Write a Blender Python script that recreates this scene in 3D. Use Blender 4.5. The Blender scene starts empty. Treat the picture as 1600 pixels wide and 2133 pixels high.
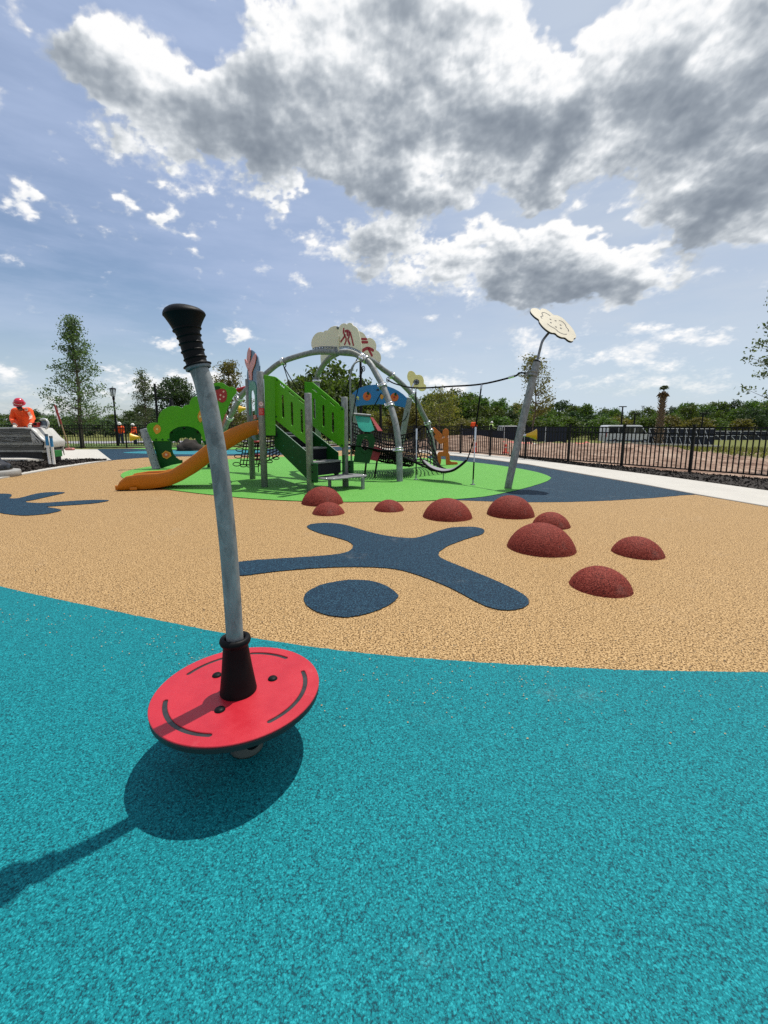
import bpy, bmesh, math, random
import numpy as np
from mathutils import Vector, Matrix, Quaternion, noise as mnoise
from mathutils.geometry import tessellate_polygon

R = math.radians
scene = bpy.context.scene
col = scene.collection

# ------------------------------------------------------------------ camera
FPX, CAM_H = 890.0, 1.25                 # focal length in pixels of a 1600 x 2133 picture, eye height
PITCH = R(8.8)                           # tilted down
CY = 1023.8                              # picture row of the optical axis
cam_data = bpy.data.cameras.new('camera')
cam_data.sensor_fit = 'HORIZONTAL'
cam_data.sensor_width = 36.0
cam_data.lens = 36.0 * FPX / 1600.0
cam_data.shift_y = -(1066.5 - CY) / 1600.0
cam_data.clip_start = 0.05
cam_data.clip_end = 6000.0
cam = bpy.data.objects.new('camera', cam_data)
col.objects.link(cam)
cam.location = (0, 0, CAM_H)
cam.rotation_euler = (R(90) - PITCH, 0, 0)
scene.camera = cam
scene.render.resolution_x, scene.render.resolution_y = 768, 1024

# ------------------------------------------------------------------ colour management
scene.view_settings.view_transform = 'Standard'
scene.view_settings.look = 'None'
scene.view_settings.exposure = 0.0
scene.view_settings.gamma = 1.0
scene.view_settings.use_curve_mapping = False
scene.cycles.max_bounces = 8
scene.cycles.diffuse_bounces = 3
scene.cycles.glossy_bounces = 3
scene.cycles.transmission_bounces = 4
scene.cycles.transparent_max_bounces = 8
scene.cycles.use_denoising = False

# ------------------------------------------------------------------ sun and sky
SUN_AZ, SUN_EL = R(37.5), R(68.8)        # azimuth from +Y towards +X
SUN_DIR = Vector((math.sin(SUN_AZ) * math.cos(SUN_EL), math.cos(SUN_AZ) * math.cos(SUN_EL), math.sin(SUN_EL)))
sun_data = bpy.data.lights.new('sun', 'SUN')
sun_data.energy = 4.8
sun_data.angle = R(0.6)
sun_data.color = (1.0, 0.95, 0.87)
sun = bpy.data.objects.new('sun', sun_data)
col.objects.link(sun)
sun.rotation_euler = SUN_DIR.to_track_quat('Z', 'Y').to_euler()
sun.location = SUN_DIR * 60


def ray(px, py):
    a, b = (px - 800.0) / FPX, (CY - py) / FPX
    return Vector((a, math.cos(PITCH) + b * math.sin(PITCH), -math.sin(PITCH) + b * math.cos(PITCH)))


def azel(px, py):
    d = ray(px, py).normalized()
    return math.atan2(d.x, d.y), math.asin(d.z)


class Nodes:
    """small helper around a node tree"""
    def __init__(self, tree):
        self.t = tree

    def new(self, kind, **kw):
        n = self.t.nodes.new(kind)
        for k, v in kw.items():
            setattr(n, k, v)
        return n

    def put(self, sock, v):
        if v is None:
            return
        if isinstance(v, bpy.types.NodeSocket):
            self.t.links.new(v, sock)
        else:
            sock.default_value = v

    def m(self, op, a, b=None, c=None, clamp=False):
        n = self.new('ShaderNodeMath', operation=op, use_clamp=clamp)
        for i, v in enumerate((a, b, c)):
            self.put(n.inputs[i], v)
        return n.outputs[0]

    def vm(self, op, a, b=None, out=0):
        n = self.new('ShaderNodeVectorMath', operation=op)
        self.put(n.inputs[0], a)
        if op == 'SCALE':
            self.put(n.inputs['Scale'], b)
        else:
            self.put(n.inputs[1], b)
        return n.outputs['Value'] if op in ('DOT_PRODUCT', 'LENGTH', 'DISTANCE') else n.outputs[0]

    def noise(self, vec, scale, detail=4, rough=0.55, out='Fac', dist=0.0, dims='3D', lac=2.0):
        n = self.new('ShaderNodeTexNoise', noise_dimensions=dims)
        self.put(n.inputs['Vector'], vec)
        n.inputs['Scale'].default_value = scale
        n.inputs['Detail'].default_value = detail
        n.inputs['Roughness'].default_value = rough
        n.inputs['Lacunarity'].default_value = lac
        n.inputs['Distortion'].default_value = dist
        return n.outputs[out]

    def ramp(self, fac, stops, interp='LINEAR'):
        n = self.new('ShaderNodeValToRGB')
        cr = n.color_ramp
        cr.interpolation = interp
        while len(cr.elements) < len(stops):
            cr.elements.new(0.5)
        for e, (p, c) in zip(cr.elements, stops):
            e.position = p
            e.color = (c[0], c[1], c[2], 1) if not isinstance(c, (int, float)) else (c, c, c, 1)
        self.put(n.inputs[0], fac)
        return n.outputs[0]

    def mix(self, fac, a, b, blend='MIX'):
        n = self.new('ShaderNodeMix', data_type='RGBA', blend_type=blend)
        self.put(n.inputs[0], fac)
        for s, v in ((n.inputs[6], a), (n.inputs[7], b)):
            if isinstance(v, tuple) and len(v) == 3:
                v = v + (1,)
            self.put(s, v)
        return n.outputs[2]

    def sstep(self, x, lo, hi, a=0.0, b=1.0):
        n = self.new('ShaderNodeMapRange', interpolation_type='SMOOTHSTEP')
        self.put(n.inputs[0], x)
        for i, v in ((1, lo), (2, hi), (3, a), (4, b)):
            n.inputs[i].default_value = v
        return n.outputs[0]


# clouds: x, y, half width, half height, turn (picture degrees, clockwise), weight
CLOUDS = [
    (262, 108, 75, 62, 0, 1.0), (205, 130, 50, 55, 20, 0.8), (345, 185, 130, 65, 25, 1.0), (470, 225, 150, 95, 15, 1.1),
    (610, 265, 170, 105, 10, 1.2), (740, 240, 160, 110, 0, 1.2), (560, 330, 130, 55, 12, 0.9),
    (600, 60, 110, 90, 30, 0.9), (740, 50, 130, 90, 0, 1.0), (880, 60, 150, 90, 0, 1.1), (1010, 70, 90, 90, 0, 0.9),
    (900, 200, 150, 95, 0, 1.2), (1030, 170, 110, 90, 0, 0.9), (1000, 305, 100, 50, 0, 0.45), (860, 300, 120, 45, 0, 0.5),
    (850, 400, 115, 75, 10, 1.15), (770, 350, 60, 50, 0, 0.35), (790, 495, 75, 42, 20, 0.9), (730, 540, 55, 28, 25, 0.55), (840, 560, 70, 34, 10, 0.6),
    (1110, 300, 130, 100, -20, 1.1), (1120, 390, 70, 55, 0, 0.8), (1240, 200, 130, 110, 0, 1.0), (1330, 90, 110, 100, -20, 1.0), (1450, 60, 150, 100, 0, 1.1),
    (1400, 200, 170, 110, 0, 1.15), (1540, 190, 150, 140, 0, 1.15), (1300, 320, 140, 70, 15, 0.75), (1500, 300, 110, 60, 0, 0.6), (1480, 430, 130, 72, -15, 1.1), (1590, 400, 120, 90, 0, 1.0),
    (1420, 480, 90, 40, 0, 0.6), (1700, 150, 200, 200, 0, 1.0),
    (1150, 560, 150, 68, 8, 1.25), (1020, 535, 95, 52, -10, 0.95), (1290, 562, 100, 42, 12, 1.0), (1105, 610, 100, 35, 0, 0.85), (1190, 500, 60, 35, 0, 0.5), (930, 540, 50, 30, 0, 0.5),
    (22, 392, 55, 40, 40, 0.9), (362, 428, 40, 33, 45, 0.85), (290, 408, 46, 16, 25, 0.6), (535, 398, 28, 20, 20, 0.75), (612, 405, 26, 12, 35, 0.6),
    (420, 508, 22, 13, 0, 0.62), (425, 552, 20, 11, 15, 0.62), (516, 700, 30, 17, 10, 0.8), (488, 652, 16, 9, 0, 0.55), (375, 352, 18, 8, 20, 0.5),
    (345, 722, 48, 13, 8, 0.7), (18, 778, 42, 28, 10, 0.75), (45, 30, 60, 24, 55, 0.6), (10, 95, 30, 16, 50, 0.5),
    (1340, 752, 80, 22, 10, 0.75), (1225, 745, 50, 16, 0, 0.5), (1400, 690, 60, 20, 20, 0.55), (1320, 690, 50, 22, 0, 0.55), (1480, 700, 60, 14, -10, 0.5), (1110, 725, 60, 28, 0, 0.6), (1260, 800, 120, 18, 0, 0.42), (1450, 800, 120, 18, 0, 0.40),
    (930, 800, 50, 22, 15, 0.8), (785, 715, 42, 34, 30, 0.75), (300, 805, 100, 26, 0, 0.75), (445, 790, 70, 30, 0, 0.8), (220, 770, 60, 16, 0, 0.5), (90, 850, 140, 34, 0, 0.5), (680, 800, 60, 18, 0, 0.45),
    (1155, 25, 50, 52, 0, -1.6), (385, 70, 55, 55, 0, -0.7), (1080, 462, 150, 26, 4, -1.0), (1290, 480, 90, 24, 20, -0.9), (920, 480, 60, 22, 0, -0.5), (690, 440, 60, 40, 0, -0.5), (1330, 640, 200, 22, 0, -0.5), (430, 130, 60, 30, 20, -0.4),
]


# thick, shaded cloud bases: the same list form
BASES = [
    (500, 325, 90, 45, 15, 1.0), (600, 330, 90, 40, 0, 0.7), (720, 225, 80, 55, 0, 0.9), (850, 240, 130, 55, 5, 1.1), (960, 235, 70, 45, 0, 0.7),
    (830, 425, 85, 40, 0, 0.9), (880, 70, 40, 50, 0, 0.5), (960, 60, 40, 50, 0, 0.4), (1110, 320, 90, 50, -30, 0.8), (1180, 270, 80, 50, 0, 0.6),
    (1390, 290, 80, 50, -30, 0.9), (1420, 200, 110, 60, 0, 0.6), (1540, 220, 90, 70, 0, 0.8), (1330, 160, 60, 60, 0, 0.4), (1480, 455, 130, 50, 0, 1.0), (1580, 430, 80, 60, 0, 0.7),
    (1130, 590, 130, 40, 0, 1.0), (1240, 585, 110, 25, 10, 0.7), (1050, 560, 60, 30, 0, 0.5), (790, 500, 50, 28, 0, 0.5), (240, 165, 60, 25, 25, 0.5), (390, 240, 110, 35, 25, 0.6),
    (1700, 150, 150, 150, 0, 0.8),
    # thin bright parts
    (620, 60, 140, 70, 0, -0.9), (1010, 110, 130, 90, 0, -0.9), (800, 110, 90, 60, 0, -0.6), (420, 180, 130, 40, 15, -0.7), (265, 90, 80, 45, 0, -0.6), (1240, 190, 70, 80, 0, -0.7), (1440, 60, 110, 50, 0, -0.7),
    (900, 345, 110, 34, 0, -0.7), (1180, 505, 170, 28, 5, -0.8), (1000, 510, 80, 30, 0, -0.6), (1500, 350, 120, 30, 0, -0.7), (1060, 400, 60, 40, 0, -0.5),
]


def gnoise(x, y, seed):
    """gradient noise on arrays, about -0.7 .. 0.7"""
    xi, yi = np.floor(x).astype(np.int64), np.floor(y).astype(np.int64)
    xf, yf = x - xi, y - yi

    def grad(ix, iy, dx, dy):
        h = (ix * 374761393 + iy * 668265263 + seed * 1274126177) & 0xffffffff
        h = ((h ^ (h >> 13)) * 1103515245) & 0xffffffff
        h = ((h ^ (h >> 16)) * 2246822519) & 0xffffffff
        a = (h >> 8) * (2 * math.pi / 16777216.0)
        return np.cos(a) * dx + np.sin(a) * dy
    u, v = xf ** 3 * (xf * (xf * 6 - 15) + 10), yf ** 3 * (yf * (yf * 6 - 15) + 10)
    a = grad(xi, yi, xf, yf) * (1 - u) + grad(xi + 1, yi, xf - 1, yf) * u
    b = grad(xi, yi + 1, xf, yf - 1) * (1 - u) + grad(xi + 1, yi + 1, xf - 1, yf - 1) * u
    return a * (1 - v) + b * v


def fbm(x, y, scale, octaves, rough, seed):
    t, amp, s = 0.0, 1.0, scale
    for o in range(octaves):
        t = t + amp * gnoise(x * s + 17.3 * o, y * s - 9.1 * o, seed + o)
        amp *= rough
        s *= 2.03
    return t


def billow(x, y, scale, octaves, rough, seed):
    """rounded cauliflower lumps: 1 - distance to the nearest scattered centre, in octaves"""
    t, amp, s = 0.0, 1.0, scale
    for o in range(octaves):
        X, Y = x * s + 5.7 * o, y * s + 3.9 * o
        xi, yi = np.floor(X).astype(np.int64), np.floor(Y).astype(np.int64)
        best = np.full(X.shape, 9.0)
        for dx in (-1, 0, 1):
            for dy in (-1, 0, 1):
                cx, cy = xi + dx, yi + dy
                h = (cx * 374761393 + cy * 668265263 + (seed + o) * 1274126177) & 0xffffffff
                h = ((h ^ (h >> 13)) * 1103515245) & 0xffffffff
                h = ((h ^ (h >> 16)) * 2246822519) & 0xffffffff
                jx, jy = (h & 0xffff) / 65536.0, (h >> 16) / 65536.0
                best = np.minimum(best, (X - cx - jx) ** 2 + (Y - cy - jy) ** 2)
        t = t + amp * (0.5 - np.sqrt(best))
        amp *= rough
        s *= 2.1
    return t


def blob_field(table, az, el):
    total = np.zeros(az.shape)
    for (x, y, rx, ry, rot, amp) in table:
        amp = amp * 0.86 if amp > 0 and table is CLOUDS else amp
        ca, sa = math.cos(R(rot)), math.sin(R(rot))
        a0, e0 = azel(x, y)
        p1, p2 = azel(x + rx * ca, y + rx * sa), azel(x - rx * ca, y - rx * sa)
        q1, q2 = azel(x - ry * sa, y + ry * ca), azel(x + ry * sa, y - ry * ca)
        J = np.linalg.inv(np.array([[p1[0] - p2[0], q1[0] - q2[0]], [p1[1] - p2[1], q1[1] - q2[1]]]) / 2 * 1.12)
        da, de = az - a0, el - e0
        r2 = (J[0, 0] * da + J[0, 1] * de) ** 2 + (J[1, 0] * da + J[1, 1] * de) ** 2
        near = r2 < 9.0
        total[near] += amp * np.exp(-r2[near])
    return total


def deck_xy(az, el):
    k = np.cos(el) / (np.maximum(np.sin(el), 0.0) + 0.36)
    return k * np.sin(az), k * np.cos(az)


def cloud_thickness(az, el):
    x, y = deck_xy(az, el)
    small = np.clip(0.25 + el / 0.55, 0.3, 1.0)
    wa = small * 0.055 * fbm(x, y, 4.5, 5, 0.62, 3)
    we = small * 0.048 * fbm(x, y, 4.5, 5, 0.62, 41)
    a2, e2 = az + wa, el + we
    total = blob_field(CLOUDS, a2, e2)
    base = blob_field(BASES, a2, e2)
    away = np.clip((0.66 - np.cos(az)) / 0.3, 0, 1)
    away = np.maximum(away, np.clip((el - 0.80) / 0.22, 0, 1))
    away = away * np.clip((np.hypot((az - SUN_AZ) * np.cos(el), el - SUN_EL) - 0.10) / 0.12, 0, 1)
    gen = np.clip((fbm(x, y, 1.7, 3, 0.5, 77) + 0.05) * 3.0, 0, 1.3)
    total = np.minimum(total + gen * away, 1.25)
    base = base + np.clip(gen - 0.5, 0, 1) * away
    b = billow(x + wa, y + we, 8.0, 4, 0.55, 9)
    f = fbm(x, y, 9.0, 6, 0.62, 21)
    d = total + small * (0.58 * b + 0.72 * f) - 0.44
    return d, base


def build_sky():
    # Nishita daylight behind the clouds
    w = bpy.data.worlds.new('World')
    scene.world = w
    w.use_nodes = True
    n = Nodes(w.node_tree)
    w.node_tree.nodes.clear()
    out, bg = n.new('ShaderNodeOutputWorld'), n.new('ShaderNodeBackground')
    sky = n.new('ShaderNodeTexSky', sky_type='NISHITA')
    sky.sun_disc = False
    sky.sun_elevation = SUN_EL
    sky.sun_rotation = SUN_AZ
    sky.air_density, sky.dust_density, sky.ozone_density = 1.0, 1.0, 1.5
    n.put(bg.inputs[0], sky.outputs[0])
    bg.inputs['Strength'].default_value = 0.11
    n.put(out.inputs[0], bg.outputs[0])

    # the cloud layer: a dome 4 km away; its vertices know how thick the cloud is there and how
    # much cloud lies between there and the sun, the material adds the fine wisps
    azs = np.concatenate([np.linspace(-180, -54, 64), np.linspace(-53.8, 53.8, 720), np.linspace(54, 180, 64)])
    els = np.concatenate([np.linspace(-1.0, 46.0, 320), np.linspace(46.5, 89.5, 60)])
    AZ, EL = np.meshgrid(np.radians(azs), np.radians(els))
    d0, base = cloud_thickness(AZ, EL)
    ta, te = SUN_AZ - AZ, SUN_EL - EL
    L = np.maximum(np.hypot(ta * np.cos(EL), te), 1e-4)
    ta, te = ta / L, te / L
    tau = 0.40 * np.maximum(d0, 0)
    for s, wgt in ((0.010, 0.55), (0.024, 0.65), (0.045, 0.7), (0.08, 0.6)):
        dk, _ = cloud_thickness(AZ + ta * s, np.minimum(EL + te * s, 1.55))
        tau = tau + wgt * np.maximum(dk, 0)
    X, Y = deck_xy(AZ, EL)
    patch = np.clip(0.85 + 1.15 * fbm(X, Y, 6.0, 5, 0.62, 131), 0.32, 1.5)     # thin and thick parts of the same cloud
    dk, _ = cloud_thickness(AZ + ta * 0.009, np.minimum(EL + te * 0.009, 1.55))
    relief = np.clip(dk - d0, -0.45, 0.45)                      # sides of the billows turned to and from the sun
    tau = tau * 0.34 * patch + 0.55 * base * np.clip(d0 * 1.6, 0, 1) * (0.6 + 0.4 * patch)
    tau = np.maximum(tau + 0.62 * relief * np.clip(d0 * 2.5, 0, 1), 0.0)
    RAD = 4000.0
    V = np.stack([RAD * np.cos(EL) * np.sin(AZ), RAD * np.cos(EL) * np.cos(AZ), RAD * np.sin(EL)], -1).reshape(-1, 3)
    ny, nx = AZ.shape
    idx = np.arange(ny * nx).reshape(ny, nx)
    Q = np.stack([idx[:-1, :-1], idx[1:, :-1], idx[1:, 1:], idx[:-1, 1:]], -1).reshape(-1, 4)
    me = bpy.data.meshes.new('sky')
    me.vertices.add(len(V))
    me.vertices.foreach_set('co', V.ravel())
    me.loops.add(Q.size)
    me.loops.foreach_set('vertex_index', Q.ravel())
    me.polygons.add(len(Q))
    me.polygons.foreach_set('loop_start', np.arange(0, Q.size, 4))
    me.update(calc_edges=True)
    for name, arr in (('thickness', d0), ('sun_depth', tau)):
        at = me.attributes.new(name, 'FLOAT', 'POINT')
        at.data.foreach_set('value', arr.astype(np.float32).ravel())
    o = bpy.data.objects.new('sky', me)
    o['kind'] = 'structure'
    col.objects.link(o)

    m = bpy.data.materials.new('cloud layer')
    m.use_nodes = True
    m.node_tree.nodes.clear()
    n = Nodes(m.node_tree)
    pos = n.vm('NORMALIZE', n.new('ShaderNodeNewGeometry').outputs['Position'])
    sp = n.new('ShaderNodeSeparateXYZ')
    n.put(sp.inputs[0], pos)
    z = sp.outputs[2]
    inv = n.m('DIVIDE', 1.0, n.m('ADD', n.m('MAXIMUM', z, 0.0), 0.36))
    deck = n.vm('SCALE', pos, inv)
    th = n.new('ShaderNodeAttribute', attribute_name='thickness').outputs['Fac']
    sd = n.new('ShaderNodeAttribute', attribute_name='sun_depth').outputs['Fac']
    fine = n.m('SUBTRACT', n.noise(deck, 62.0, 5, 0.62), 0.5)
    thick = n.m('MULTIPLY_ADD', fine, 0.52, th)
    sund = n.m('MULTIPLY_ADD', fine, 0.36, sd)
    lit = n.m('EXPONENT', n.m('MULTIPLY', n.m('MAXIMUM', sund, 0.0), -1.0))
    mask = n.sstep(thick, -0.20, 0.32)
    cloud = n.ramp(lit, [(0.0, (0.17, 0.205, 0.255)), (0.14, (0.24, 0.28, 0.335)), (0.34, (0.37, 0.415, 0.47)), (0.60, (0.64, 0.68, 0.72)), (0.82, (0.90, 0.92, 0.94)), (0.97, (1.0, 1.0, 1.0))])
    # high thin cirrus in streaks; a blue window low on the left
    azn = n.m('ARCTAN2', sp.outputs[0], sp.outputs[1])
    eln = n.m('ARCSINE', z)
    cb = n.new('ShaderNodeCombineXYZ')
    n.put(cb.inputs[0], azn)
    n.put(cb.inputs[1], eln)
    st = n.new('ShaderNodeMapping')
    n.put(st.inputs[0], cb.outputs[0])
    st.inputs['Rotation'].default_value = (0, 0, R(16))
    st.inputs['Scale'].default_value = (1.0, 4.6, 1)
    streak = n.noise(st.outputs[0], 2.7, 6, 0.60)
    hole = n.new('ShaderNodeMapping', vector_type='TEXTURE')
    n.put(hole.inputs[0], cb.outputs[0])
    a0, e0 = azel(200, 640)
    hole.inputs['Location'].default_value = (a0, e0, 0)
    hole.inputs['Rotation'].default_value = (0, 0, R(-12))
    hole.inputs['Scale'].default_value = (0.40, 0.15, 1)
    hv = n.m('EXPONENT', n.m('MULTIPLY', n.vm('DOT_PRODUCT', hole.outputs[0], hole.outputs[0]), -1.0))
    low = n.sstep(eln, 0.0, 0.30, 1.0, 0.0)
    veil = n.sstep(streak, 0.28, 0.72, 0.58, 0.95)
    veil = n.m('SUBTRACT', veil, n.m('MULTIPLY', hv, n.sstep(streak, 0.66, 0.36, 0.35, 0.80)), clamp=True)
    veil = n.m('MULTIPLY_ADD', n.sstep(azn, -0.35, 0.5), 0.16, veil, clamp=True)
    veil = n.m('MAXIMUM', veil, n.m('MULTIPLY', low, 0.55))
    veilcol = n.mix(low, n.mix(n.sstep(azn, -0.4, 0.5), (0.43, 0.53, 0.75), (0.55, 0.63, 0.75)), (0.60, 0.71, 0.82))
    tint = n.mix(mask, veilcol, cloud)
    cover = n.m('MAXIMUM', mask, n.m('MULTIPLY', veil, 0.92))
    # the sun stands in a clear gap
    off_sun = n.vm('DISTANCE', pos, tuple(SUN_DIR))
    cover = n.m('MULTIPLY', cover, n.sstep(off_sun, 0.035, 0.13))
    em = n.new('ShaderNodeEmission')
    n.put(em.inputs[0], tint)
    em.inputs[1].default_value = 1.0
    tr = n.new('ShaderNodeBsdfTransparent')
    mx = n.new('ShaderNodeMixShader')
    n.put(mx.inputs[0], cover)
    n.put(mx.inputs[1], tr.outputs[0])
    n.put(mx.inputs[2], em.outputs[0])
    mo = n.new('ShaderNodeOutputMaterial')
    n.put(mo.inputs[0], mx.outputs[0])
    m.cycles.emission_sampling = 'NONE'
    me.materials.append(m)


build_sky()

# ================================================================== helpers
def G(px, py, z=0.0):
    """the point at height z that is seen at a picture position (1600 x 2133)"""
    d = ray(px, py)
    t = (z - CAM_H) / d.z
    return Vector((d.x * t, d.y * t, z))


def at(px, py, Y):
    """the point Y metres ahead that is seen at a picture position"""
    d = ray(px, py)
    t = Y / d.y
    return Vector((d.x * t, Y, CAM_H + d.z * t))


def au(px, py, Y):
    return at(px, py, Y * 1.06)


class Plane:
    """an upright plane through two ground points; s runs from the first to the second, z is up"""
    def __init__(self, a, b):
        self.o = Vector((a[0], a[1], 0))
        self.u = (Vector((b[0], b[1], 0)) - self.o)
        self.len = self.u.length
        self.u.normalize()
        self.n = Vector((self.u.y, -self.u.x, 0))      # points towards the camera side when u runs to the right
        self.w = Vector((0, 0, 1))

    def sz(self, px, py):
        d = ray(px, py)
        c = Vector((0, 0, CAM_H))
        t = (self.o - c).dot(self.n) / d.dot(self.n)
        p = c + d * t - self.o
        return (p.dot(self.u), p.z)

    def all(self, pts):
        return [self.sz(*p) for p in pts]

    def pt(self, s, z, off=0.0):
        return self.o + self.u * s + self.w * z + self.n * off


class Tilted:
    """any plane given by origin, in-plane axes and normal"""
    def __init__(self, o, u, w):
        self.o, self.u, self.w = Vector(o), Vector(u).normalized(), Vector(w).normalized()
        self.n = self.u.cross(self.w).normalized()

    def pt(self, s, z, off=0.0):
        return self.o + self.u * s + self.w * z + self.n * off

    def sz(self, px, py):
        d = ray(px, py)
        c = Vector((0, 0, CAM_H))
        t = (self.o - c).dot(self.n) / d.dot(self.n)
        p = c + d * t - self.o
        return (p.dot(self.u), p.dot(self.w))

    def all(self, pts):
        return [self.sz(*p) for p in pts]


def wloc(o):
    v = Vector((0, 0, 0))
    while o is not None:
        v += o.location
        o = o.parent
    return v


def set_tag(o, label=None, cat=None, group=None, kind=None):
    if label:
        o['label'] = label
    if cat:
        o['category'] = cat
    if group:
        o['group'] = group
    if kind:
        o['kind'] = kind
    return o


def thing(name, label, cat, loc=(0, 0, 0), group=None):
    o = bpy.data.objects.new(name, None)
    o.empty_display_size = 0.2
    col.objects.link(o)
    o.location = loc
    return set_tag(o, label, cat, group)


class MB:
    """collects shapes, then links them as one mesh object"""
    def __init__(self):
        self.v, self.f, self.s = [], [], []

    def add(self, vs, fs, smooth=False):
        b = len(self.v)
        self.v += [tuple(v) for v in vs]
        self.f += [tuple(i + b for i in f) for f in fs]
        self.s += [smooth] * len(fs)
        return self

    def box(self, c, size, rot=None, bevel=0.0):
        hx, hy, hz = size[0] / 2, size[1] / 2, size[2] / 2
        M = rot if rot is not None else Matrix.Identity(3)
        c = Vector(c)
        if bevel <= 0:
            vs = [c + M @ Vector((x * hx, y * hy, z * hz)) for z in (-1, 1) for y in (-1, 1) for x in (-1, 1)]
            fs = [(0, 2, 3, 1), (4, 5, 7, 6), (0, 1, 5, 4), (2, 6, 7, 3), (0, 4, 6, 2), (1, 3, 7, 5)]
            return self.add(vs, fs)
        b = min(bevel, hx * 0.9, hy * 0.9, hz * 0.9)
        bm = bmesh.new()
        bmesh.ops.create_cube(bm, size=1.0)
        for v in bm.verts:
            v.co = Vector((v.co.x * size[0], v.co.y * size[1], v.co.z * size[2]))
        bmesh.ops.bevel(bm, geom=bm.edges[:], offset=b, segments=2, affect='EDGES', profile=0.6)
        vs = [c + M @ v.co for v in bm.verts]
        fs = [[v.index for v in f.verts] for f in bm.faces]
        bm.free()
        return self.add(vs, fs)

    def hexa(self, bottom, top):
        """a block with four bottom and four top corners (same order, counter-clockwise from above)"""
        return self.add(list(bottom) + list(top), [(3, 2, 1, 0), (4, 5, 6, 7), (0, 1, 5, 4), (1, 2, 6, 5), (2, 3, 7, 6), (3, 0, 4, 7)])

    def tube(self, pts, r, seg=10, caps=True, closed=False, flat=1.0):
        pts = [Vector(p) for p in pts]
        n = len(pts)
        rr = r if hasattr(r, '__len__') else [r] * n
        vs, fs = [], []
        prev = None
        for i in range(n):
            if closed:
                t = (pts[(i + 1) % n] - pts[i - 1])
            else:
                t = pts[min(i + 1, n - 1)] - pts[max(i - 1, 0)]
            t.normalize()
            if prev is None:
                a = Vector((0, 0, 1)) if abs(t.z) < 0.9 else Vector((1, 0, 0))
                u = t.cross(a).normalized()
            else:
                u = (prev - t * prev.dot(t))
                u = u.normalized() if u.length > 1e-6 else t.orthogonal().normalized()
            prev = u
            w = t.cross(u)
            for k in range(seg):
                an = 2 * math.pi * k / seg
                vs.append(pts[i] + (u * math.cos(an) + w * math.sin(an) * flat) * rr[i])
        m = n if closed else n - 1
        for i in range(m):
            j = (i + 1) % n
            for k in range(seg):
                l = (k + 1) % seg
                fs.append((i * seg + k, i * seg + l, j * seg + l, j * seg + k))
        self.add(vs, fs, True)
        if caps and not closed:
            self.add(vs[:seg], [tuple(reversed(range(seg)))])
            self.add(vs[-seg:], [tuple(range(seg))])
        return self

    def lathe(self, prof, origin, axis=(0, 0, 1), seg=24, smooth=True):
        """prof: (radius, distance along the axis)"""
        ax = Vector(axis).normalized()
        a = Vector((1, 0, 0)) if abs(ax.x) < 0.8 else Vector((0, 1, 0))
        u = (a - ax * a.dot(ax)).normalized()
        w = ax.cross(u)
        o = Vector(origin)
        vs, fs = [], []
        for (r, t) in prof:
            for k in range(seg):
                an = 2 * math.pi * k / seg
                vs.append(o + ax * t + (u * math.cos(an) + w * math.sin(an)) * max(r, 1e-4))
        for i in range(len(prof) - 1):
            for k in range(seg):
                l = (k + 1) % seg
                fs.append((i * seg + k, i * seg + l, (i + 1) * seg + l, (i + 1) * seg + k))
        self.add(vs, fs, smooth)
        return self

    def ball(self, c, r, seg=12, rings=8, rot=None):
        r = r if hasattr(r, '__len__') else (r, r, r)
        M = rot if rot is not None else Matrix.Identity(3)
        c = Vector(c)
        vs, fs = [], []
        for i in range(rings + 1):
            ph = math.pi * i / rings
            for k in range(seg):
                an = 2 * math.pi * k / seg
                vs.append(c + M @ Vector((r[0] * math.sin(ph) * math.cos(an), r[1] * math.sin(ph) * math.sin(an), -r[2] * math.cos(ph))))
        for i in range(rings):
            for k in range(seg):
                l = (k + 1) % seg
                fs.append((i * seg + k, i * seg + l, (i + 1) * seg + l, (i + 1) * seg + k))
        return self.add(vs, fs, True)

    def prism(self, frame, loops, t, off=0.0, chamfer=0.0):
        """a plate in a Plane/Tilted frame: loops[0] is the outline, the others are holes; t is its thickness,
        centred on offset off along the normal; chamfer takes the sharp edge off"""
        def fix(l, ccw):
            area = sum(l[i][0] * l[(i + 1) % len(l)][1] - l[(i + 1) % len(l)][0] * l[i][1] for i in range(len(l)))
            return list(l) if (area > 0) == ccw else list(reversed(l))
        loops = [fix(l, i == 0) for i, l in enumerate(loops)]

        def inset(l, d):
            r, n = [], len(l)
            for i in range(n):
                a, b, c = l[i - 1], l[i], l[(i + 1) % n]
                e1, e2 = Vector((b[0] - a[0], b[1] - a[1])), Vector((c[0] - b[0], c[1] - b[1]))
                if e1.length < 1e-7 or e2.length < 1e-7:
                    r.append(b)
                    continue
                e1.normalize()
                e2.normalize()
                n1, n2 = Vector((-e1.y, e1.x)), Vector((-e2.y, e2.x))
                m = n1 + n2
                m = n1 if m.length < 0.3 else m / max(m.length_squared / 2, 0.4)
                r.append((b[0] + m.x * d, b[1] + m.y * d))
            return r
        h = t / 2
        face = [inset(l, chamfer) for l in loops] if chamfer > 0 else loops
        flat = [p for l in face for p in l]
        tris = tessellate_polygon([[Vector((p[0], p[1], 0)) for p in l] for l in face])
        nf = frame.u.cross(frame.w)
        flip = nf.dot(frame.n) < 0

        def tri(tr):
            a, b, c = (flat[i] for i in tr)
            ar = (b[0] - a[0]) * (c[1] - a[1]) - (c[0] - a[0]) * (b[1] - a[1])
            return tuple(tr) if (ar > 0) != flip else tuple(reversed(tr))
        tris = [tri(t_) for t_ in tris]
        self.add([frame.pt(p[0], p[1], off + h) for p in flat], tris)
        self.add([frame.pt(p[0], p[1], off - h) for p in flat], [tuple(reversed(t_)) for t_ in tris])
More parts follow.
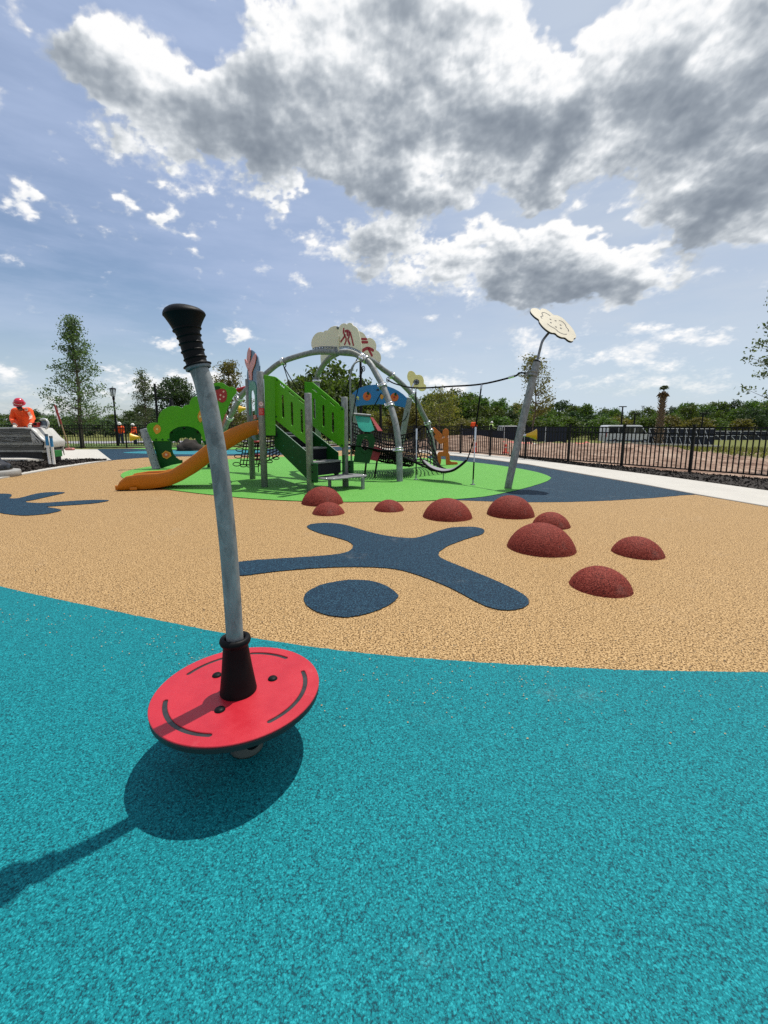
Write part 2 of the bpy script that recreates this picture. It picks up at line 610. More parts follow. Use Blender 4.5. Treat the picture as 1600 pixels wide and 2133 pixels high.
        for l, fl in zip(loops, face):
            n = len(l)
            rows = [[frame.pt(p[0], p[1], off + h) for p in fl]]
            if chamfer > 0:
                rows.append([frame.pt(p[0], p[1], off + h - chamfer) for p in l])
                rows.append([frame.pt(p[0], p[1], off - h + chamfer) for p in l])
            rows.append([frame.pt(p[0], p[1], off - h) for p in fl])
            vs = [v for r_ in rows for v in r_]
            fs = []
            for i in range(len(rows) - 1):
                for k in range(n):
                    q = (k + 1) % n
                    f = (i * n + k, (i + 1) * n + k, (i + 1) * n + q, i * n + q)
                    fs.append(f if not flip else tuple(reversed(f)))
            self.add(vs, fs)
        return self

    def build(self, name, mat, parent=None, mods=None):
        off = wloc(parent)
        me = bpy.data.meshes.new(name)
        me.from_pydata([(v[0] - off.x, v[1] - off.y, v[2] - off.z) for v in self.v], [], self.f)
        me.polygons.foreach_set('use_smooth', self.s)
        me.update()
        if mat is not None:
            me.materials.append(mat)
        o = bpy.data.objects.new(name, me)
        col.objects.link(o)
        o.parent = parent
        return o


def copy_tree(o, parent=None):
    c = o.copy()
    col.objects.link(c)
    if parent is not None:
        c.parent = parent
    for ch in o.children:
        copy_tree(ch, c)
    return c


def catmull(pts, n=6, closed=True):
    pts = [Vector(p) for p in pts]
    N = len(pts)
    out = []
    for i in range(N if closed else N - 1):
        p0 = pts[i - 1] if closed or i > 0 else pts[0]
        p1, p2 = pts[i], pts[(i + 1) % N]
        p3 = pts[(i + 2) % N] if closed or i + 2 < N else pts[-1]
        for k in range(n):
            t = k / n
            out.append(0.5 * ((2 * p1) + (p2 - p0) * t + (2 * p0 - 5 * p1 + 4 * p2 - p3) * t * t + (3 * p1 - p0 - 3 * p2 + p3) * t ** 3))
    if not closed:
        out.append(pts[-1])
    return out


def smooth2(pts, n=5):
    return [(v.x, v.y) for v in catmull([Vector((p[0], p[1])) for p in pts], n)]


def circle2(c, r, n=20, ry=None):
    ry = r if ry is None else ry
    return [(c[0] + r * math.cos(2 * math.pi * k / n), c[1] + ry * math.sin(2 * math.pi * k / n)) for k in range(n)]


def slot2(c, length, width, ang=90.0, n=6):
    """a rounded slot: centre, overall length, width, direction in degrees"""
    h = length / 2 - width / 2
    a = R(ang)
    pts = []
    for k in range(n + 1):
        t = -math.pi / 2 + math.pi * k / n
        pts.append((h + width / 2 * math.cos(t), width / 2 * math.sin(t)))
    for k in range(n + 1):
        t = math.pi / 2 + math.pi * k / n
        pts.append((-h + width / 2 * math.cos(t), width / 2 * math.sin(t)))
    return [(c[0] + x * math.cos(a) - y * math.sin(a), c[1] + x * math.sin(a) + y * math.cos(a)) for x, y in pts]


def cyl_rect(mb, cy, s0, s1, z0, z1, off, n=12):
    vs, fs = [], []
    for i in range(n + 1):
        s_ = s0 + (s1 - s0) * i / n
        vs += [cy.pt(s_, z0, off), cy.pt(s_, z1, off)]
    fs = [(2 * i, 2 * i + 2, 2 * i + 3, 2 * i + 1) for i in range(n)]
    return mb.add(vs, fs, True)


def cyl_disc(mb, cy, c, r0, r1, off, n=28):
    rad = [r0 + (r1 - r0) * k / 4 for k in range(5)]
    vs = [cy.pt(c[0] + r * math.cos(6.2832 * q / n), c[1] + r * math.sin(6.2832 * q / n), off) for r in rad for q in range(n)]
    fs = [(k * n + q, (k + 1) * n + q, (k + 1) * n + (q + 1) % n, k * n + (q + 1) % n) for k in range(4) for q in range(n)]
    return mb.add(vs, fs, True)


def stroke2(pts, w, n=5):
    """outline of a thick rounded stroke along a polyline"""
    P = [Vector((p[0], p[1])) for p in pts]
    L, Rr = [], []
    for i, p in enumerate(P):
        t = (P[min(i + 1, len(P) - 1)] - P[max(i - 1, 0)]).normalized()
        nn = Vector((-t.y, t.x)) * w / 2
        L.append(p + nn)
        Rr.append(p - nn)
    t0 = (P[1] - P[0]).normalized()
    t1 = (P[-1] - P[-2]).normalized()

    def cap(c, t, sgn):
        a0 = math.atan2(t.y, t.x)
        return [c + Vector((math.cos(a0 + sgn * math.pi / 2 - sgn * math.pi * k / n), math.sin(a0 + sgn * math.pi / 2 - sgn * math.pi * k / n))) * w / 2 for k in range(1, n)]
    out = L + cap(P[-1], t1, 1) + list(reversed(Rr)) + cap(P[0], -t0, 1)
    return [(v.x, v.y) for v in out]


# ================================================================== materials
MATS = {}


def material(name, rgb, rough=0.5, metal=0.0, vary=0.12, vscale=6.0, bump=0.0, bscale=60.0, spec=0.5, coat=0.0, wear=None):
    """a plain finish with a little unevenness in colour, gloss and relief"""
    m = bpy.data.materials.new(name)
    m.use_nodes = True
    t = m.node_tree
    n = Nodes(t)
    b = t.nodes['Principled BSDF']
    co = n.new('ShaderNodeTexCoord').outputs['Object']
    nz = n.noise(co, vscale, 5, 0.6)
    lo = tuple(max(0, c * (1 - vary)) for c in rgb)
    hi = tuple(min(1, c * (1 + vary)) for c in rgb)
    c = n.ramp(nz, [(0.3, lo), (0.7, hi)])
    if wear:
        wz = n.sstep(n.noise(co, wear[1], 6, 0.7), wear[2], wear[2] + 0.12)
        c = n.mix(n.m('MULTIPLY', wz, wear[3]), c, wear[0])
    n.put(b.inputs['Base Color'], c)
    n.put(b.inputs['Roughness'], n.sstep(nz, 0.3, 0.7, max(0.02, rough - 0.07), min(1, rough + 0.07)))
    b.inputs['Metallic'].default_value = metal
    b.inputs['Specular IOR Level'].default_value = spec
    b.inputs['Coat Weight'].default_value = coat
    if bump > 0:
        bp = n.new('ShaderNodeBump')
        bp.inputs['Strength'].default_value = bump
        bp.inputs['Distance'].default_value = 0.01
        n.put(bp.inputs['Height'], n.noise(co, bscale, 4, 0.6))
        n.put(b.inputs['Normal'], bp.outputs[0])
    MATS[name] = m
    return m


def rubber_granules(name, dark, mid, light, scale=190.0, contrast=1.0, bump=0.2, speck=None, coarse=0.3):
    """poured rubber crumb: granules of slightly different tone with dark gaps between them"""
    m = bpy.data.materials.new(name)
    m.use_nodes = True
    t = m.node_tree
    n = Nodes(t)
    b = t.nodes['Principled BSDF']
    co = n.new('ShaderNodeTexCoord').outputs['Object']
    wob = n.vm('ADD', co, n.vm('SCALE', n.vm('SUBTRACT', n.noise(co, scale * 0.8, 2, 0.5, 'Color'), (0.5, 0.5, 0.5)), 1.2 / scale))
    v = n.new('ShaderNodeTexVoronoi', feature='F1')
    n.put(v.inputs['Vector'], wob)
    v.inputs['Scale'].default_value = scale
    rnd = n.new('ShaderNodeSeparateColor')
    n.put(rnd.inputs[0], v.outputs['Color'])
    clump = n.noise(co, scale * 0.62, 3, 0.6)
    tone = n.m('MULTIPLY_ADD', n.m('SUBTRACT', clump, 0.5), 1.25 * contrast, n.m('MULTIPLY_ADD', n.m('SUBTRACT', rnd.outputs[0], 0.5), 0.62, 0.58))
    tone = n.m('MULTIPLY_ADD', n.m('SUBTRACT', n.noise(co, 92.0, 3, 0.6), 0.5), 1.6 * coarse, tone)
    gap = n.sstep(v.outputs['Distance'], 0.45, 0.80)
    tone = n.m('SUBTRACT', tone, n.m('MULTIPLY', gap, 0.30))
    c = n.ramp(tone, [(0.14, dark), (0.44, mid), (0.60, mid), (0.95, light)])
    big = n.noise(co, 0.9, 4, 0.6)
    c = n.mix(n.sstep(big, 0.40, 0.72, 0.0, 0.14), c, tuple(x * 0.72 for x in mid))
    dust = n.m('MULTIPLY', n.sstep(n.noise(co, 1.7, 7, 0.68), 0.56, 0.74), n.sstep(n.noise(co, 14.0, 4, 0.7), 0.40, 0.62))
    c = n.mix(n.m('MULTIPLY', dust, 0.13), c, (0.40, 0.37, 0.32))
    if speck:
        sp = n.sstep(rnd.outputs[1], 0.985, 0.995)
        c = n.mix(sp, c, speck)
    n.put(b.inputs['Base Color'], c)
    b.inputs['Roughness'].default_value = 0.72
    b.inputs['Specular IOR Level'].default_value = 0.15
    bp = n.new('ShaderNodeBump')
    bp.inputs['Strength'].default_value = bump
    bp.inputs['Distance'].default_value = 0.004
    n.put(bp.inputs['Height'], n.m('SUBTRACT', n.m('MULTIPLY', clump, 1.4), v.outputs['Distance']))
    n.put(b.inputs['Normal'], bp.outputs[0])
    MATS[name] = m
    return m


def galvanised(name, rgb=(0.47, 0.50, 0.51), rough=0.46, metal=0.62):
    """hot-dip zinc: cloudy patches, streaks and dull spots"""
    m = bpy.data.materials.new(name)
    m.use_nodes = True
    t = m.node_tree
    n = Nodes(t)
    b = t.nodes['Principled BSDF']
    co = n.new('ShaderNodeTexCoord').outputs['Object']
    mp = n.new('ShaderNodeMapping')
    n.put(mp.inputs[0], co)
    mp.inputs['Scale'].default_value = (1, 1, 0.45)
    a = n.noise(mp.outputs[0], 16.0, 7, 0.68, dist=0.6)
    v = n.new('ShaderNodeTexVoronoi', feature='F1')
    n.put(v.inputs['Vector'], n.vm('ADD', mp.outputs[0], n.vm('SCALE', n.noise(co, 30, 3, 0.6, 'Color'), 0.03)))
    v.inputs['Scale'].default_value = 45.0
    sep = n.new('ShaderNodeSeparateColor')
    n.put(sep.inputs[0], v.outputs['Color'])
    f = n.m('MULTIPLY_ADD', n.m('SUBTRACT', sep.outputs[0], 0.5), 0.16, a)
    c = n.ramp(f, [(0.30, tuple(x * 0.56 for x in rgb)), (0.47, tuple(x * 0.86 for x in rgb)), (0.58, rgb), (0.74, tuple(min(1, x * 1.32) for x in rgb))])
    n.put(b.inputs['Base Color'], c)
    n.put(b.inputs['Roughness'], n.sstep(f, 0.3, 0.7, rough + 0.12, rough - 0.06))
    b.inputs['Metallic'].default_value = metal
    b.inputs['Specular IOR Level'].default_value = 0.3
    bp = n.new('ShaderNodeBump')
    bp.inputs['Strength'].default_value = 0.12
    bp.inputs['Distance'].default_value = 0.004
    n.put(bp.inputs['Height'], n.noise(co, 55, 5, 0.6))
    n.put(b.inputs['Normal'], bp.outputs[0])
    MATS[name] = m
    return m


def leaf_material(name, rgb, vary=0.35, trans=0.35):
    m = bpy.data.materials.new(name)
    m.use_nodes = True
    t = m.node_tree
    n = Nodes(t)
    b = t.nodes['Principled BSDF']
    geo = n.new('ShaderNodeNewGeometry')
    info = n.new('ShaderNodeObjectInfo')
    r = geo.outputs['Random Per Island']
    co = n.new('ShaderNodeTexCoord').outputs['Object']
    big = n.noise(co, 0.9, 3, 0.6)
    f = n.m('ADD', n.m('MULTIPLY', r, 0.55), n.m('MULTIPLY', big, 0.55))
    lo = (rgb[0] * (1 - vary), rgb[1] * (1 - vary), rgb[2] * (1 - vary * 0.7))
    hi = (min(1, rgb[0] * (1 + vary * 1.3)), min(1, rgb[1] * (1 + vary)), rgb[2] * (1 + vary * 0.4))
    c = n.ramp(f, [(0.25, lo), (0.55, rgb), (0.85, hi)])
    hs = n.new('ShaderNodeHueSaturation')
    n.put(hs.inputs['Hue'], n.m('MULTIPLY_ADD', info.outputs['Random'], 0.05, 0.475))
    n.put(hs.inputs['Value'], n.m('MULTIPLY_ADD', info.outputs['Random'], 0.5, 0.75))
    n.put(hs.inputs['Color'], c)
    n.put(b.inputs['Base Color'], hs.outputs[0])
    b.inputs['Roughness'].default_value = 0.55
    b.inputs['Specular IOR Level'].default_value = 0.3
    tr = n.new('ShaderNodeBsdfTranslucent')
    n.put(tr.inputs[0], n.mix(1.0, hs.outputs[0], (1.5, 1.6, 0.7), 'MULTIPLY'))
    mx = n.new('ShaderNodeMixShader')
    mx.inputs[0].default_value = trans
    n.put(mx.inputs[1], b.outputs[0])
    n.put(mx.inputs[2], tr.outputs[0])
    n.put(t.nodes['Material Output'].inputs[0], mx.outputs[0])
    MATS[name] = m
    return m

TEAL = rubber_granules('teal rubber', (0.001, 0.046, 0.062), (0.002, 0.155, 0.182), (0.016, 0.29, 0.325), scale=230, contrast=1.15, coarse=0.03)
TAN = rubber_granules('tan rubber', (0.04902, 0.02283, 0.006209), (0.3641, 0.225, 0.09314), (0.5183, 0.3559, 0.1801), scale=170, contrast=2.6, coarse=1.35)
NAVY = rubber_granules('navy rubber', (0.00304, 0.00912, 0.01672), (0.00532, 0.02432, 0.05016), (0.0304, 0.0874, 0.1292), scale=170, contrast=1.6, coarse=1.1)
GREEN = rubber_granules('green rubber', (0.038, 0.1672, 0.0228), (0.1026, 0.3192, 0.0532), (0.1824, 0.4104, 0.1064), scale=150, contrast=1.1, coarse=0.6)
DOME_RED = rubber_granules('red brown rubber', (0.02975, 0.0034, 0.00255), (0.17, 0.0221, 0.0136), (0.306, 0.07225, 0.051), scale=180, contrast=1.4, bump=0.4, coarse=0.8)
FAR_TEAL = rubber_granules('pale teal rubber', (0.0076, 0.0836, 0.1216), (0.0228, 0.1824, 0.228), (0.0608, 0.2736, 0.3192), scale=120, contrast=0.6)
ZINC = galvanised('galvanised steel', (0.25, 0.265, 0.265), 0.5, 0.18)
ZINC_DARK = galvanised('weathered galvanised steel', (0.20, 0.22, 0.235), 0.55, 0.18)
BLACK_RUBBER = material('black rubber', (0.006, 0.006, 0.0065), 0.5, spec=0.12, vary=0.25, vscale=20, bump=0.08, bscale=120)
BLACK_STEEL = material('black powder coat', (0.005, 0.005, 0.006), 0.45, spec=0.2, vary=0.3, vscale=8)
GREEN_PANEL = material('green panel board', (0.075, 0.325, 0.003), 0.42, spec=0.3, vary=0.06, vscale=3, bump=0.06, bscale=220, coat=0.0, wear=((0.11, 0.36, 0.02), 2.2, 0.55, 0.35))
DARK_GREEN = material('dark green panel board', (0.004, 0.062, 0.011), 0.5, spec=0.22, vary=0.08, vscale=3, bump=0.06, bscale=220)
DARK_GREEN_CUT = material('cut edge of the board', (0.30, 0.42, 0.33), 0.5)
RED_BOARD = material('red plate', (0.418, 0.01216, 0.02432), 0.40, vary=0.07, vscale=9, bump=0.10, bscale=260, wear=((0.4712, 0.076, 0.0836), 14, 0.62, 0.35))
BLACK_BOARD = material('black board core', (0.012, 0.012, 0.013), 0.45, vary=0.2, vscale=12)
ORANGE_SLIDE = material('orange moulded plastic', (0.44, 0.135, 0.003), 0.40, spec=0.35, vary=0.07, vscale=2.5, bump=0.05, bscale=30, coat=0.15, wear=((0.50, 0.19, 0.02), 3.0, 0.56, 0.4))
CREAM = material('cream panel board', (0.74, 0.68, 0.52), 0.45, vary=0.05, vscale=3, bump=0.05, bscale=200)
CREAM_LIT = material('lit cream panel board', (0.80, 0.74, 0.55), 0.45, vary=0.05, vscale=3, bump=0.05, bscale=200)  # brighter look of the differently angled cloud panel, put into the colour
FIG_RED = material('dark red inlay', (0.33, 0.008, 0.016), 0.45, vary=0.08)
BLUE_PANEL = material('blue panel board', (0.012, 0.16, 0.44), 0.40, vary=0.06, vscale=3, bump=0.05, bscale=200)
SLATE_BLUE = material('slate blue panel board', (0.055, 0.14, 0.24), 0.45, vary=0.08)
PINK = material('pink panel board', (0.56, 0.19, 0.155), 0.45, vary=0.08)
SEA_GREEN = material('sea green panel board', (0.02, 0.20, 0.125), 0.45, vary=0.1)
ORANGE_FRUIT = material('orange inlay', (0.62, 0.11, 0.012), 0.42, vary=0.08)
AMBER = material('amber inlay', (0.66, 0.26, 0.015), 0.42, vary=0.08)
BERRY = material('strawberry red inlay', (0.34, 0.012, 0.012), 0.42, vary=0.1)
PALE_PINK = material('pale pink button', (0.72, 0.42, 0.34), 0.45)
YELLOW = material('yellow plastic', (0.72, 0.42, 0.02), 0.36, vary=0.06)
PALE_YELLOW = material('pale yellow panel board', (0.68, 0.60, 0.22), 0.45, vary=0.06)
FIG_ORANGE = material('orange figure board', (0.56, 0.12, 0.008), 0.42, vary=0.07, vscale=3)
STEP_BLACK = material('dark grey plastic step', (0.007, 0.009, 0.013), 0.6, spec=0.15, vary=0.2, vscale=10, bump=0.1, bscale=200)
STEP_GREY = material('grey anti slip plate', (0.16, 0.165, 0.17), 0.6, vary=0.15, vscale=20, bump=0.2, bscale=180)
ROPE = material('black rope', (0.004, 0.004, 0.005), 0.8, spec=0.1, vary=0.4, vscale=90, bump=0.4, bscale=300)
ROPE_LIGHT = material('worn black rope', (0.03, 0.03, 0.033), 0.6, vary=0.5, vscale=60)
STAINLESS = material('bright steel', (0.62, 0.63, 0.64), 0.24, metal=0.9, vary=0.1, vscale=20)
CONCRETE = material('pale new concrete', (0.4408, 0.4218, 0.38), 0.85, vary=0.07, vscale=1.6, bump=0.25, bscale=90, wear=((0.3648, 0.342, 0.304), 3.0, 0.58, 0.35))
GREY_CONCRETE = material('grey concrete', (0.2736, 0.2698, 0.2584), 0.88, vary=0.12, vscale=6, bump=0.4, bscale=60)
MULCH = material('dark bark mulch', (0.01672, 0.01216, 0.00912), 0.95, vary=0.6, vscale=30, bump=1.0, bscale=45)
WHITE_PVC = material('white pipe plastic', (0.74, 0.74, 0.72), 0.38, vary=0.05)
PRIMER_BLUE = material('blue primer', (0.03, 0.22, 0.46), 0.4, vary=0.2, vscale=12)
GREY_CAP = material('grey primer', (0.10, 0.13, 0.16), 0.5)
HIVIS = material('orange work shirt', (0.86, 0.085, 0.008), 0.8, vary=0.16, vscale=9, bump=0.5, bscale=14)
HIVIS_PRINT = material('white shirt print', (0.85, 0.62, 0.5), 0.8)
JEANS = material('dark blue trousers', (0.02, 0.03, 0.07), 0.85, vary=0.25, vscale=12, bump=0.3, bscale=30)
SKIN = material('skin', (0.20, 0.095, 0.06), 0.55, vary=0.1)
GLOVE = material('pale work gloves', (0.60, 0.56, 0.50), 0.8, vary=0.12, vscale=40)
HELMET = material('red hard hat', (0.52, 0.010, 0.035), 0.22, vary=0.06, coat=0.4)
HELMET_WHITE = material('white hard hat', (0.74, 0.72, 0.68), 0.3)
LIME_VEST = material('lime safety shirt', (0.55, 0.78, 0.25), 0.8)
BOOTS = material('brown work boots', (0.06, 0.035, 0.02), 0.7)
WRAP = material('clear stretch wrap', (0.27, 0.27, 0.255), 0.22, vary=0.25, vscale=2.5, spec=0.8, bump=0.6, bscale=9)
WRAP_DARK = material('dark sheets under stretch wrap', (0.055, 0.055, 0.055), 0.28, vary=0.35, vscale=3, spec=0.6, bump=0.35, bscale=7)
WRAP_WHITE = material('white stretch wrap', (0.46, 0.455, 0.43), 0.3, vary=0.12, vscale=3, spec=0.6, bump=0.7, bscale=9)
PALLET_AND_VOID = material('black pallet and dark void', (0.006, 0.006, 0.006), 0.6)  # also blackens the block that stands for the dark void below the load
PALLET_GREEN = material('green corner board', (0.01, 0.16, 0.03), 0.5)
SAW_RED = material('red machine plastic', (0.40, 0.02, 0.015), 0.35)
SAW_GREY = material('pale grey machine guard', (0.55, 0.55, 0.54), 0.3, metal=0.3)
TOOL_RED = material('red tool handle', (0.22, 0.022, 0.018), 0.5, vary=0.2)
TOOL_PINK = material('pink tool head', (0.62, 0.25, 0.22), 0.6)
WOOD = material('weathered wood', (0.33, 0.23, 0.13), 0.8, vary=0.2, vscale=12)
BARK = material('grey brown bark', (0.13, 0.10, 0.075), 0.9, vary=0.35, vscale=14, bump=0.8, bscale=30)
BARK_DARK = material('dark bark', (0.06, 0.045, 0.032), 0.9, vary=0.35, vscale=14)
PALM_TRUNK = material('palm trunk fibre', (0.20, 0.145, 0.095), 0.9, vary=0.4, vscale=20)
VAN_WHITE = material('white van paint', (0.60, 0.61, 0.63), 0.28, vary=0.03, coat=0.4)
VAN_GLASS = material('dark van glass', (0.015, 0.018, 0.022), 0.08, spec=0.8)
TYRE = material('tyre rubber', (0.012, 0.012, 0.012), 0.8)
RIM = material('wheel rim', (0.30, 0.30, 0.31), 0.4, metal=0.7)
TAIL_RED = material('red lamp plastic', (0.45, 0.01, 0.01), 0.3)
SCREEN_NAVY = material('dark navy windscreen cloth', (0.012, 0.017, 0.032), 0.85, vary=0.3, vscale=1.2, bump=0.3, bscale=8)
SCREEN_POLE = material('pale screen frame', (0.60, 0.61, 0.62), 0.5)
BARREL_ORANGE = material('orange marker plastic', (0.70, 0.075, 0.03), 0.5)
NET_ORANGE = material('orange barrier mesh', (0.66, 0.16, 0.13), 0.7, vary=0.2, vscale=4)
STICKER_WHITE = material('white sticker', (0.72, 0.70, 0.68), 0.45)
STICKER_RED = material('red sticker', (0.50, 0.012, 0.02), 0.45)
LAMP_LENS = material('pale lamp glass', (0.62, 0.65, 0.66), 0.25)
GROOVE_GREY = material('dark grey groove floor', (0.022, 0.022, 0.023), 0.35, vary=0.4, vscale=18)  # dark grey tone of the groove floors
OAK_LEAF = leaf_material('young oak leaves', (0.085, 0.13, 0.055), 0.4, 0.32)
WOOD_LEAF = leaf_material('woodland leaves', (0.062, 0.105, 0.022), 0.45, 0.35)
PINE_LEAF = leaf_material('dark evergreen leaves', (0.036, 0.066, 0.026), 0.45, 0.25)
YELLOW_LEAF = leaf_material('yellow green leaves', (0.12, 0.115, 0.03), 0.4, 0.35)
PALM_LEAF = leaf_material('palm fronds', (0.055, 0.085, 0.03), 0.35, 0.2)
PALM_DRY = leaf_material('dry palm fronds', (0.17, 0.11, 0.05), 0.35, 0.2)
FLOWER_CREAM = material('sunlit cream flower board', (0.50, 0.455, 0.34), 0.5, vary=0.05, vscale=3, bump=0.05, bscale=200)

# ================================================================== ground, paving, coloured rubber
FR0, FRU = Vector((8.05, 11.20, 0)), Vector((-0.503, 0.8643, 0))      # right fence: first post in view, direction
FRN = Vector((0.8643, 0.503, 0))


def outside(x, y):
    """metres beyond the fences"""
    dr = (x - FR0.x) * FRN.x + (y - FR0.y) * FRN.y
    db = (y - 27.0 - 0.2 * x) * 0.981
    return np.maximum(dr, db)


def terrain(x, y):
    x, y = np.asarray(x, float), np.asarray(y, float)
    d = outside(x, y)
    z = -0.06 - 0.026 * np.clip(d - 1.0, 0, 52)
    rough = np.clip((d - 0.8) / 2.5, 0, 1) * np.clip(1.2 - d / 60.0, 0.1, 1)
    z = z + rough * (0.16 * fbm(x, y, 0.22, 4, 0.55, 5) + 0.11 * fbm(x, y, 1.1, 4, 0.6, 15))
    heap = 0.55 * np.exp(-(((x - 9.5) / 3.2) ** 2 + ((y - 22.0) / 2.2) ** 2)) + 0.42 * np.exp(-(((x - 13.5) / 2.6) ** 2 + ((y - 21.5) / 1.7) ** 2)) \
        + 0.35 * np.exp(-(((x - 5.6) / 2.0) ** 2 + ((y - 23.5) / 1.6) ** 2))
    rise = 0.75 * np.exp(-(((x - 9.0) / 4.5) ** 2 + ((y - 47.0) / 7.0) ** 2))
    return z + (heap + rise) * np.clip(d / 2.0, 0, 1)


def build_ground():
    r = np.concatenate([[0.0], np.geomspace(1.5, 9, 10), np.linspace(9.6, 62, 176), np.geomspace(64, 4300, 30)])
    a = np.radians(np.concatenate([np.linspace(-180, -56, 24)[:-1], np.linspace(-56, 56, 300), np.linspace(56, 180, 24)[1:-1]]))
    X, Y = np.outer(r, np.sin(a)), np.outer(r, np.cos(a))
    Z = terrain(X, Y)
    nr, na = X.shape
    V = np.stack([X, Y, Z], -1).reshape(-1, 3)
    idx = np.arange(nr * na).reshape(nr, na)
    nxt = np.roll(idx, -1, 1)
    Q = np.stack([idx[:-1], idx[1:], nxt[1:], nxt[:-1]], -1).reshape(-1, 4)
    mb = MB()
    mb.v = [tuple(v) for v in V]
    mb.f = [tuple(int(i) for i in q[::-1]) for q in Q[na:]] + [(0, int(idx[1, k]), int(nxt[1, k]))[::-1] for k in range(na)]
    mb.s = [True] * len(mb.f)
    m = bpy.data.materials.new('sandy site soil')
    m.use_nodes = True
    n = Nodes(m.node_tree)
    b = m.node_tree.nodes['Principled BSDF']
    co = n.new('ShaderNodeNewGeometry').outputs['Position']
    f = n.m('ADD', n.m('MULTIPLY', n.noise(co, 0.5, 6, 0.65), 0.6), n.m('MULTIPLY', n.noise(co, 5.0, 5, 0.7), 0.45))
    soil = n.ramp(f, [(0.36, (0.06, 0.036, 0.025)), (0.46, (0.16, 0.10, 0.072)), (0.55, (0.29, 0.20, 0.15)), (0.68, (0.42, 0.32, 0.245))])
    grass = n.ramp(n.noise(co, 9.0, 5, 0.7), [(0.3, (0.06, 0.075, 0.02)), (0.55, (0.14, 0.15, 0.045)), (0.75, (0.30, 0.27, 0.13))])
    sp = n.new('ShaderNodeSeparateXYZ')
    n.put(sp.inputs[0], co)
    # thin grass: to the right beyond the site, to the left, and everywhere far off
    gx = n.m('MAXIMUM', n.sstep(n.m('ADD', sp.outputs[0], n.m('MULTIPLY', sp.outputs[1], 0.25)), 21.0, 26.0), n.sstep(sp.outputs[0], -2.0, -6.0))
    far = n.sstep(n.vm('LENGTH', co), 46, 70)
    gm = n.m('MAXIMUM', n.m('MULTIPLY', gx, n.sstep(n.noise(co, 0.8, 4, 0.6), 0.36, 0.52)), far)
    n.put(b.inputs['Base Color'], n.mix(gm, soil, grass))
    b.inputs['Roughness'].default_value = 0.95
    b.inputs['Specular IOR Level'].default_value = 0.1
    bp = n.new('ShaderNodeBump')
    bp.inputs['Strength'].default_value = 0.9
    bp.inputs['Distance'].default_value = 0.06
    n.put(bp.inputs['Height'], n.noise(co, 7.0, 6, 0.7))
    n.put(b.inputs['Normal'], bp.outputs[0])
    set_tag(mb.build('ground', m), kind='structure')


build_ground()


def sheet(name, pts, z, mat, smooth=0, rag=True):
    """a flat coloured field of the rubber surface; pts are ground positions"""
    P = [Vector((p[0], p[1], 0)) for p in pts]
    if smooth:
        P = catmull(P, smooth)
    if rag:                                        # hand trowelled edge: a few millimetres of wander, granule by granule
        Q = []
        for i, p in enumerate(P):
            q = P[(i + 1) % len(P)]
            k = int(min(60, max(1, (q - p).length / (0.016 * max(1.0, (p.length - 1.5) * 0.45)))))
            for j in range(k):
                w = p.lerp(q, j / k)
                d = 0.0045 * mnoise.noise(w * 60) + 0.006 * mnoise.noise(w * 14)
                Q.append(w + Vector((d, -d, 0)) if p.length < 14 else w)
        P = Q
    mb = MB()
    tris = tessellate_polygon([P])
    out = []
    for t in tris:
        a, b, c = P[t[0]], P[t[1]], P[t[2]]
        out.append(tuple(t) if (b - a).cross(c - a).z > 0 else (t[0], t[2], t[1]))
    mb.add([(p.x, p.y, z) for p in P], out)
    return set_tag(mb.build(name, mat), kind='structure')


def gp(*pix):
    return [G(x, y) for x, y in pix]


# one tan field under everything inside the fence
sheet('tan_safety_surface', gp((1440, 1029), (1600, 1056), (1800, 1093)) + [Vector((6.45, 5.194, 0)), Vector((8.79, -5.3, 0)), Vector((-10.7, -5.3, 0)), Vector((-11.2, 8.48, 0))]
      + gp((0, 998), (100, 980), (180, 967), (234, 959)) + [Vector((-10.1, 16.43, 0)), Vector((-16.1, 22.58, 0)), Vector((-2.15, 25.86, 0)), Vector((-0.977, 25.02, 0))] + gp((945, 944.5), (1000, 950), (1180, 974)), 0.0, TAN)
# near teal field
teal_edge = gp((-160, 1180), (0, 1222), (120, 1249), (240, 1274), (360, 1299), (480, 1322), (640, 1347), (800, 1366), (950, 1377), (1100, 1387), (1350, 1398), (1600, 1401), (1800, 1398))
teal_edge = [v for v in catmull(teal_edge, 6, closed=False)]
sheet('teal_safety_surface', teal_edge + [Vector((6.84, -4.77, 0)), Vector((-6.84, -4.77, 0)), Vector((-6.84, 2.65, 0))], 0.004, TEAL)
# navy figure with a round head, and the second one cut by the left edge of the view
fig = gp((498, 1172), (560, 1166), (640, 1161), (700, 1156), (727, 1149), (735, 1139), (728, 1130), (702, 1121), (668, 1112), (645, 1103), (640, 1096), (655, 1091.5),
         (690, 1090.5), (722, 1095), (762, 1107), (800, 1116), (838, 1121), (868, 1121), (896, 1113), (925, 1103), (950, 1099), (985, 1098.5), (1004, 1102), (1009, 1108), (1000, 1115),
         (970, 1124), (936, 1137), (917, 1149), (915, 1159), (930, 1169), (980, 1189), (1040, 1214), (1084, 1236), (1100, 1250), (1097, 1263), (1075, 1271), (1045, 1272), (1015, 1265), (985, 1251),
         (940, 1227), (890, 1206), (840, 1190), (800, 1184), (740, 1182), (670, 1184), (590, 1190), (530, 1197), (498, 1200), (480, 1187))
sheet('navy_figure_marking', fig, 0.008, NAVY, smooth=4)
sheet('navy_round_marking', gp((633, 1251), (640, 1235), (665, 1221), (700, 1213), (735, 1209.5), (775, 1212), (805, 1222), (826, 1237), (830, 1245), (815, 1259), (790, 1271), (755, 1282), (715, 1287), (675, 1281), (646, 1268)), 0.008, NAVY, smooth=4)
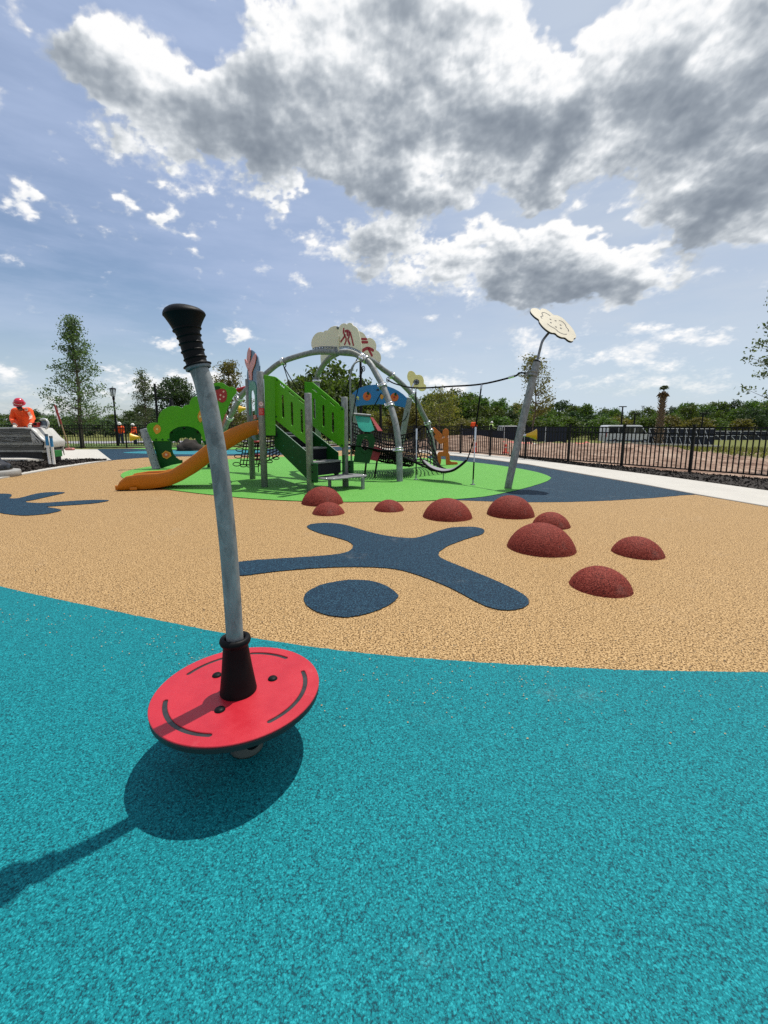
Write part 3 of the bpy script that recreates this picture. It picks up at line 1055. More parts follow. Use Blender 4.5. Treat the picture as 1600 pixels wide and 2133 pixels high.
fig2 = gp((-260, 1040), (-120, 1030), (-20, 1029), (20, 1029.5), (24, 1034), (20, 1038.5), (40, 1038), (75, 1029), (100, 1026), (125, 1025.5), (135, 1027), (110, 1033), (75, 1041), (52, 1046),
          (85, 1048.5), (130, 1045.5), (180, 1042.5), (215, 1042), (227, 1043.5), (205, 1048), (160, 1052), (105, 1055.5), (98, 1057), (117, 1060), (128, 1063.5), (110, 1069), (80, 1073), (45, 1074.5), (10, 1071), (-20, 1068), (-140, 1080), (-280, 1075))
sheet('navy_figure_marking', fig2, 0.008, NAVY, smooth=3)
# navy band and green island
sheet('navy_safety_surface', gp((930, 1041.5), (975, 1043), (1040, 1045.5), (1100, 1046.5), (1180, 1046), (1270, 1043), (1360, 1037.5), (1420, 1032), (1449, 1030.5), (1350, 1012), (1180, 982.5), (1100, 968), (1000, 955.5), (950, 950), (920, 948))
      + gp((890, 950), (900, 975)), 0.004, NAVY)
green = gp((252, 990), (262, 983), (290, 976), (330, 970), (400, 964), (480, 957), (560, 953), (650, 950.5), (740, 950.5), (830, 952), (900, 955.5), (960, 961), (1020, 967.5), (1075, 975.5), (1120, 984.5), (1144, 993), (1147, 998),
           (1135, 1005), (1100, 1016), (1050, 1028), (1000, 1036.5), (930, 1042), (860, 1045), (780, 1046), (700, 1046.5), (620, 1044.5), (540, 1040.5), (470, 1034.5), (400, 1027), (330, 1017), (275, 1004), (256, 996))
sheet('green_safety_surface', green, 0.012, GREEN, smooth=4)
# far end: navy field with pale teal and green petals
sheet('navy_safety_surface', gp((234, 958.6), (300, 953.5), (380, 950.8), (470, 949.5), (560, 948), (640, 947)) + [Vector((-2.54, 20.67, 0)), Vector((-0.977, 23.96, 0)), Vector((-2.34, 25.65, 0)), Vector((-15.8, 22.9, 0))], 0.004, NAVY)
sheet('pale_teal_marking', gp((256, 943), (290, 940.5), (340, 938.8), (400, 938.2), (470, 938.2), (540, 938.6), (560, 941), (540, 944.5), (470, 946.5), (400, 946.8), (340, 946), (290, 944.8)), 0.008, FAR_TEAL, smooth=4)
sheet('pale_green_marking', gp((274, 934.5), (330, 932.8), (420, 932.2), (520, 932.3), (580, 933.6), (520, 936), (420, 936.6), (330, 936.2)), 0.008, GREEN, smooth=4)


def slab(name, pts, top, bottom, mat, edge=0.008):
    mb = MB()

    class F:
        u, w, n = Vector((0.977, 0, 0)), Vector((0, 1.06, 0)), Vector((0, 0, 1))

        def pt(self, s, z, off=0.0):
            return Vector((s, z, off))
    mb.prism(F(), [[(p[0], p[1]) for p in pts]], top - bottom, (top + bottom) / 2, edge)
    return set_tag(mb.build(name, mat), kind='structure')


slab('concrete_walk', gp((1449, 1030.2), (1600, 1056.3), (1800, 1093.5)) + [Vector((6.47, 5.141, 0)), Vector((8.4, 5.936, 0))] + gp((1800, 1053), (1600, 1023.5), (1400, 995.6), (1180, 967.5), (1080, 954.5), (1000, 946.5), (940, 942), (880, 938.5))
     + [Vector((0.391, 23, 0)), Vector((-1.37, 26.08, 0)), Vector((-2.34, 25.76, 0)), Vector((-0.782, 23.21, 0))] + gp((900, 945.5), (950, 949.5), (1000, 955), (1100, 967.5), (1180, 982), (1350, 1011.5)), 0.018, -0.10, CONCRETE)


def strip(name, A, B, mat, n=60, m=8, lump=0.05, crown=0.0, seed=1, chips=0, chip=0.05, kind='structure', skirt=0.0):
    """ground between two polylines A and B (same number of points), lumpy if wanted"""
    rnd = random.Random(seed)

    def res(P, k):
        P = [Vector(p) for p in P]
        L = [0]
        for a, b in zip(P, P[1:]):
            L.append(L[-1] + (b - a).length)
        out = []
        for i in range(k + 1):
            s = L[-1] * i / k
            j = 0
            while j < len(P) - 2 and L[j + 1] < s:
                j += 1
            t = (s - L[j]) / max(L[j + 1] - L[j], 1e-6)
            out.append(P[j].lerp(P[j + 1], t))
        return out
    A, B = res(A, n), res(B, n)
    vs, fs = [], []
    for i in range(n + 1):
        for j in range(m + 1):
            t = j / m
            p = A[i].lerp(B[i], t)
            e = math.sin(math.pi * t) ** 0.5
            p.z += crown * math.sin(math.pi * t) + (lump * e * (mnoise.noise(Vector((p.x * 2.4, p.y * 2.4, seed))) + 0.7 * mnoise.noise(Vector((p.x * 9, p.y * 9, seed)))) if lump else 0)
            vs.append(p)
    for i in range(n):
        for j in range(m):
            a = i * (m + 1) + j
            fs.append((a, a + 1, a + m + 2, a + m + 1))
    v = (Vector(vs[1]) - Vector(vs[0])).cross(Vector(vs[m + 1]) - Vector(vs[0]))
    if v.z < 0:
        fs = [tuple(reversed(f)) for f in fs]
    mb = MB().add(vs, fs, lump > 0)
    if skirt:
        ring = [i * (m + 1) for i in range(n + 1)] + [n * (m + 1) + j for j in range(1, m + 1)] + [i * (m + 1) + m for i in range(n - 1, -1, -1)] + [j for j in range(m - 1, 0, -1)]
        rv = [vs[k] for k in ring]
        low = [Vector((p.x, p.y, p.z - skirt)) for p in rv]
        k = len(rv)
        mb.add(rv + low, [(i, (i + 1) % k, k + (i + 1) % k, k + i) for i in range(k)])
    for c in range(chips):
        i, j = rnd.random() * n, rnd.random() * m
        p = vs[int(i) * (m + 1) + int(j)].lerp(vs[min(int(i) + 1, n) * (m + 1) + min(int(j) + 1, m)], rnd.random())
        s = chip * rnd.uniform(0.4, 1.3)
        M = Quaternion((rnd.gauss(0, 1), rnd.gauss(0, 1), rnd.gauss(0, 1), rnd.gauss(0, 1))).normalized().to_matrix()
        q = [p + Vector((0, 0, 0.012)) + M @ Vector((x * s, y * s * 0.35, 0)) for x, y in ((-1, -1), (1, -1), (1, 1), (-1, 1))]
        mb.add(q, [(0, 1, 2, 3)])
    return set_tag(mb.build(name, mat), kind=kind)


# bark mulch along the right fence
mA = gp((1080, 954), (1180, 967.3), (1400, 995.3), (1600, 1023.3), (1800, 1052.6))
mB = gp((1060, 949.5), (1180, 961.5), (1400, 982.5), (1600, 996.5), (1800, 1010))
for p in mA + mB:
    p.z = -0.015
strip('mulch_bed', mA, mB, MULCH, 170, 14, 0.045, 0.06, 3, chips=4200, chip=0.032)
# left: raised walk with the pallet, its mulch bed and kerb
sA = [G(-260, 957, 0.30), G(55, 956.6, 0.30), G(108, 956.6, 0.20), G(150, 956.6, 0.10), G(190, 956.8, 0.05), G(232, 958.4, 0.03)]
sB = [G(-260, 935, 0.30), G(55, 935.6, 0.30), G(108, 936, 0.24), G(145, 936, 0.14), G(175, 936, 0.06), G(203, 936, 0.03)]
strip('concrete_walk', sA, sB, CONCRETE, 60, 10, 0, 0, 5, skirt=0.5)
cA = gp((-260, 1052), (0, 998), (100, 980), (180, 967), (233, 959))
cB = gp((-260, 1044), (0, 991.6), (40, 987.5), (110, 975), (185, 964), (224, 960.2))
for p in cA + cB:
    p.z = 0.03
strip('concrete_kerb', cA, cB, CONCRETE, 60, 2, 0, 0, 6, skirt=0.25)
mA = gp((-260, 1045), (0, 992.2), (40, 988), (110, 975.5), (185, 964.6), (222, 960.5))
mB = [G(-260, 957.8, 0.26), G(55, 957.4, 0.26), G(108, 957.4, 0.16), G(150, 957.4, 0.06), G(190, 957.4, 0.02), G(222, 959.0, 0.015)]
for p in mA:
    p.z = 0.005
strip('mulch_bed', mA, mB, MULCH, 120, 16, 0.06, 0.05, 8, chips=4000, chip=0.036)


def ground_patch(name, quad, mat, n=24, lift=0.03):
    """a strip of other ground laid over the terrain outside the fence"""
    q = [Vector((p[0], p[1], 0)) for p in quad]
    vs, fs = [], []
    for i in range(n + 1):
        for j in range(n + 1):
            p = q[0].lerp(q[1], i / n).lerp(q[3].lerp(q[2], i / n), j / n)
            vs.append((p.x, p.y, float(terrain(p.x, p.y)) + lift))
    for i in range(n):
        for j in range(n):
            a = i * (n + 1) + j
            fs.append((a, a + n + 1, a + n + 2, a + 1))
    return set_tag(MB().add(vs, fs, True).build(name, mat), kind='structure')


LAWN = material('mown grass', (0.075, 0.125, 0.022), 0.9, vary=0.35, vscale=2.0, bump=0.6, bscale=40)
ASPHALT = material('pale worn asphalt', (0.25, 0.24, 0.27), 0.9, vary=0.15, vscale=0.6)
ground_patch('lawn', [(-44.9, 19.61), (-1.47, 28.51), (-2.93, 40.28), (-50.8, 36.04)], LAWN, 40, 0.06)
ground_patch('concrete_walk', [(-8.99, 26.5), (-1.17, 28.2), (-1.56, 29.68), (-9.38, 27.88)], CONCRETE, 16, 0.10)
ground_patch('car_park', [(-58.6, 40.28), (-3.91, 43.46), (-4.88, 65.72), (-68.4, 65.72)], ASPHALT, 20, 0.08)
ground_patch('concrete_walk', [(12.2, 35.51), (19.1, 33.92), (20.5, 38.16), (13.2, 39.75)], CONCRETE, 14, 0.10)


def mulch_heap():
    a, b = at(367, 930, 21.5), at(421, 930, 21.5)
    c = (a + b) / 2
    rx = (b.x - a.x) / 2
    vs, fs = [], []
    n, m = 28, 10
    for i in range(m + 1):
        th = math.pi / 2 * i / m
        for k in range(n):
            an = 6.2832 * k / n
            p = Vector((rx * math.sin(th) * math.cos(an), 0.6 * math.sin(th) * math.sin(an), 0.55 * math.cos(th) ** 1.2))
            j = 1 + 0.22 * mnoise.noise(p * 4)
            vs.append((c.x + p.x * j, c.y + p.y * j, max(0.0, p.z * j)))
    for i in range(m):
        for k in range(n):
            q = (k + 1) % n
            fs.append((i * n + k, (i + 1) * n + k, (i + 1) * n + q, i * n + q))
    return set_tag(MB().add(vs, fs, True).build('mulch_heap', MULCH), 'dark heap of bark mulch seen through the arch of the green bush panel', 'mulch heap')


mulch_heap()

# ================================================================== the spinner in front
HUB_STEEL = material('dark greenish hub steel', (0.05, 0.065, 0.055), 0.5, metal=0.2, vary=0.3, vscale=20)  # dark greenish tone of the hub under the disc


def build_spinner():
    C = Vector((-0.558, 1.502, 0.0))
    top, rad, th = 0.257, 0.305, 0.030
    t = thing('balance_spinner', 'red disc spinner with bent steel pole and black trumpet grip, on the teal surface', 'spinner', C)
    fr = Tilted(C, (1, 0, 0), (0, 1, 0))
    # arc grooves cut through the red top plate
    def arc(a0, a1, r, w, n=16):
        pts = [(r * math.cos(R(a0 + (a1 - a0) * k / n)), r * math.sin(R(a0 + (a1 - a0) * k / n))) for k in range(n + 1)]
        return stroke2(pts, w, 5)
    arcs = [arc(a, a + 56, 0.252, 0.019) for a in (-56, 196, 124, 60)]
    arcs[0] = arc(-48, 26, 0.252, 0.0165)
    arcs[1] = arc(198, 268, 0.252, 0.0165)
    arcs[2] = arc(116, 158, 0.252, 0.0165)
    arcs[3] = arc(58, 96, 0.252, 0.0165)
    red = MB().prism(fr, [circle2((0, 0), rad, 96)] + arcs, 0.007, top - 0.0035, 0.0018).build('disc_plate', RED_BOARD, t)
    core = MB().prism(fr, [circle2((0, 0), rad - 0.001, 96)], th - 0.007, top - 0.007 - (th - 0.007) / 2 - 0.0005, 0.004).build('disc_core', BLACK_BOARD, t)
    for a in arcs:
        MB().prism(fr, [a], 0.002, top - 0.0052).build('groove_floor', GROOVE_GREY, red)
    for px, py in ((568, 1414), (458, 1479), (452, 1407), (560, 1478)):
        p = G(px, py, top) - C
        if (px, py) == (560, 1478):
            continue
        MB().lathe([(0.019, 0.0), (0.0185, 0.002), (0.015, 0.0065), (0.008, 0.009), (0.0, 0.0096)], C + Vector((p.x, p.y, top)), seg=20).build('bolt_cap', BLACK_RUBBER, t)
    # tapered sleeve with a rolled lip
    base, lip = G(497, 1438, top), at(490, 1333, 0)
    axis0 = Vector((base.x, base.y, top))
    tipY = base.y
    lip = at(490, 1333, tipY)
    ax = (lip - axis0)
    L = ax.length
    MB().lathe([(0.066, -0.004), (0.067, 0.004), (0.0655, 0.014), (0.055, L * 0.45), (0.0445, L - 0.020), (0.046, L - 0.016), (0.0535, L - 0.010), (0.0565, L), (0.0535, L + 0.010), (0.045, L + 0.014), (0.036, L + 0.010), (0.0355, L - 0.02)],
               axis0, ax, 40).build('pole_sleeve', BLACK_RUBBER, t)
    # bent pole: nearly upright below, leaning left and away above
    path = [(490, 1345, 0), (487, 1290, 0), (480, 1190, 0.0), (471, 1090, 0.0), (457, 970, 0.0), (440, 870, 0.0), (425, 800, 0.0), (414, 768, 0.0)]
    pts = [at(x, y, tipY + dy) for x, y, dy in path]
    pts = catmull(pts, 6, closed=False)
    MB().tube(pts, 0.0305, 28).build('pole', ZINC, t)
    # ribbed rubber grip ending in a trumpet mouth
    gp_ = [(413, 766, 0.0), (403, 735, 0.0), (396, 708, 0.0), (389, 683, 0.0), (384, 655, 0.0), (382.5, 643, 0.0), (382, 635, 0.0)]
    g = catmull([at(x, y, tipY + dy) for x, y, dy in gp_], 10, closed=False)
    n = len(g)
    d = [0.0]
    for a, b in zip(g, g[1:]):
        d.append(d[-1] + (b - a).length)
    T = d[-1]
    def rad_at(s):
        u = s / T
        r = 0.0335 + 0.004 * u
        if u > 0.46:
            r += 0.029 * (min(u, 0.84) - 0.46) ** 1.7 / 0.38 ** 1.7
        if u > 0.84:
            k = (u - 0.84) / 0.16
            r = r * max(0.0, 1 - k ** 2.0) ** 0.5 + 0.0005
        for rb in (0.15, 0.27, 0.39, 0.50, 0.61):
            q = abs(u - rb)
            if q < 0.016:
                r += 0.0042 * math.cos(q / 0.016 * math.pi / 2)
        if u < 0.10:
            r += 0.0125 * math.exp(-((u - 0.035) / 0.022) ** 2)
        return r
    fine, rr = [], []
    K = 150
    for k in range(K + 1):
        s = T * k / K
        j = max(i for i in range(n) if d[i] <= s + 1e-9)
        j = min(j, n - 2)
        fine.append(g[j].lerp(g[j + 1], (s - d[j]) / max(d[j + 1] - d[j], 1e-9)))
        rr.append(rad_at(s))
    MB().tube(fine, rr, 36).build('grip', BLACK_RUBBER, t)
    MB().lathe([(0.036, -0.006), (0.041, -0.004), (0.041, 0.004), (0.036, 0.006), (0.031, 0.007)], g[0], (g[1] - g[0]), 28).build('pole_collar', ZINC_DARK, t)
    # bearing hub under the disc
    hb = MB().lathe([(0.0, 0.004), (0.062, 0.004), (0.064, 0.012), (0.052, 0.020), (0.050, 0.11), (0.062, 0.13), (0.062, top - th - 0.001), (0.0, top - th - 0.001)], C + Vector((0.02, 0, 0)), seg=28).build('bearing_hub', HUB_STEEL, t)
    MB().lathe([(0.0, 0), (0.026, 0), (0.026, 0.05), (0.018, 0.058), (0, 0.058)], C + Vector((0.06, -0.075, 0.12)), (0.5, -0.85, -0.1), 14).build('hub_bolt', BLACK_RUBBER, hb)


build_spinner()

# ================================================================== rubber half domes on the tan surface
DOMES = [   # left tip, right tip, top of the outline in the picture, description
    ((629, 1047), (715, 1048), 1013, 'red brown rubber dome just in front of the grey step plate'),
    ((651, 1068), (718, 1069), 1045, 'small red brown dome overlapping the front of the dome by the step plate'),
    ((779, 1061), (842, 1062), 1040, 'smallest red brown dome, standing alone close to the edge of the green'),
    ((881, 1074), (984.5, 1079), 1037, 'wide red brown dome above the raised navy arm of the figure'),
    ((1014, 1071), (1113, 1073), 1031, 'red brown dome in front of the foot of the leaning flower pole'),
    ((1108, 1092), (1189, 1098), 1066, 'red brown dome half hidden behind the largest dome'),
    ((1056, 1134), (1202, 1150), 1089, 'largest red brown rubber dome, right of the navy figure'),
    ((1274, 1143), (1386, 1162.5), 1116.5, 'red brown dome lying farthest to the right on the tan surface'),
    ((1185, 1211), (1321, 1235), 1179, 'nearest red brown dome, with a chipped lower right edge'),
]


def solve_dome(l, r, ytop):
    a, b = G(*l), G(*r)
    c = (a + b) / 2
    # the tips are where sight lines touch the base circle
    rad = (b - a).length / 2
    d = Vector((c.x, c.y, 0)).length
    c = c + Vector((c.x, c.y, 0)).normalized() * (rad * rad / d * 0.5)
    best = None
    for h in np.linspace(0.04, 0.5, 60):
        Rr = (rad * rad + h * h) / (2 * h)
        ys = []
        for k in range(0, 61):
            ph = math.pi * k / 60
            for q in range(0, 21):
                th = math.asin(min(1, rad / Rr)) * q / 20
                if h > rad:
                    th = (math.pi - math.asin(rad / Rr)) * q / 20
                p = c + Vector((Rr * math.sin(th) * math.cos(ph), Rr * math.sin(th) * math.sin(ph), Rr * math.cos(th) - (Rr - h)))
                e = p - Vector((0, 0, CAM_H))
                dep = e.y * math.cos(PITCH) - e.z * math.sin(PITCH)
                ys.append(CY - FPX * (e.y * math.sin(PITCH) + e.z * math.cos(PITCH)) / dep)
        err = abs(min(ys) - ytop)
        if best is None or err < best[0]:
            best = (err, h)
    return c, rad, best[1]


for i, (l, r, yt, lab) in enumerate(DOMES):
    c, rad, h = solve_dome(l, r, yt)
    Rr = (rad * rad + h * h) / (2 * h)
    mb = MB()
    seg, rings = 72, 26
    vs, fs = [], []
    tmax = math.asin(min(1, rad / Rr)) if h <= rad else math.pi - math.asin(rad / Rr)
    for k in range(rings + 1):
        th = tmax * k / rings
        for q in range(seg):
            an = 2 * math.pi * q / seg
            p = Vector((Rr * math.sin(th) * math.cos(an), Rr * math.sin(th) * math.sin(an), Rr * math.cos(th) - (Rr - h)))
            j = 1 + 0.008 * mnoise.noise(p * 5 + Vector((i * 3, 0, 0))) + 0.006 * mnoise.noise(p * 45)
            if i == 8:      # chipped edge
                e = Vector((p.x, p.y, 0)).angle(Vector((0.90, -0.42, 0)), 0) if k > 1 else 1
                if e < 0.10 and k > rings - 6:
                    j -= 0.10 * (1 - e / 0.10) * (k - rings + 6) / 6
            vs.append(c + p * j)
    for k in range(rings):
        for q in range(seg):
            z = (q + 1) % seg
            fs.append((k * seg + q, (k + 1) * seg + q, (k + 1) * seg + z, k * seg + z))
    mb.add(vs, fs, True)
    off = c.copy()
    mb.v = [(v[0] - off.x, v[1] - off.y, v[2]) for v in mb.v]
    o = mb.build('rubber_dome', DOME_RED)
    o.location = (off.x, off.y, 0)
    set_tag(o, lab, 'rubber dome', 'red brown domes on the tan surface')


# stray crumbs near the joint of the teal and tan fields, too many to count
def crumbs(name, mat, n, seed, shift):
    rg = random.Random(seed)
    mb = MB()
    for k in range(n):
        p = teal_edge[rg.randrange(len(teal_edge) - 1)].lerp(teal_edge[rg.randrange(len(teal_edge) - 1)], 0) + Vector((rg.uniform(-.3, .3), shift + rg.gauss(0, 0.16), 0))
        if p.y < 1.0:
            continue
        s = rg.uniform(0.002, 0.0045)
        a = rg.uniform(0, 6.28)
        b = [Vector((p.x + s * math.cos(a + q * 1.57) * (1.3 if q % 2 else .8), p.y + s * math.sin(a + q * 1.57), 0.009)) for q in range(4)]
        mb.add(b + [Vector((p.x, p.y, 0.009 + s * 0.9))], [(0, 1, 4), (1, 2, 4), (2, 3, 4), (3, 0, 4)])
    return set_tag(mb.build(name, mat), kind='stuff')


crumbs('rubber_crumbs', material('loose tan crumb', (0.55, 0.37, 0.18), 0.8), 420, 2, -0.25)
crumbs('rubber_crumbs', material('loose dark crumb', (0.02, 0.05, 0.07), 0.8), 420, 3, 0.22)

# ================================================================== play tower: posts, stair, panels, slide
def V2(v):
    return Vector((v[0], v[1], 0))


class Cyl:
    """wraps flat shapes round an upright cylinder; s = 0 faces the given direction"""
    def __init__(self, c, r, face):
        self.c, self.r, self.a = Vector((c[0], c[1], 0)), r, math.atan2(face[1], face[0])
        self.u, self.w, self.n = Vector((1, 0, 0)), Vector((0, 1, 0)), Vector((0, 0, 1))

    def pt(self, s, z, off=0.0):
        a = self.a + s / self.r
        r = self.r + off
        return self.c + Vector((math.cos(a) * r, math.sin(a) * r, z))


def post(parent, p, top, r=0.065, name='post', mat=None, seg=28):
    o = MB().lathe([(0, -0.02), (r, -0.02), (r, top - 0.012), (r * 0.93, top - 0.002), (0, top)], (p[0], p[1], 0), seg=seg).build(name, mat or ZINC, parent)
    return o


def px_slot(pl, x, y0, y1, wpx, Y):
    a, b = pl.sz(x, y0), pl.sz(x, y1)
    w = abs(pl.sz(x + wpx / 2, y0)[0] - pl.sz(x - wpx / 2, y0)[0])
    return slot2(((a[0] + b[0]) / 2, (a[1] + b[1]) / 2), abs(b[1] - a[1]), w, 90)


A, A2, B, C = G(551.6, 1016), G(526.5, 999), G(647, 1026), G(720, 1014)
Wd = (C - B)
STAIR_W = Wd.length
Wd.normalize()
Ud = Vector((-Wd.y, Wd.x, 0))                       # up the stair, away from the camera
PL, PR = Plane(B + Ud * 2, B), Plane(C + Ud * 2, C)  # the two sides of the stair, s = 2 at the bottom posts


def build_tower():
    t = thing('play_tower', 'play tower with orange slide, bright green stair panels and galvanised posts', 'play tower', (A.x, A.y, 0))
    shift = lambda pl, o_: Plane(pl.o + pl.n * o_, pl.o + pl.n * o_ + pl.u)
    PLo = shift(PL, -0.075)
    TLs = PLo.sz(572.5, 785)[0]
    TL = PLo.pt(TLs, 0)
    TR = PR.pt(TLs, 0)
    for p, top in ((A, 2.29), (A2, 2.28), (B, 1.83), (C, 1.81), (TR - Ud * -0.10 + Wd * 0.05, 1.80)):
        post(t, p, top)
    # --- end panel beside post A
    pe = Plane(A, TL)
    MB().prism(pe, [pe.all([(549.5, 780.5), (573.2, 784.5), (574, 907), (553.5, 907)])], 0.02, 0.0, 0.003).build('end_panel', GREEN_PANEL, t)
    # --- side panels of the stair
    def panel(pl, outline, slots, tops, off, Y, name):
        pl = shift(pl, off)
        o = pl.all(outline)
        holes = [px_slot(pl, x, y0, y1, 5.2, Y) for x, y0, y1 in slots]
        ang = None
        for (x, y, dx, dy) in tops:
            a, b = pl.sz(x - dx, y - dy), pl.sz(x + dx, y + dy)
            holes.append(slot2(((a[0] + b[0]) / 2, (a[1] + b[1]) / 2), math.hypot(b[0] - a[0], b[1] - a[1]), 0.030, math.degrees(math.atan2(b[1] - a[1], b[0] - a[0]))))
        p = MB().prism(pl, [o] + holes, 0.02, 0.0, 0.003).build('stair_panel', GREEN_PANEL, t)
        bolts = MB()
        return p
    pa = panel(PL, [(572.8, 785), (576, 786), (638, 838), (640, 841), (640, 923), (638, 925.5), (573.8, 873.5)], [(589.6, 822, 871), (608.5, 837, 887), (629, 852, 902)],
               [(588.7, 804, 5.5, 4.5), (607.5, 820, 6, 4.8), (628, 835.5, 6, 4.8)], -0.075, 7.9, 'stair_panel')
    pb = panel(PR, [(634.8, 795), (651.5, 796.5), (705, 841), (707, 844.5), (713.5, 848), (716.8, 852), (716.8, 928.5), (714, 932.5), (711, 932), (655, 889.5), (635.2, 873)],
               [(655.2, 830, 873), (674, 843, 889), (693.7, 858, 902)], [(655.5, 813, 5.5, 4.5), (674.5, 826.5, 5.8, 4.8), (693, 841, 5.8, 4.8)], 0.075, 8.5, 'stair_panel')
    for pl, par, spots in ((shift(PR, 0.087), pb, [(712.5, 852), (712.5, 928)]), (shift(PL, -0.062), pa, [(575.5, 868), (577, 791)])):
        for s in spots:
            a = pl.pt(*pl.sz(*s))
            MB().lathe([(0.020, 0), (0.018, 0.006), (0.008, 0.010), (0, 0.010)], a, pl.n, 12).build('bolt_cap', DARK_GREEN, par)
    # --- dark green stringers
    st = shift(PL, -0.1).all([(573, 885), (646, 946.5), (647.5, 1003), (640, 997), (572, 930)])
    for pl, off in ((PL, -0.100), (PR, 0.100)):
        o = MB().prism(pl, [st], 0.022, off, 0.003).build('stair_stringer', DARK_GREEN, t)
        a, b = st[0], st[1]
        MB().tube([pl.pt(a[0] + 0.01, a[1] + 0.002, off), pl.pt(b[0] - 0.01, b[1] + 0.002, off)], 0.006, 6).build('cut_edge', DARK_GREEN_CUT, o)
        for s in ((583, 929), (604, 930), (602, 953.5), (618, 963)):
            q = pl.pt(*PL.sz(*s), off + 0.011)
            MB().lathe([(0.012, 0), (0.010, 0.005), (0, 0.006)], q, pl.n, 10).build('bolt_cap', SEA_GREEN, o)
    # --- steps: closed dark boxes
    run = 0.40
    zs = [0.30, 0.56, 0.81, 1.05]
    for k in range(3):
        s1, s0 = 2.0 - 0.02 - run * k, 2.0 - 0.02 - run * (k + 0.72)
        L = lambda s, z: PL.pt(s, z, -0.115)
        Rr = lambda s, z: PR.pt(s, z, 0.115)
        z0, z1 = zs[k] - (0.0 if k == 0 else 0.0), zs[k + 1] - 0.03
        MB().hexa([L(s1, z0), Rr(s1, z0), Rr(s0, z0), L(s0, z0)], [L(s1, z1), Rr(s1, z1), Rr(s0, z1), L(s0, z1)]).build('step_box', STEP_BLACK, t)
        s1 += 0.02
        MB().hexa([L(s1, z1), Rr(s1, z1), Rr(s0, z1), L(s0, z1)], [L(s1, z1 + 0.03), Rr(s1, z1 + 0.03), Rr(s0, z1 + 0.03), L(s0, z1 + 0.03)]).build('stair_tread', STEP_GREY, t)
    # --- platform
    class F:
        u, w, n = Vector((1, 0, 0)), Vector((0, 1, 0)), Vector((0, 0, 1))

        def pt(self, s, z, off=0.0):
            return Vector((s, z, off))
    far = A2 + (TR - TL) * 1.0 + Vector((0.25, -0.2, 0))
    MB().prism(F(), [[(p.x, p.y) for p in (A, TL, TR, far, A2)]], 0.05, 1.06, 0.004).build('platform_deck', STEP_BLACK, t)
    # --- grey first step plate on two legs
    top = [G(x, y, 0.26) for x, y in ((661.9, 992.7), (662, 995.8), (678, 997.3), (696, 998), (710, 995.8), (723, 995), (736, 992.7), (762.5, 991.4), (764.5, 989), (756, 987.6), (736, 986.4), (710, 987.3), (689, 989.7))]
    sp = MB().prism(F(), [[(p.x, p.y) for p in top]], 0.022, 0.249, 0.004).build('step_plate', STEP_GREY, t)
    for x, y in ((680, 996.5), (695, 996.6), (757, 989)):
        p = G(x, y, 0.261)
        MB().lathe([(0.014, 0), (0.011, 0.005), (0, 0.006)], p, seg=10).build('bolt_cap', STAINLESS, sp)
    for x, y in ((687, 1015), (756, 1020)):
        p = G(x, y)
        MB().box((p.x, p.y, 0.118), (0.055, 0.055, 0.24), Matrix.Rotation(0.6, 3, 'Z'), 0.006).build('step_leg', ZINC, t)
    # --- green corner guards at the bottom posts
    for px, y0, y1, w, Y in ((655.5, 964.5, 1005.5, 0.125, 7.35), (731.5, 959, 986, 0.105, 8.2), (716, 946, 984, 0.05, 8.0)):
        a, b = au(px, y0, Y), au(px, y1, Y)
        c = (a + b) / 2
        g = MB().box((c.x, c.y, c.z), (w, 0.06, abs(a.z - b.z)), Matrix.Rotation(-0.15, 3, 'Z'), 0.02).build('corner_guard', DARK_GREEN, t)
        for f in (0.12, 0.55, 0.92):
            q = b.lerp(a, f)
            MB().lathe([(0.016, 0), (0.013, 0.006), (0, 0.008)], (q.x - w * 0.3, q.y - 0.03, q.z), (0, -1, 0), 10).build('bolt_cap', BLACK_RUBBER, g)
    # --- slide
    P2 = A + (A2 - A) * 0.16
    ps = Plane(G(240, 1023), P2)
    bot = ps.all([(240, 1022.8), (262, 1022.6), (290, 1021), (322, 1017.5), (355, 1012), (380, 1001), (405, 986.5), (430, 968), (455, 949), (480, 933), (505, 918), (525, 908), (538, 905)])
    top = ps.all([(243, 1015), (249, 1003), (262, 993), (292, 988), (330, 986), (355, 980.5), (380, 965), (405, 946.5), (430, 926.5), (455, 907.5), (480, 893), (510, 881), (538, 875)])
    bx, bz = [p[0] for p in bot], [p[1] for p in bot]
    tx, tz = [p[0] for p in top], [p[1] for p in top]
    S = np.linspace(bx[0] + 0.005, bx[-1] - 0.01, 70)
    width = 0.56
    rows = []
    for i, s in enumerate(S):
        zb, zt = float(np.interp(s, bx, bz)), float(np.interp(s, tx, tz))
        if i == 0:
            zt = zb + 0.10
        zb = max(zb, 0.016)
        zt = max(zt, zb + 0.06)
        fl = zb + 0.035 + 0.03 * min(1, max(0, (s - 0.2)))
        fl = min(fl, zt - 0.02)
        sec = [(0.0, zb + 0.012), (0.004, zt - 0.03), (0.0, zt - 0.006), (-0.012, zt + 0.006), (-0.030, zt + 0.006), (-0.042, zt - 0.006), (-0.048, zt - 0.03), (-0.060, fl + 0.05), (-0.085, fl + 0.012), (-0.12, fl),
               (-width + 0.12, fl), (-width + 0.085, fl + 0.012), (-width + 0.060, fl + 0.05), (-width + 0.048, zt - 0.03), (-width + 0.042, zt - 0.006), (-width + 0.030, zt + 0.006), (-width + 0.012, zt + 0.006), (-width, zt - 0.006), (-width - 0.004, zt - 0.03), (-width, zb + 0.012),
               (-width + 0.02, zb), (-0.02, zb)]
        rows.append([ps.pt(s, z, o) for o, z in sec])
    k = len(rows[0])
    mb = MB()
    vs = [v for r_ in rows for v in r_]
    fs = []
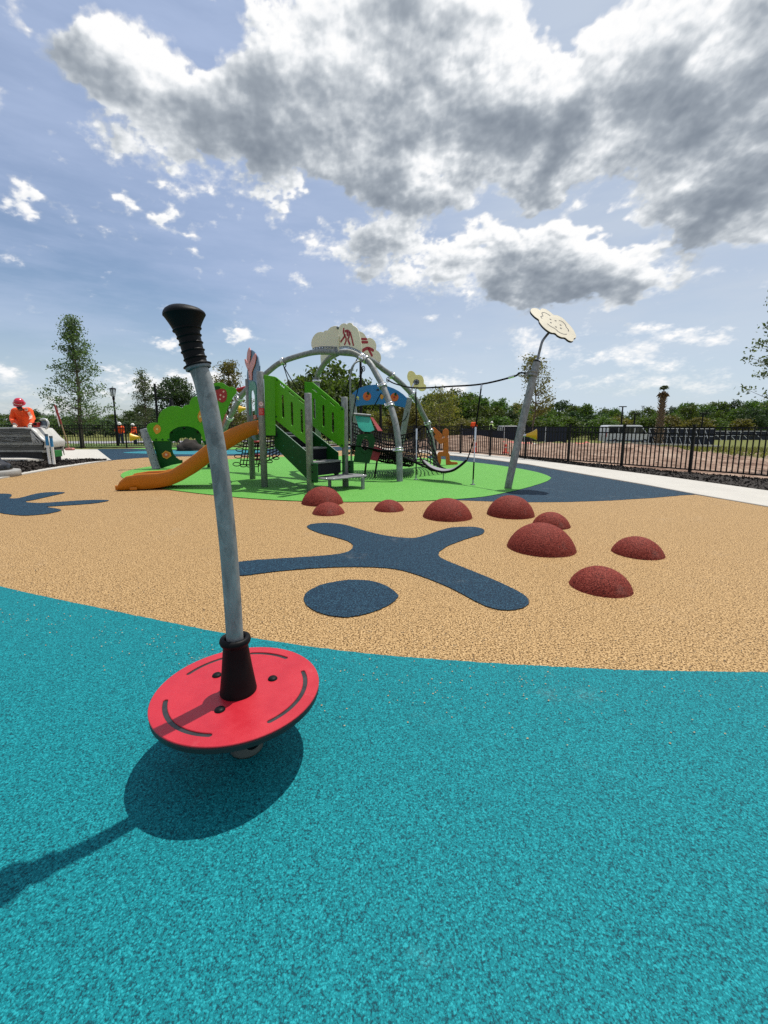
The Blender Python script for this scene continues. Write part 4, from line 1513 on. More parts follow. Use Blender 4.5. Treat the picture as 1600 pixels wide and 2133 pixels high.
    for i in range(len(rows) - 1):
        for j in range(k):
            q = (j + 1) % k
            fs.append((i * k + j, i * k + q, (i + 1) * k + q, (i + 1) * k + j))
    mb.add(vs, fs, True)
    mb.add(rows[0], [tuple(range(k))[::-1]])
    mb.add(rows[-1], [tuple(range(k))])
    sl = mb.build('slide', ORANGE_SLIDE, t)
    p = ps.pt(*ps.sz(279, 1019), 0.02)
    MB().box((p.x, p.y, 0.04), (0.13, 0.04, 0.055), Matrix.Rotation(math.atan2(ps.u.y, ps.u.x), 3, 'Z'), 0.012).build('slide_foot', ORANGE_SLIDE, sl)
    # --- slate blue tulip panel over the slide mouth
    pf = Plane(A2, A)
    z = 0.1875
    q = lambda pts: pf.all([(480 + x * z, 650 + y * z) for x, y in pts])
    tp = MB().prism(pf, [q([(196, 1168), (190, 900), (187, 700), (200, 560), (215, 440), (240, 420), (270, 440), (310, 500), (328, 600), (328, 1168), (300, 1168), (297, 860), (280, 780), (245, 765), (222, 790), (213, 880), (212, 1168)])],
                    0.02, 0.0, 0.003).build('tulip_panel', SLATE_BLUE, t)
    MB().prism(pf, [q([(213, 1150), (214, 880), (220, 800), (245, 763), (280, 775), (298, 830), (304, 1150), (283, 1150), (281, 930), (262, 860), (240, 880), (234, 1000), (233, 1150)])], 0.02, 0.012, 0.002).build('stem_board', SEA_GREEN, tp)
    MB().prism(pf, [q([(222, 755), (214, 655), (196, 618), (178, 570), (172, 526), (182, 522), (196, 545), (210, 582), (196, 520), (202, 450), (214, 410), (226, 394), (236, 420), (240, 470), (232, 540), (220, 588), (244, 545), (270, 490), (290, 460), (300, 472), (300, 520), (288, 580), (266, 635), (254, 665), (252, 755)])], 0.015, 0.024, 0.002).build('tulip_board', PINK, tp)
    for x, y in ((222, 640), (226, 718)):
        c = pf.sz(480 + x * z, 650 + y * z)
        MB().prism(pf, [circle2(c, 0.03, 12)], 0.006, 0.034).build('petal_dot', BERRY, tp)
    MB().prism(pf, [q([(228, 1365), (250, 1410), (280, 1432), (326, 1425), (326, 1360)])], 0.02, 0.0, 0.003).build('lower_panel', SLATE_BLUE, t)
    MB().prism(pf, [q([(276, 1190), (276, 1145), (300, 1140), (300, 1185)])], 0.03, 0.02, 0.003).build('hand_stop', PINK, t)
    # --- notice on post A: round prohibition mark over a red plate with lines of small print
    cy = Cyl(A, 0.0655, (-A.x, -A.y))
    zc, zr = at(545, 842, A.y).z, at(545, 857.5, A.y).z
    ring = cyl_disc(MB(), cy, (0.0, zc), 0.0, 0.050, 0.0012).build('notice_mark', STICKER_WHITE, t)
    cyl_disc(MB(), cy, (0.0, zc), 0.037, 0.045, 0.0024).build('ring', STICKER_RED, ring)
    for pts in ([(-0.024, zc + 0.002), (-0.012, zc + 0.015), (0.004, zc + 0.008), (0.022, zc + 0.014)], [(-0.024, zc - 0.014), (-0.004, zc - 0.005), (0.022, zc - 0.012)]):
        sm_ = catmull([Vector(p) for p in pts], 5, closed=False)
        MB().add([cy.pt(v.x, v.y + d, 0.0024) for v in sm_ for d in (-0.0045, 0.0045)], [(2 * i, 2 * i + 2, 2 * i + 3, 2 * i + 1) for i in range(len(sm_) - 1)]).build('symbol', STICKER_RED, ring)
    plate = cyl_rect(MB(), cy, -0.056, 0.056, zr - 0.070, zr + 0.070, 0.0012).build('notice_plate', STICKER_RED, t)
    txt = MB()
    for row, (x0, x1) in enumerate(((-0.04, 0.03), (-0.04, 0.036), (-0.04, 0.012), (-0.04, 0.034), (-0.04, 0.02))):
        zz = zr + 0.044 - row * 0.021
        x = x0
        rnd = random.Random(row)
        while x < x1:
            w = rnd.uniform(0.005, 0.014)
            cyl_rect(txt, cy, x, min(x + w, x1), zz - 0.003, zz + 0.003, 0.0024, 2)
            x += w + 0.004
    txt.build('print_lines', PALE_PINK, plate)
    return t


TOWER = build_tower()

# ================================================================== arched climbing frame
ARCH_R = 0.071
PIPES = {
    1: [(703, 734, 10.3), (664, 733, 10.5), (630, 739.3, 10.7), (585, 755, 11.0), (555, 777.5, 11.2), (528, 799, 11.4), (505.6, 820.6, 11.6), (490, 848.8, 11.75), (474, 880, 11.9), (457, 925, 12.1)],
    2: [(703, 734, 10.3), (725.6, 733.5, 10.22), (737, 736, 10.16), (748, 741.5, 10.1), (764, 750.5, 10.0), (774, 761, 9.92), (784, 779, 9.8), (797.5, 804, 9.65), (813, 844.5, 9.42), (824.5, 885, 9.22), (831, 937, 9.08), (832.4, 980, 9.0)],
    3: [(703, 736, 10.32), (694, 741, 10.6), (686, 746.6, 10.85), (675, 759, 11.15), (666, 772.5, 11.4), (660.5, 787, 11.6), (660.2, 796, 11.6)],
    4: [(703, 734, 10.3), (735, 737, 10.6), (755, 742, 10.8), (776, 752, 11.0), (799, 770, 11.25), (815.5, 781.5, 11.4), (842.5, 805, 11.7), (865, 831, 11.95), (878.5, 858, 12.15), (890, 880.5, 12.3), (897.6, 907.5, 12.4), (904, 941, 12.5)],
}
PIPE_PTS = {}
for k_, l_ in PIPES.items():
    pts_ = [au(*q) for q in l_]
    if k_ in (1, 2, 4):
        a_, b_ = pts_[-2], pts_[-1]
        d_ = (b_ - a_).normalized()
        s_ = b_.z / max(-d_.z, 0.2)
        pts_.append(Vector((b_.x + d_.x * s_ * 0.75, b_.y + d_.y * s_ * 0.75, -0.02)))
    PIPE_PTS[k_] = catmull(pts_, 8, closed=False)


def on_pipe(k, x, y):
    """point and direction of pipe k nearest to a picture position"""
    best = None
    P = PIPE_PTS[k]
    for i, p in enumerate(P[:-1]):
        e = p - Vector((0, 0, CAM_H))
        dep = e.y * math.cos(PITCH) - e.z * math.sin(PITCH)
        u, v = 800 + FPX * e.x / dep, CY - FPX * (e.y * math.sin(PITCH) + e.z * math.cos(PITCH)) / dep
        d = (u - x) ** 2 + (v - y) ** 2
        if best is None or d < best[0]:
            best = (d, p, (P[i + 1] - p).normalized())
    return best[1], best[2]


def clamp(parent, p, d, r=ARCH_R, length=0.085, mat=None, lug=None):
    R0 = r * 1.03
    o = MB().lathe([(R0, -length / 2), (r * 1.36, -length / 2), (r * 1.42, -length / 2 + 0.008), (r * 1.42, -0.012), (r * 1.28, -0.010), (r * 1.28, 0.010), (r * 1.42, 0.012), (r * 1.42, length / 2 - 0.008), (r * 1.36, length / 2), (R0, length / 2), (R0, -length / 2)], p, d, 24).build('clamp', mat or STAINLESS, parent)
    side = d.cross(Vector((0, 0, 1)))
    side = side.normalized() if side.length > 0.1 else Vector((1, 0, 0))
    if lug is not None:
        side = Vector(lug).normalized()
    c = p + side * r * 1.65
    M = Matrix((side, d, side.cross(d))).transposed()
    MB().box(c, (r * 0.9, length * 0.75, r * 0.55), M, 0.006).build('clamp_lug', mat or STAINLESS, o)
    for s in (-1, 1):
        MB().lathe([(0.011, 0), (0.011, 0.010), (0, 0.011)], c + side.cross(d) * r * 0.27 + d * length * 0.22 * s, side.cross(d), 6, smooth=False).build('clamp_bolt', ZINC, o)
    return o


def rope(parent, pts, r=0.011, name='rope', mat=None, sag=0, seg=6):
    P = [p if isinstance(p, Vector) else au(*p) for p in pts]
    if len(P) > 2:
        P = catmull(P, 6, closed=False)
    return MB().tube(P, r, seg).build(name, mat or ROPE, parent)


def flat_on(pl, zoom_pts, f, sm=0):
    q = pl.all([f(*p) for p in zoom_pts])
    return smooth2(q, sm) if sm else q


def build_arch():
    f2 = PIPE_PTS[2][-1]
    t = thing('climbing_frame', 'four legged grey pipe arch topped by cream cloud panels, with black rope nets below', 'climbing frame', (f2.x, f2.y, 0))
    for k in (1, 2, 3, 4):
        MB().tube(PIPE_PTS[k], ARCH_R, 22).build('arch_pipe', ZINC, t)
    D = PIPE_PTS[3][-1]
    post(t, D, D.z, 0.078)
    hub = PIPE_PTS[1][0]
    MB().ball(hub, ARCH_R * 1.06, 18, 12).build('hub_joint', ZINC_DARK, t)
    cl = {}
    for k, x, y in ((1, 588, 752), (1, 499, 829), (1, 480, 873), (2, 757, 747), (2, 797, 803), (2, 813, 844), (2, 831, 936), (4, 815, 781), (4, 857, 822), (4, 889, 881), (4, 893, 899)):
        p, d = on_pipe(k, x, y)
        big = (x == 757)
        cl[(k, x)] = clamp(t, p, d, length=0.20 if big else 0.085)
    p = PIPE_PTS[3][-1]
    MB().lathe([(0.073, -0.03), (0.115, -0.03), (0.12, -0.02), (0.12, 0.02), (0.115, 0.03), (0.073, 0.03)], (p.x, p.y, p.z + 0.03), seg=24).build('clamp', STAINLESS, t)
    # ---- cloud boards standing on the four pipes
    fz = lambda x, y: (630 + x / 8.889, 660 + y / 8.889)
    hx = V2(hub)
    p1, p2, p3, p4 = Plane(PIPE_PTS[1][-1], hx), Plane(hx, PIPE_PTS[2][-1]), Plane(D, hx), Plane(hx, PIPE_PTS[4][-1])
    c1 = flat_on(p1, [(676, 560), (450, 548), (250, 566), (195, 600), (168, 540), (166, 480), (178, 420), (205, 365), (245, 315), (290, 288), (345, 276), (392, 284), (410, 262), (440, 250), (474, 250), (490, 222), (530, 190), (580, 172), (625, 168), (676, 188)], fz)
    o = MB().prism(p1, [c1], 0.02, 0.0, 0.003).build('cloud_panel', CREAM, t)
    c2 = flat_on(p2, [(684, 560), (684, 188), (700, 160), (730, 132), (775, 118), (812, 126), (830, 142), (845, 118), (880, 108), (915, 118), (945, 160), (985, 182), (1020, 210), (1045, 270), (1062, 345), (1080, 420), (1092, 500), (1100, 580), (1102, 655), (1050, 622), (980, 585), (900, 556), (800, 541)], fz)
    o2 = MB().prism(p2, [c2], 0.02, 0.0, 0.003).build('cloud_panel', CREAM_LIT, t)
    c4 = flat_on(p4, [(1290, 768), (1100, 655), (900, 560), (720, 540), (720, 250), (850, 190), (1000, 240), (1060, 268), (1110, 288), (1150, 325), (1175, 370), (1185, 395), (1240, 385), (1295, 405), (1340, 450), (1365, 515), (1366, 570), (1358, 610), (1410, 645), (1445, 700), (1456, 760), (1448, 815), (1430, 852)], fz)
    o4 = MB().prism(p4, [c4], 0.02, 0.0, 0.003).build('cloud_panel', CREAM, t)
    c3 = flat_on(p3, [(352, 885), (344, 820), (340, 740), (350, 640), (390, 540), (450, 470), (540, 400), (640, 360), (676, 360), (676, 640), (560, 690), (460, 760)], fz)
    MB().prism(p3, [c3], 0.02, 0.0, 0.003).build('cloud_panel', CREAM, t)
    def fig_strokes(pl, par, strokes, Y, off):
        for pts, w in strokes:
            q = pl.all([fz(*p) for p in pts])
            c = [(v.x, v.y) for v in catmull([Vector((a, b)) for a, b in q], 4, closed=False)] if len(q) > 2 else q
            MB().prism(pl, [stroke2(c, w / 8.889 * Y / FPX, 5)], 0.004, off).build('red_figure', FIG_RED, par)
    fig_strokes(p2, o2, [([(773, 222), (766, 285), (792, 345), (818, 425), (790, 510)], 36), ([(795, 340), (762, 400), (722, 458)], 38), ([(800, 268), (836, 258), (872, 280)], 44),
                         ([(880, 300), (872, 360), (852, 425), (884, 508)], 40), ([(892, 292), (922, 400), (950, 525)], 34), ([(838, 290), (842, 338)], 50)], 10.2, 0.0125)
    fig_strokes(p4, o4, [([(1098, 412), (1180, 412)], 40), ([(1105, 470), (1195, 470)], 48), ([(1112, 625), (1205, 580), (1300, 618)], 56), ([(1222, 600), (1280, 712)], 50)], 10.9, 0.0125)
    # perforated steel flanges that carry the boards
    def flange(pl, pts, name='flange'):
        q = pl.all([fz(*p) for p in pts])
        h = 0.055
        outline = q + [(a, b - h) for a, b in reversed(q)]
        holes = []
        for i in range(len(q) - 1):
            for f in (0.25, 0.75):
                a = q[i][0] + (q[i + 1][0] - q[i][0]) * f
                b = q[i][1] + (q[i + 1][1] - q[i][1]) * f
                holes.append(circle2((a, b - h / 2), 0.013, 8))
        MB().prism(pl, [outline] + holes, 0.008, 0.016).build(name, ZINC_DARK, t)
    flange(p1, [(195, 590), (250, 562), (350, 550), (450, 546), (560, 550), (670, 560)])
    flange(p2, [(690, 558), (740, 548), (800, 540), (850, 545), (900, 556), (960, 576), (1020, 604), (1085, 640)])
    flange(p4, [(1110, 660), (1200, 712), (1290, 766), (1370, 812), (1425, 848)])
    c = p1.pt(*p1.sz(*fz(665, 205)), 0.02)
    MB().lathe([(0.03, -0.02), (0.034, 0), (0.03, 0.02), (0, 0.022)], c, p1.n, 12).build('panel_joint', ZINC_DARK, t)
    # ---- curved slide pole in front
    q = [(757, 752.5, 10.0), (748, 752, 9.9), (739, 757, 9.82), (732.5, 768, 9.78), (730, 784, 9.76), (729.6, 815, 9.75), (729.8, 851, 9.75), (731, 905, 9.75), (732, 957, 9.75)]
    P = catmull([au(*x) for x in q], 6, closed=False)
    P.append(Vector((P[-1].x, P[-1].y, 0.0)))
    pole = MB().tube(P, 0.022, 14).build('slide_pole', ZINC, t)
    for y in (855, 944):
        c = au(727, y, 9.6)
        MB().box(c, (0.05, 0.12, 0.05), None, 0.008).build('pole_bracket', BLACK_RUBBER, pole)
    # ---- cords from the pipes
    for pts in ([(589, 757, 11.0), (592, 766, 10.95), (605, 808, 10.7)], [(590, 757, 11.0), (594, 768, 10.9), (626, 823, 10.2)], [(746, 744, 10.1), (738, 760, 10.1), (731, 778, 10.1), (719, 824, 10.1)],
                [(757, 766, 10.0), (750, 792, 10.1), (738, 847, 10.3), (734, 878, 10.4)], [(794, 819, 9.65), (774, 856, 10.6)], [(889, 881, 12.3), (872, 890, 11.6), (862, 900, 11.2)],
                [(720, 927, 9.5), (760, 931, 9.45), (800, 939, 9.35), (822, 937, 9.2)]):
        rope(t, pts, 0.013)
    for x, y, Y in ((757, 768, 10.0), (808, 791, 11.2), (593, 760, 10.95)):
        c = au(x, y, Y)
        MB().tube([c + Vector((0.035 * math.cos(a), 0, 0.06 * math.sin(a))) for a in np.linspace(0, 2 * math.pi, 14)[:-1]], 0.011, 6, closed=True).build('shackle', BLACK_RUBBER, t)
    # ---- big hammock net
    near = catmull([au(*p) for p in ((731, 929, 9.6), (765, 933, 9.5), (800, 940, 9.4), (822, 941, 9.3), (845, 955, 9.5), (875, 968, 9.8), (903, 980, 10.1), (930, 987, 10.4))], 6, closed=False)
    far = catmull([au(*p) for p in ((733, 881, 11.4), (765, 894, 11.5), (800, 903, 11.6), (835, 906, 11.7), (862, 901, 11.9), (886, 888, 12.2), (897, 908, 12.3), (906, 942, 12.4))], 6, closed=False)
    n, m = 46, 18
    def res(P, k):
        return [P[min(int(round(i * (len(P) - 1) / k)), len(P) - 1)] if False else P[int(i * (len(P) - 1) / k)].lerp(P[min(int(i * (len(P) - 1) / k) + 1, len(P) - 1)], (i * (len(P) - 1) / k) % 1) for i in range(k + 1)]
    N, Fr = res(near, n), res(far, n)
    grid = []
    for i in range(n + 1):
        row = []
        sag = 0.42 * math.sin(math.pi * min(1, 0.25 + 0.6 * i / n)) * (1 - 0.55 * max(0, i / n - 0.55) / 0.45)
        for j in range(m + 1):
            u = j / m
            p = N[i].lerp(Fr[i], u)
            p.z = max(0.12, p.z - sag * math.sin(math.pi * u) + 0.03 * mnoise.noise(p * 3))
            p.x += 0.03 * mnoise.noise(p * 4 + Vector((9, 0, 0)))
            row.append(p)
        grid.append(row)
    net = MB()
    cut = int(n * 0.66)
    for i in range(n + 1):
        if i > cut and i % 2:
            continue
        net.tube(grid[i], 0.016, 5, caps=False)
    for j in range(m + 1):
        last = n + 1 if j % 2 == 0 else cut + 1
        net.tube([grid[i][j] for i in range(last)], 0.022 if j in (0, m) else 0.016, 5, caps=False)
    for i in range(0, cut):
        net.tube([q - Vector((0, 0, 0.10 + 0.02 * math.sin(i * 1.7))) for q in grid[i][2:m - 1]], 0.014, 4, caps=False)
    for j in range(2, m - 1, 2):
        net.tube([grid[i][j] - Vector((0.02, 0, 0.10)) for i in range(0, cut)], 0.014, 4, caps=False)
    net.build('hammock_net', ROPE, t)
    # ---- hanging net behind the slide, with loops along its free edge
    q = [au(500, 967, 10.6), au(582, 948, 10.1), au(583, 903, 10.6), au(512, 905, 11.0)]
    net = MB()
    n, m = 12, 9
    grid = [[q[0].lerp(q[1], i / n).lerp(q[3].lerp(q[2], i / n), (j / m) ** 0.9) - Vector((0, 0, 0.10 * math.sin(math.pi * i / n) * (1 - j / m))) for j in range(m + 1)] for i in range(n + 1)]
    for i in range(n + 1):
        net.tube(grid[i], 0.014, 5, caps=False)
    for j in range(m + 1):
        net.tube([grid[i][j] for i in range(n + 1)], 0.014, 5, caps=False)
    for j in range(0, m, 2):
        c = grid[0][j]
        net.tube([c + Vector((-0.09 + 0.10 * math.cos(a), 0, 0.05 * math.sin(a))) for a in np.linspace(0, 2 * math.pi, 12)[:-1]], 0.012, 5, closed=True)
    for i in range(1, n, 2):
        c = grid[i][0]
        net.tube([c + Vector((0.08 * math.cos(a), 0, -0.03 + 0.035 * math.sin(a))) for a in np.linspace(0, 2 * math.pi, 12)[:-1]], 0.012, 5, closed=True)
    net.build('hanging_net', ROPE, t)
    a = au(535, 905, 10.7)
    b = Vector((a.x, a.y, 0))
    MB().tube([a, b], 0.012, 8).build('net_rod', BLACK_STEEL, t)
    for y in (957, 948, 920):
        c = au(535, y, 10.7)
        MB().lathe([(0, -0.03), (0.09, -0.025), (0.10, 0), (0.09, 0.025), (0, 0.03)], c, seg=16).build('disc_step', FIG_RED, t)
    # ---- cloth ramp and boards under the arch
    T = Tilted(au(760, 900, 11.3), (1, 0.05, 0), (0, 0.5, 0.86))
    MB().prism(T, [T.all([(739, 866), (769, 868), (780, 896), (771, 900), (758, 899), (748, 893)])], 0.012).build('ramp_sheet', SEA_GREEN_SHEET, t)
    MB().prism(T, [T.all([(771, 870), (776, 870), (797, 899), (787, 898)])], 0.012, 0.004).build('ramp_sheet', RED_SHEET, t)
    MB().tube([T.pt(*T.sz(735, 863), 0.02), T.pt(*T.sz(772, 867), 0.02)], 0.04, 12).build('ramp_rail', ZINC, t)
    T2 = Tilted(au(760, 935, 9.5), (1, 0.15, 0), (0, 0.12, 0.99))
    hole = [(a, b) for a, b in (T2.sz(760.5 + 8.0 * math.cos(k), 926 + 12.5 * math.sin(k)) for k in np.linspace(0, 2 * math.pi, 22)[:-1])]
    big = [(a, b) for a, b in (T2.sz(760.5 + 11.5 * math.cos(k), 927 + 18 * math.sin(k)) for k in np.linspace(0, 2 * math.pi, 28)[:-1])]
    board = MB().prism(T2, [T2.all([(744, 905), (775, 903), (782, 918), (770, 965), (737, 962)]), hole], 0.02).build('climbing_board', DARK_GREEN, t)
    MB().prism(T2, [big, hole], 0.03, 0.012, 0.004).build('hole_rim', DARK_GREEN, board)
    MB().prism(T2, [T2.all([(778, 930), (796, 936), (787, 961), (769, 957)])], 0.02, -0.05).build('climbing_board', FIG_RED, t)
    for a, b in (((764, 953, 9.52), (759, 978, 9.5)), ((788, 945, 9.6), (780, 972, 9.6))):
        MB().tube([au(*a), Vector((au(*b).x, au(*b).y, 0))], 0.022, 8).build('board_leg', BLACK_STEEL, t)
    return t


SEA_GREEN_SHEET = material('sea green rubber sheet', (0.02, 0.34, 0.24), 0.22, vary=0.12, vscale=4, spec=0.7)
RED_SHEET = material('faded red rubber sheet', (0.50, 0.085, 0.085), 0.4, vary=0.1)
ARCH = build_arch()


# ================================================================== leaning pole with the cream flower, its swing belt and cords
def flower_board(parent, T, outline, mat, th, name='flower_panel', sm=4):
    return MB().prism(T, [smooth2(T.all(outline), sm)], th, 0.0, 0.004).build(name, mat, parent)


def horn(parent, base, d, r0, r1, L, name='talk_horn'):
    d = Vector(d).normalized()
    prof = [(r0, 0)] + [(r0 + (r1 - r0) * (k / 8) ** 1.5, L * k / 8) for k in range(1, 9)]
    prof += [(r - 0.006, l) for r, l in reversed(prof)]
    return MB().lathe(prof, base, d, 22).build(name, YELLOW, parent)


def build_pole():
    base = G(1058, 1017)
    t = thing('leaning_pole', 'leaning grey steel pole with a cream flower board on its bent tip and yellow horn', 'play pole', (base.x, base.y, 0))
    pts = [base - Vector((0, 0, 0.03)), au(1063, 993, 7.97), au(1086, 890, 8.05), au(1105, 810, 8.12), au(1118.5, 754, 8.17)]
    MB().tube(catmull(pts, 4, closed=False), 0.072, 26).build('pole', ZINC, t)
    d = (pts[-1] - pts[-2]).normalized()
    MB().lathe([(0.0, 0.022), (0.066, 0.020), (0.074, 0.010), (0.074, -0.006), (0.066, -0.008)], pts[-1], d, 26).build('pole_cap', BLACK_RUBBER, t)
    tip = catmull([au(*q) for q in ((1119, 753, 8.17), (1121.5, 742, 8.18), (1125.5, 726, 8.2), (1129.5, 712, 8.23), (1136, 702, 8.28), (1144, 692.5, 8.34))], 5, closed=False)
    MB().tube(tip, 0.024, 14).build('bent_tip', ZINC_DARK, t)
    p = pts[-2].lerp(pts[-1], 0.42)
    clamp(t, au(1109.5, 779, 8.14), d, 0.072, 0.10, ZINC, lug=(-1, -0.1, -0.1))
    n = Vector((0.22, -0.62, 0.75)).normalized()
    u = Vector((0.80, 0.50, 0)).normalized()
    u = (u - n * u.dot(n)).normalized()
    w = n.cross(u)
    T = Tilted(au(1152, 677, 8.4), u, w)
    z = lambda x, y: (1040 + x / 8.889, 630 + y / 8.889)
    out = [z(*q) for q in ((575, 170), (592, 125), (650, 113), (712, 126), (752, 155), (768, 128), (812, 122), (880, 145), (950, 195), (1000, 238), (1080, 252), (1170, 300), (1240, 368), (1300, 430), (1370, 520), (1408, 600), (1420, 655), (1375, 678), (1370, 715), (1328, 728),
                            (1270, 705), (1215, 662), (1150, 652), (1080, 620), (1030, 577), (960, 566), (880, 520), (800, 450), (742, 372), (728, 325), (660, 275), (600, 215))]
    fl = MB().prism(T, [smooth2(T.all(out), 4)], 0.005, 0.0105, 0.001).build('flower_panel', FLOWER_CREAM, t)
    MB().prism(T, [smooth2(T.all(out), 4)], 0.032, -0.0085, 0.003).build('flower_backing', BLACK_BOARD, fl)
    for pts in (((785, 305), (765, 270), (802, 262), (790, 225), (786, 204), (830, 198), (880, 220), (935, 255)), ((1105, 345), (1160, 365), (1215, 420), (1235, 470), (1270, 510), (1277, 545)), ((890, 408), (940, 450), (1030, 500), (1090, 555), (1160, 590), (1210, 600), (1240, 598))):
        q = catmull([Vector(T.sz(*z(*p))) for p in pts], 5, closed=False)
        MB().prism(T, [stroke2([(v.x, v.y) for v in q], 0.017, 4)], 0.003, 0.0145).build('engraved_line', BLACK_BOARD, fl)
    for p in ((943, 325), (1037, 350), (950, 385), (1130, 430), (1045, 465), (1135, 488)):
        MB().prism(T, [circle2(T.sz(*z(*p)), 0.021, 12)], 0.003, 0.0145).build('engraved_dot', BLACK_BOARD, fl)
    h = au(1088, 907.5, 8.02)
    MB().tube([h - Vector((0.03, 0, 0.0)), h + Vector((0.09, -0.02, 0.01))], 0.024, 12).build('horn_pipe', STAINLESS, t)
    horn(t, h + Vector((0.07, -0.015, 0.01)), (1, -0.28, 0.06), 0.03, 0.115, 0.20)
    # tension cord with its two hangers
    top = [(807, 791, 11.2), (825, 800, 11.0), (866, 808, 10.1), (935, 805, 9.5), (1003.5, 800, 9.0), (1069, 784.5, 8.4), (1082, 777, 8.25), (1097, 777.5, 8.12)]
    rope(t, top, 0.019, 'tension_rope')
    MB().tube([au(1060, 786.5, 8.45), au(1072, 783, 8.36)], 0.027, 10).build('rope_sleeve', STAINLESS, t)
    a1, a2 = G(866.6, 1000), G(985, 1011)
    for (x0, y0, Y0), (x1, y1, Y1), an in (((866, 808, 10.1), (868, 893, 9.6), a1), ((1003.5, 800, 9.0), (991, 890, 8.7), a2)):
        p0, p1 = au(x0, y0, Y0), au(x1, y1, Y1)
        rope(t, [p0, p1], 0.017, 'hanger_rope')
        MB().tube([p1, p1.lerp(an, 0.22)], 0.021, 10).build('rope_sleeve', STAINLESS, t)
        rope(t, [p1.lerp(an, 0.22), p1.lerp(an, 0.66)], 0.012, 'hanger_chain', STAINLESS)
        rope(t, [p1.lerp(an, 0.6), p1.lerp(an, 0.90)], 0.016, 'hanger_rope')
        MB().tube([p1.lerp(an, 0.88), an], 0.014, 8).build('ground_anchor', ZINC, t)
        MB().lathe([(0, 0.016), (0.05, 0.016), (0.05, 0.026), (0, 0.03)], an, seg=14).build('anchor_plate', ZINC_DARK, t)
        s = p0.lerp(p1, 0.12)
        MB().tube([p0 + (p1 - p0).normalized() * 0.02, s], 0.022, 8).build('rope_sleeve', STAINLESS, t)
    return t


def build_swing():
    q = [(880, 960.5, 9.35), (886, 967, 9.25), (896, 975, 9.1), (910, 981, 8.95), (926, 983.5, 8.85), (943, 980.5, 8.75), (958, 971.5, 8.65), (972, 959.5, 8.6)]
    P = catmull([au(*x) for x in q], 5, closed=False)
    t = thing('belt_swing', 'black curved belt swing hanging low over the green rubber by the leaning pole', 'swing seat', (P[20].x, P[20].y, 0))
    wv = Vector((0.10, 0.40, 0.02))
    vs, fs = [], []
    n = len(P)
    for i, p in enumerate(P):
        f = 0.35 + 0.65 * math.sin(math.pi * i / (n - 1)) ** 0.7
        tan = (P[min(i + 1, n - 1)] - P[max(i - 1, 0)]).normalized()
        up = wv.cross(tan).normalized()
        if up.z < 0:
            up = -up
        a, b = p - wv * 0.12 * f, p + wv * 0.88 * f
        for w in (a, a + up * 0.022, b + up * 0.022, b):
            vs.append(w)
    for i in range(n - 1):
        for j in range(4):
            k = (j + 1) % 4
            fs.append((i * 4 + j, i * 4 + k, (i + 1) * 4 + k, (i + 1) * 4 + j))
    fs += [(3, 2, 1, 0), (4 * n - 4, 4 * n - 3, 4 * n - 2, 4 * n - 1)]
    MB().add(vs, fs, False).build('belt_seat', STEP_GREY_BELT, t)
    rim = MB().tube([p - wv * 0.12 * (0.35 + 0.65 * math.sin(math.pi * i / (n - 1)) ** 0.7) + Vector((0, 0, 0.01)) for i, p in enumerate(P)], 0.026, 8)
    rim.build('belt_rim', BLACK_RUBBER, t)
    rope(t, [P[-1], au(978, 945, 8.62), au(987, 915, 8.66)], 0.014, 'seat_rope')
    rope(t, [P[0], au(876, 952, 9.4), au(869, 930, 9.5)], 0.014, 'seat_rope')
    c = au(924, 985, 8.9)
    rope(t, [c, Vector((c.x, c.y + 0.05, 0.01))], 0.010, 'anchor_cord', ZINC_DARK)
    return t


STEP_GREY_BELT = material('grey belt face', (0.20, 0.20, 0.21), 0.6, vary=0.1)
build_pole()
build_swing()


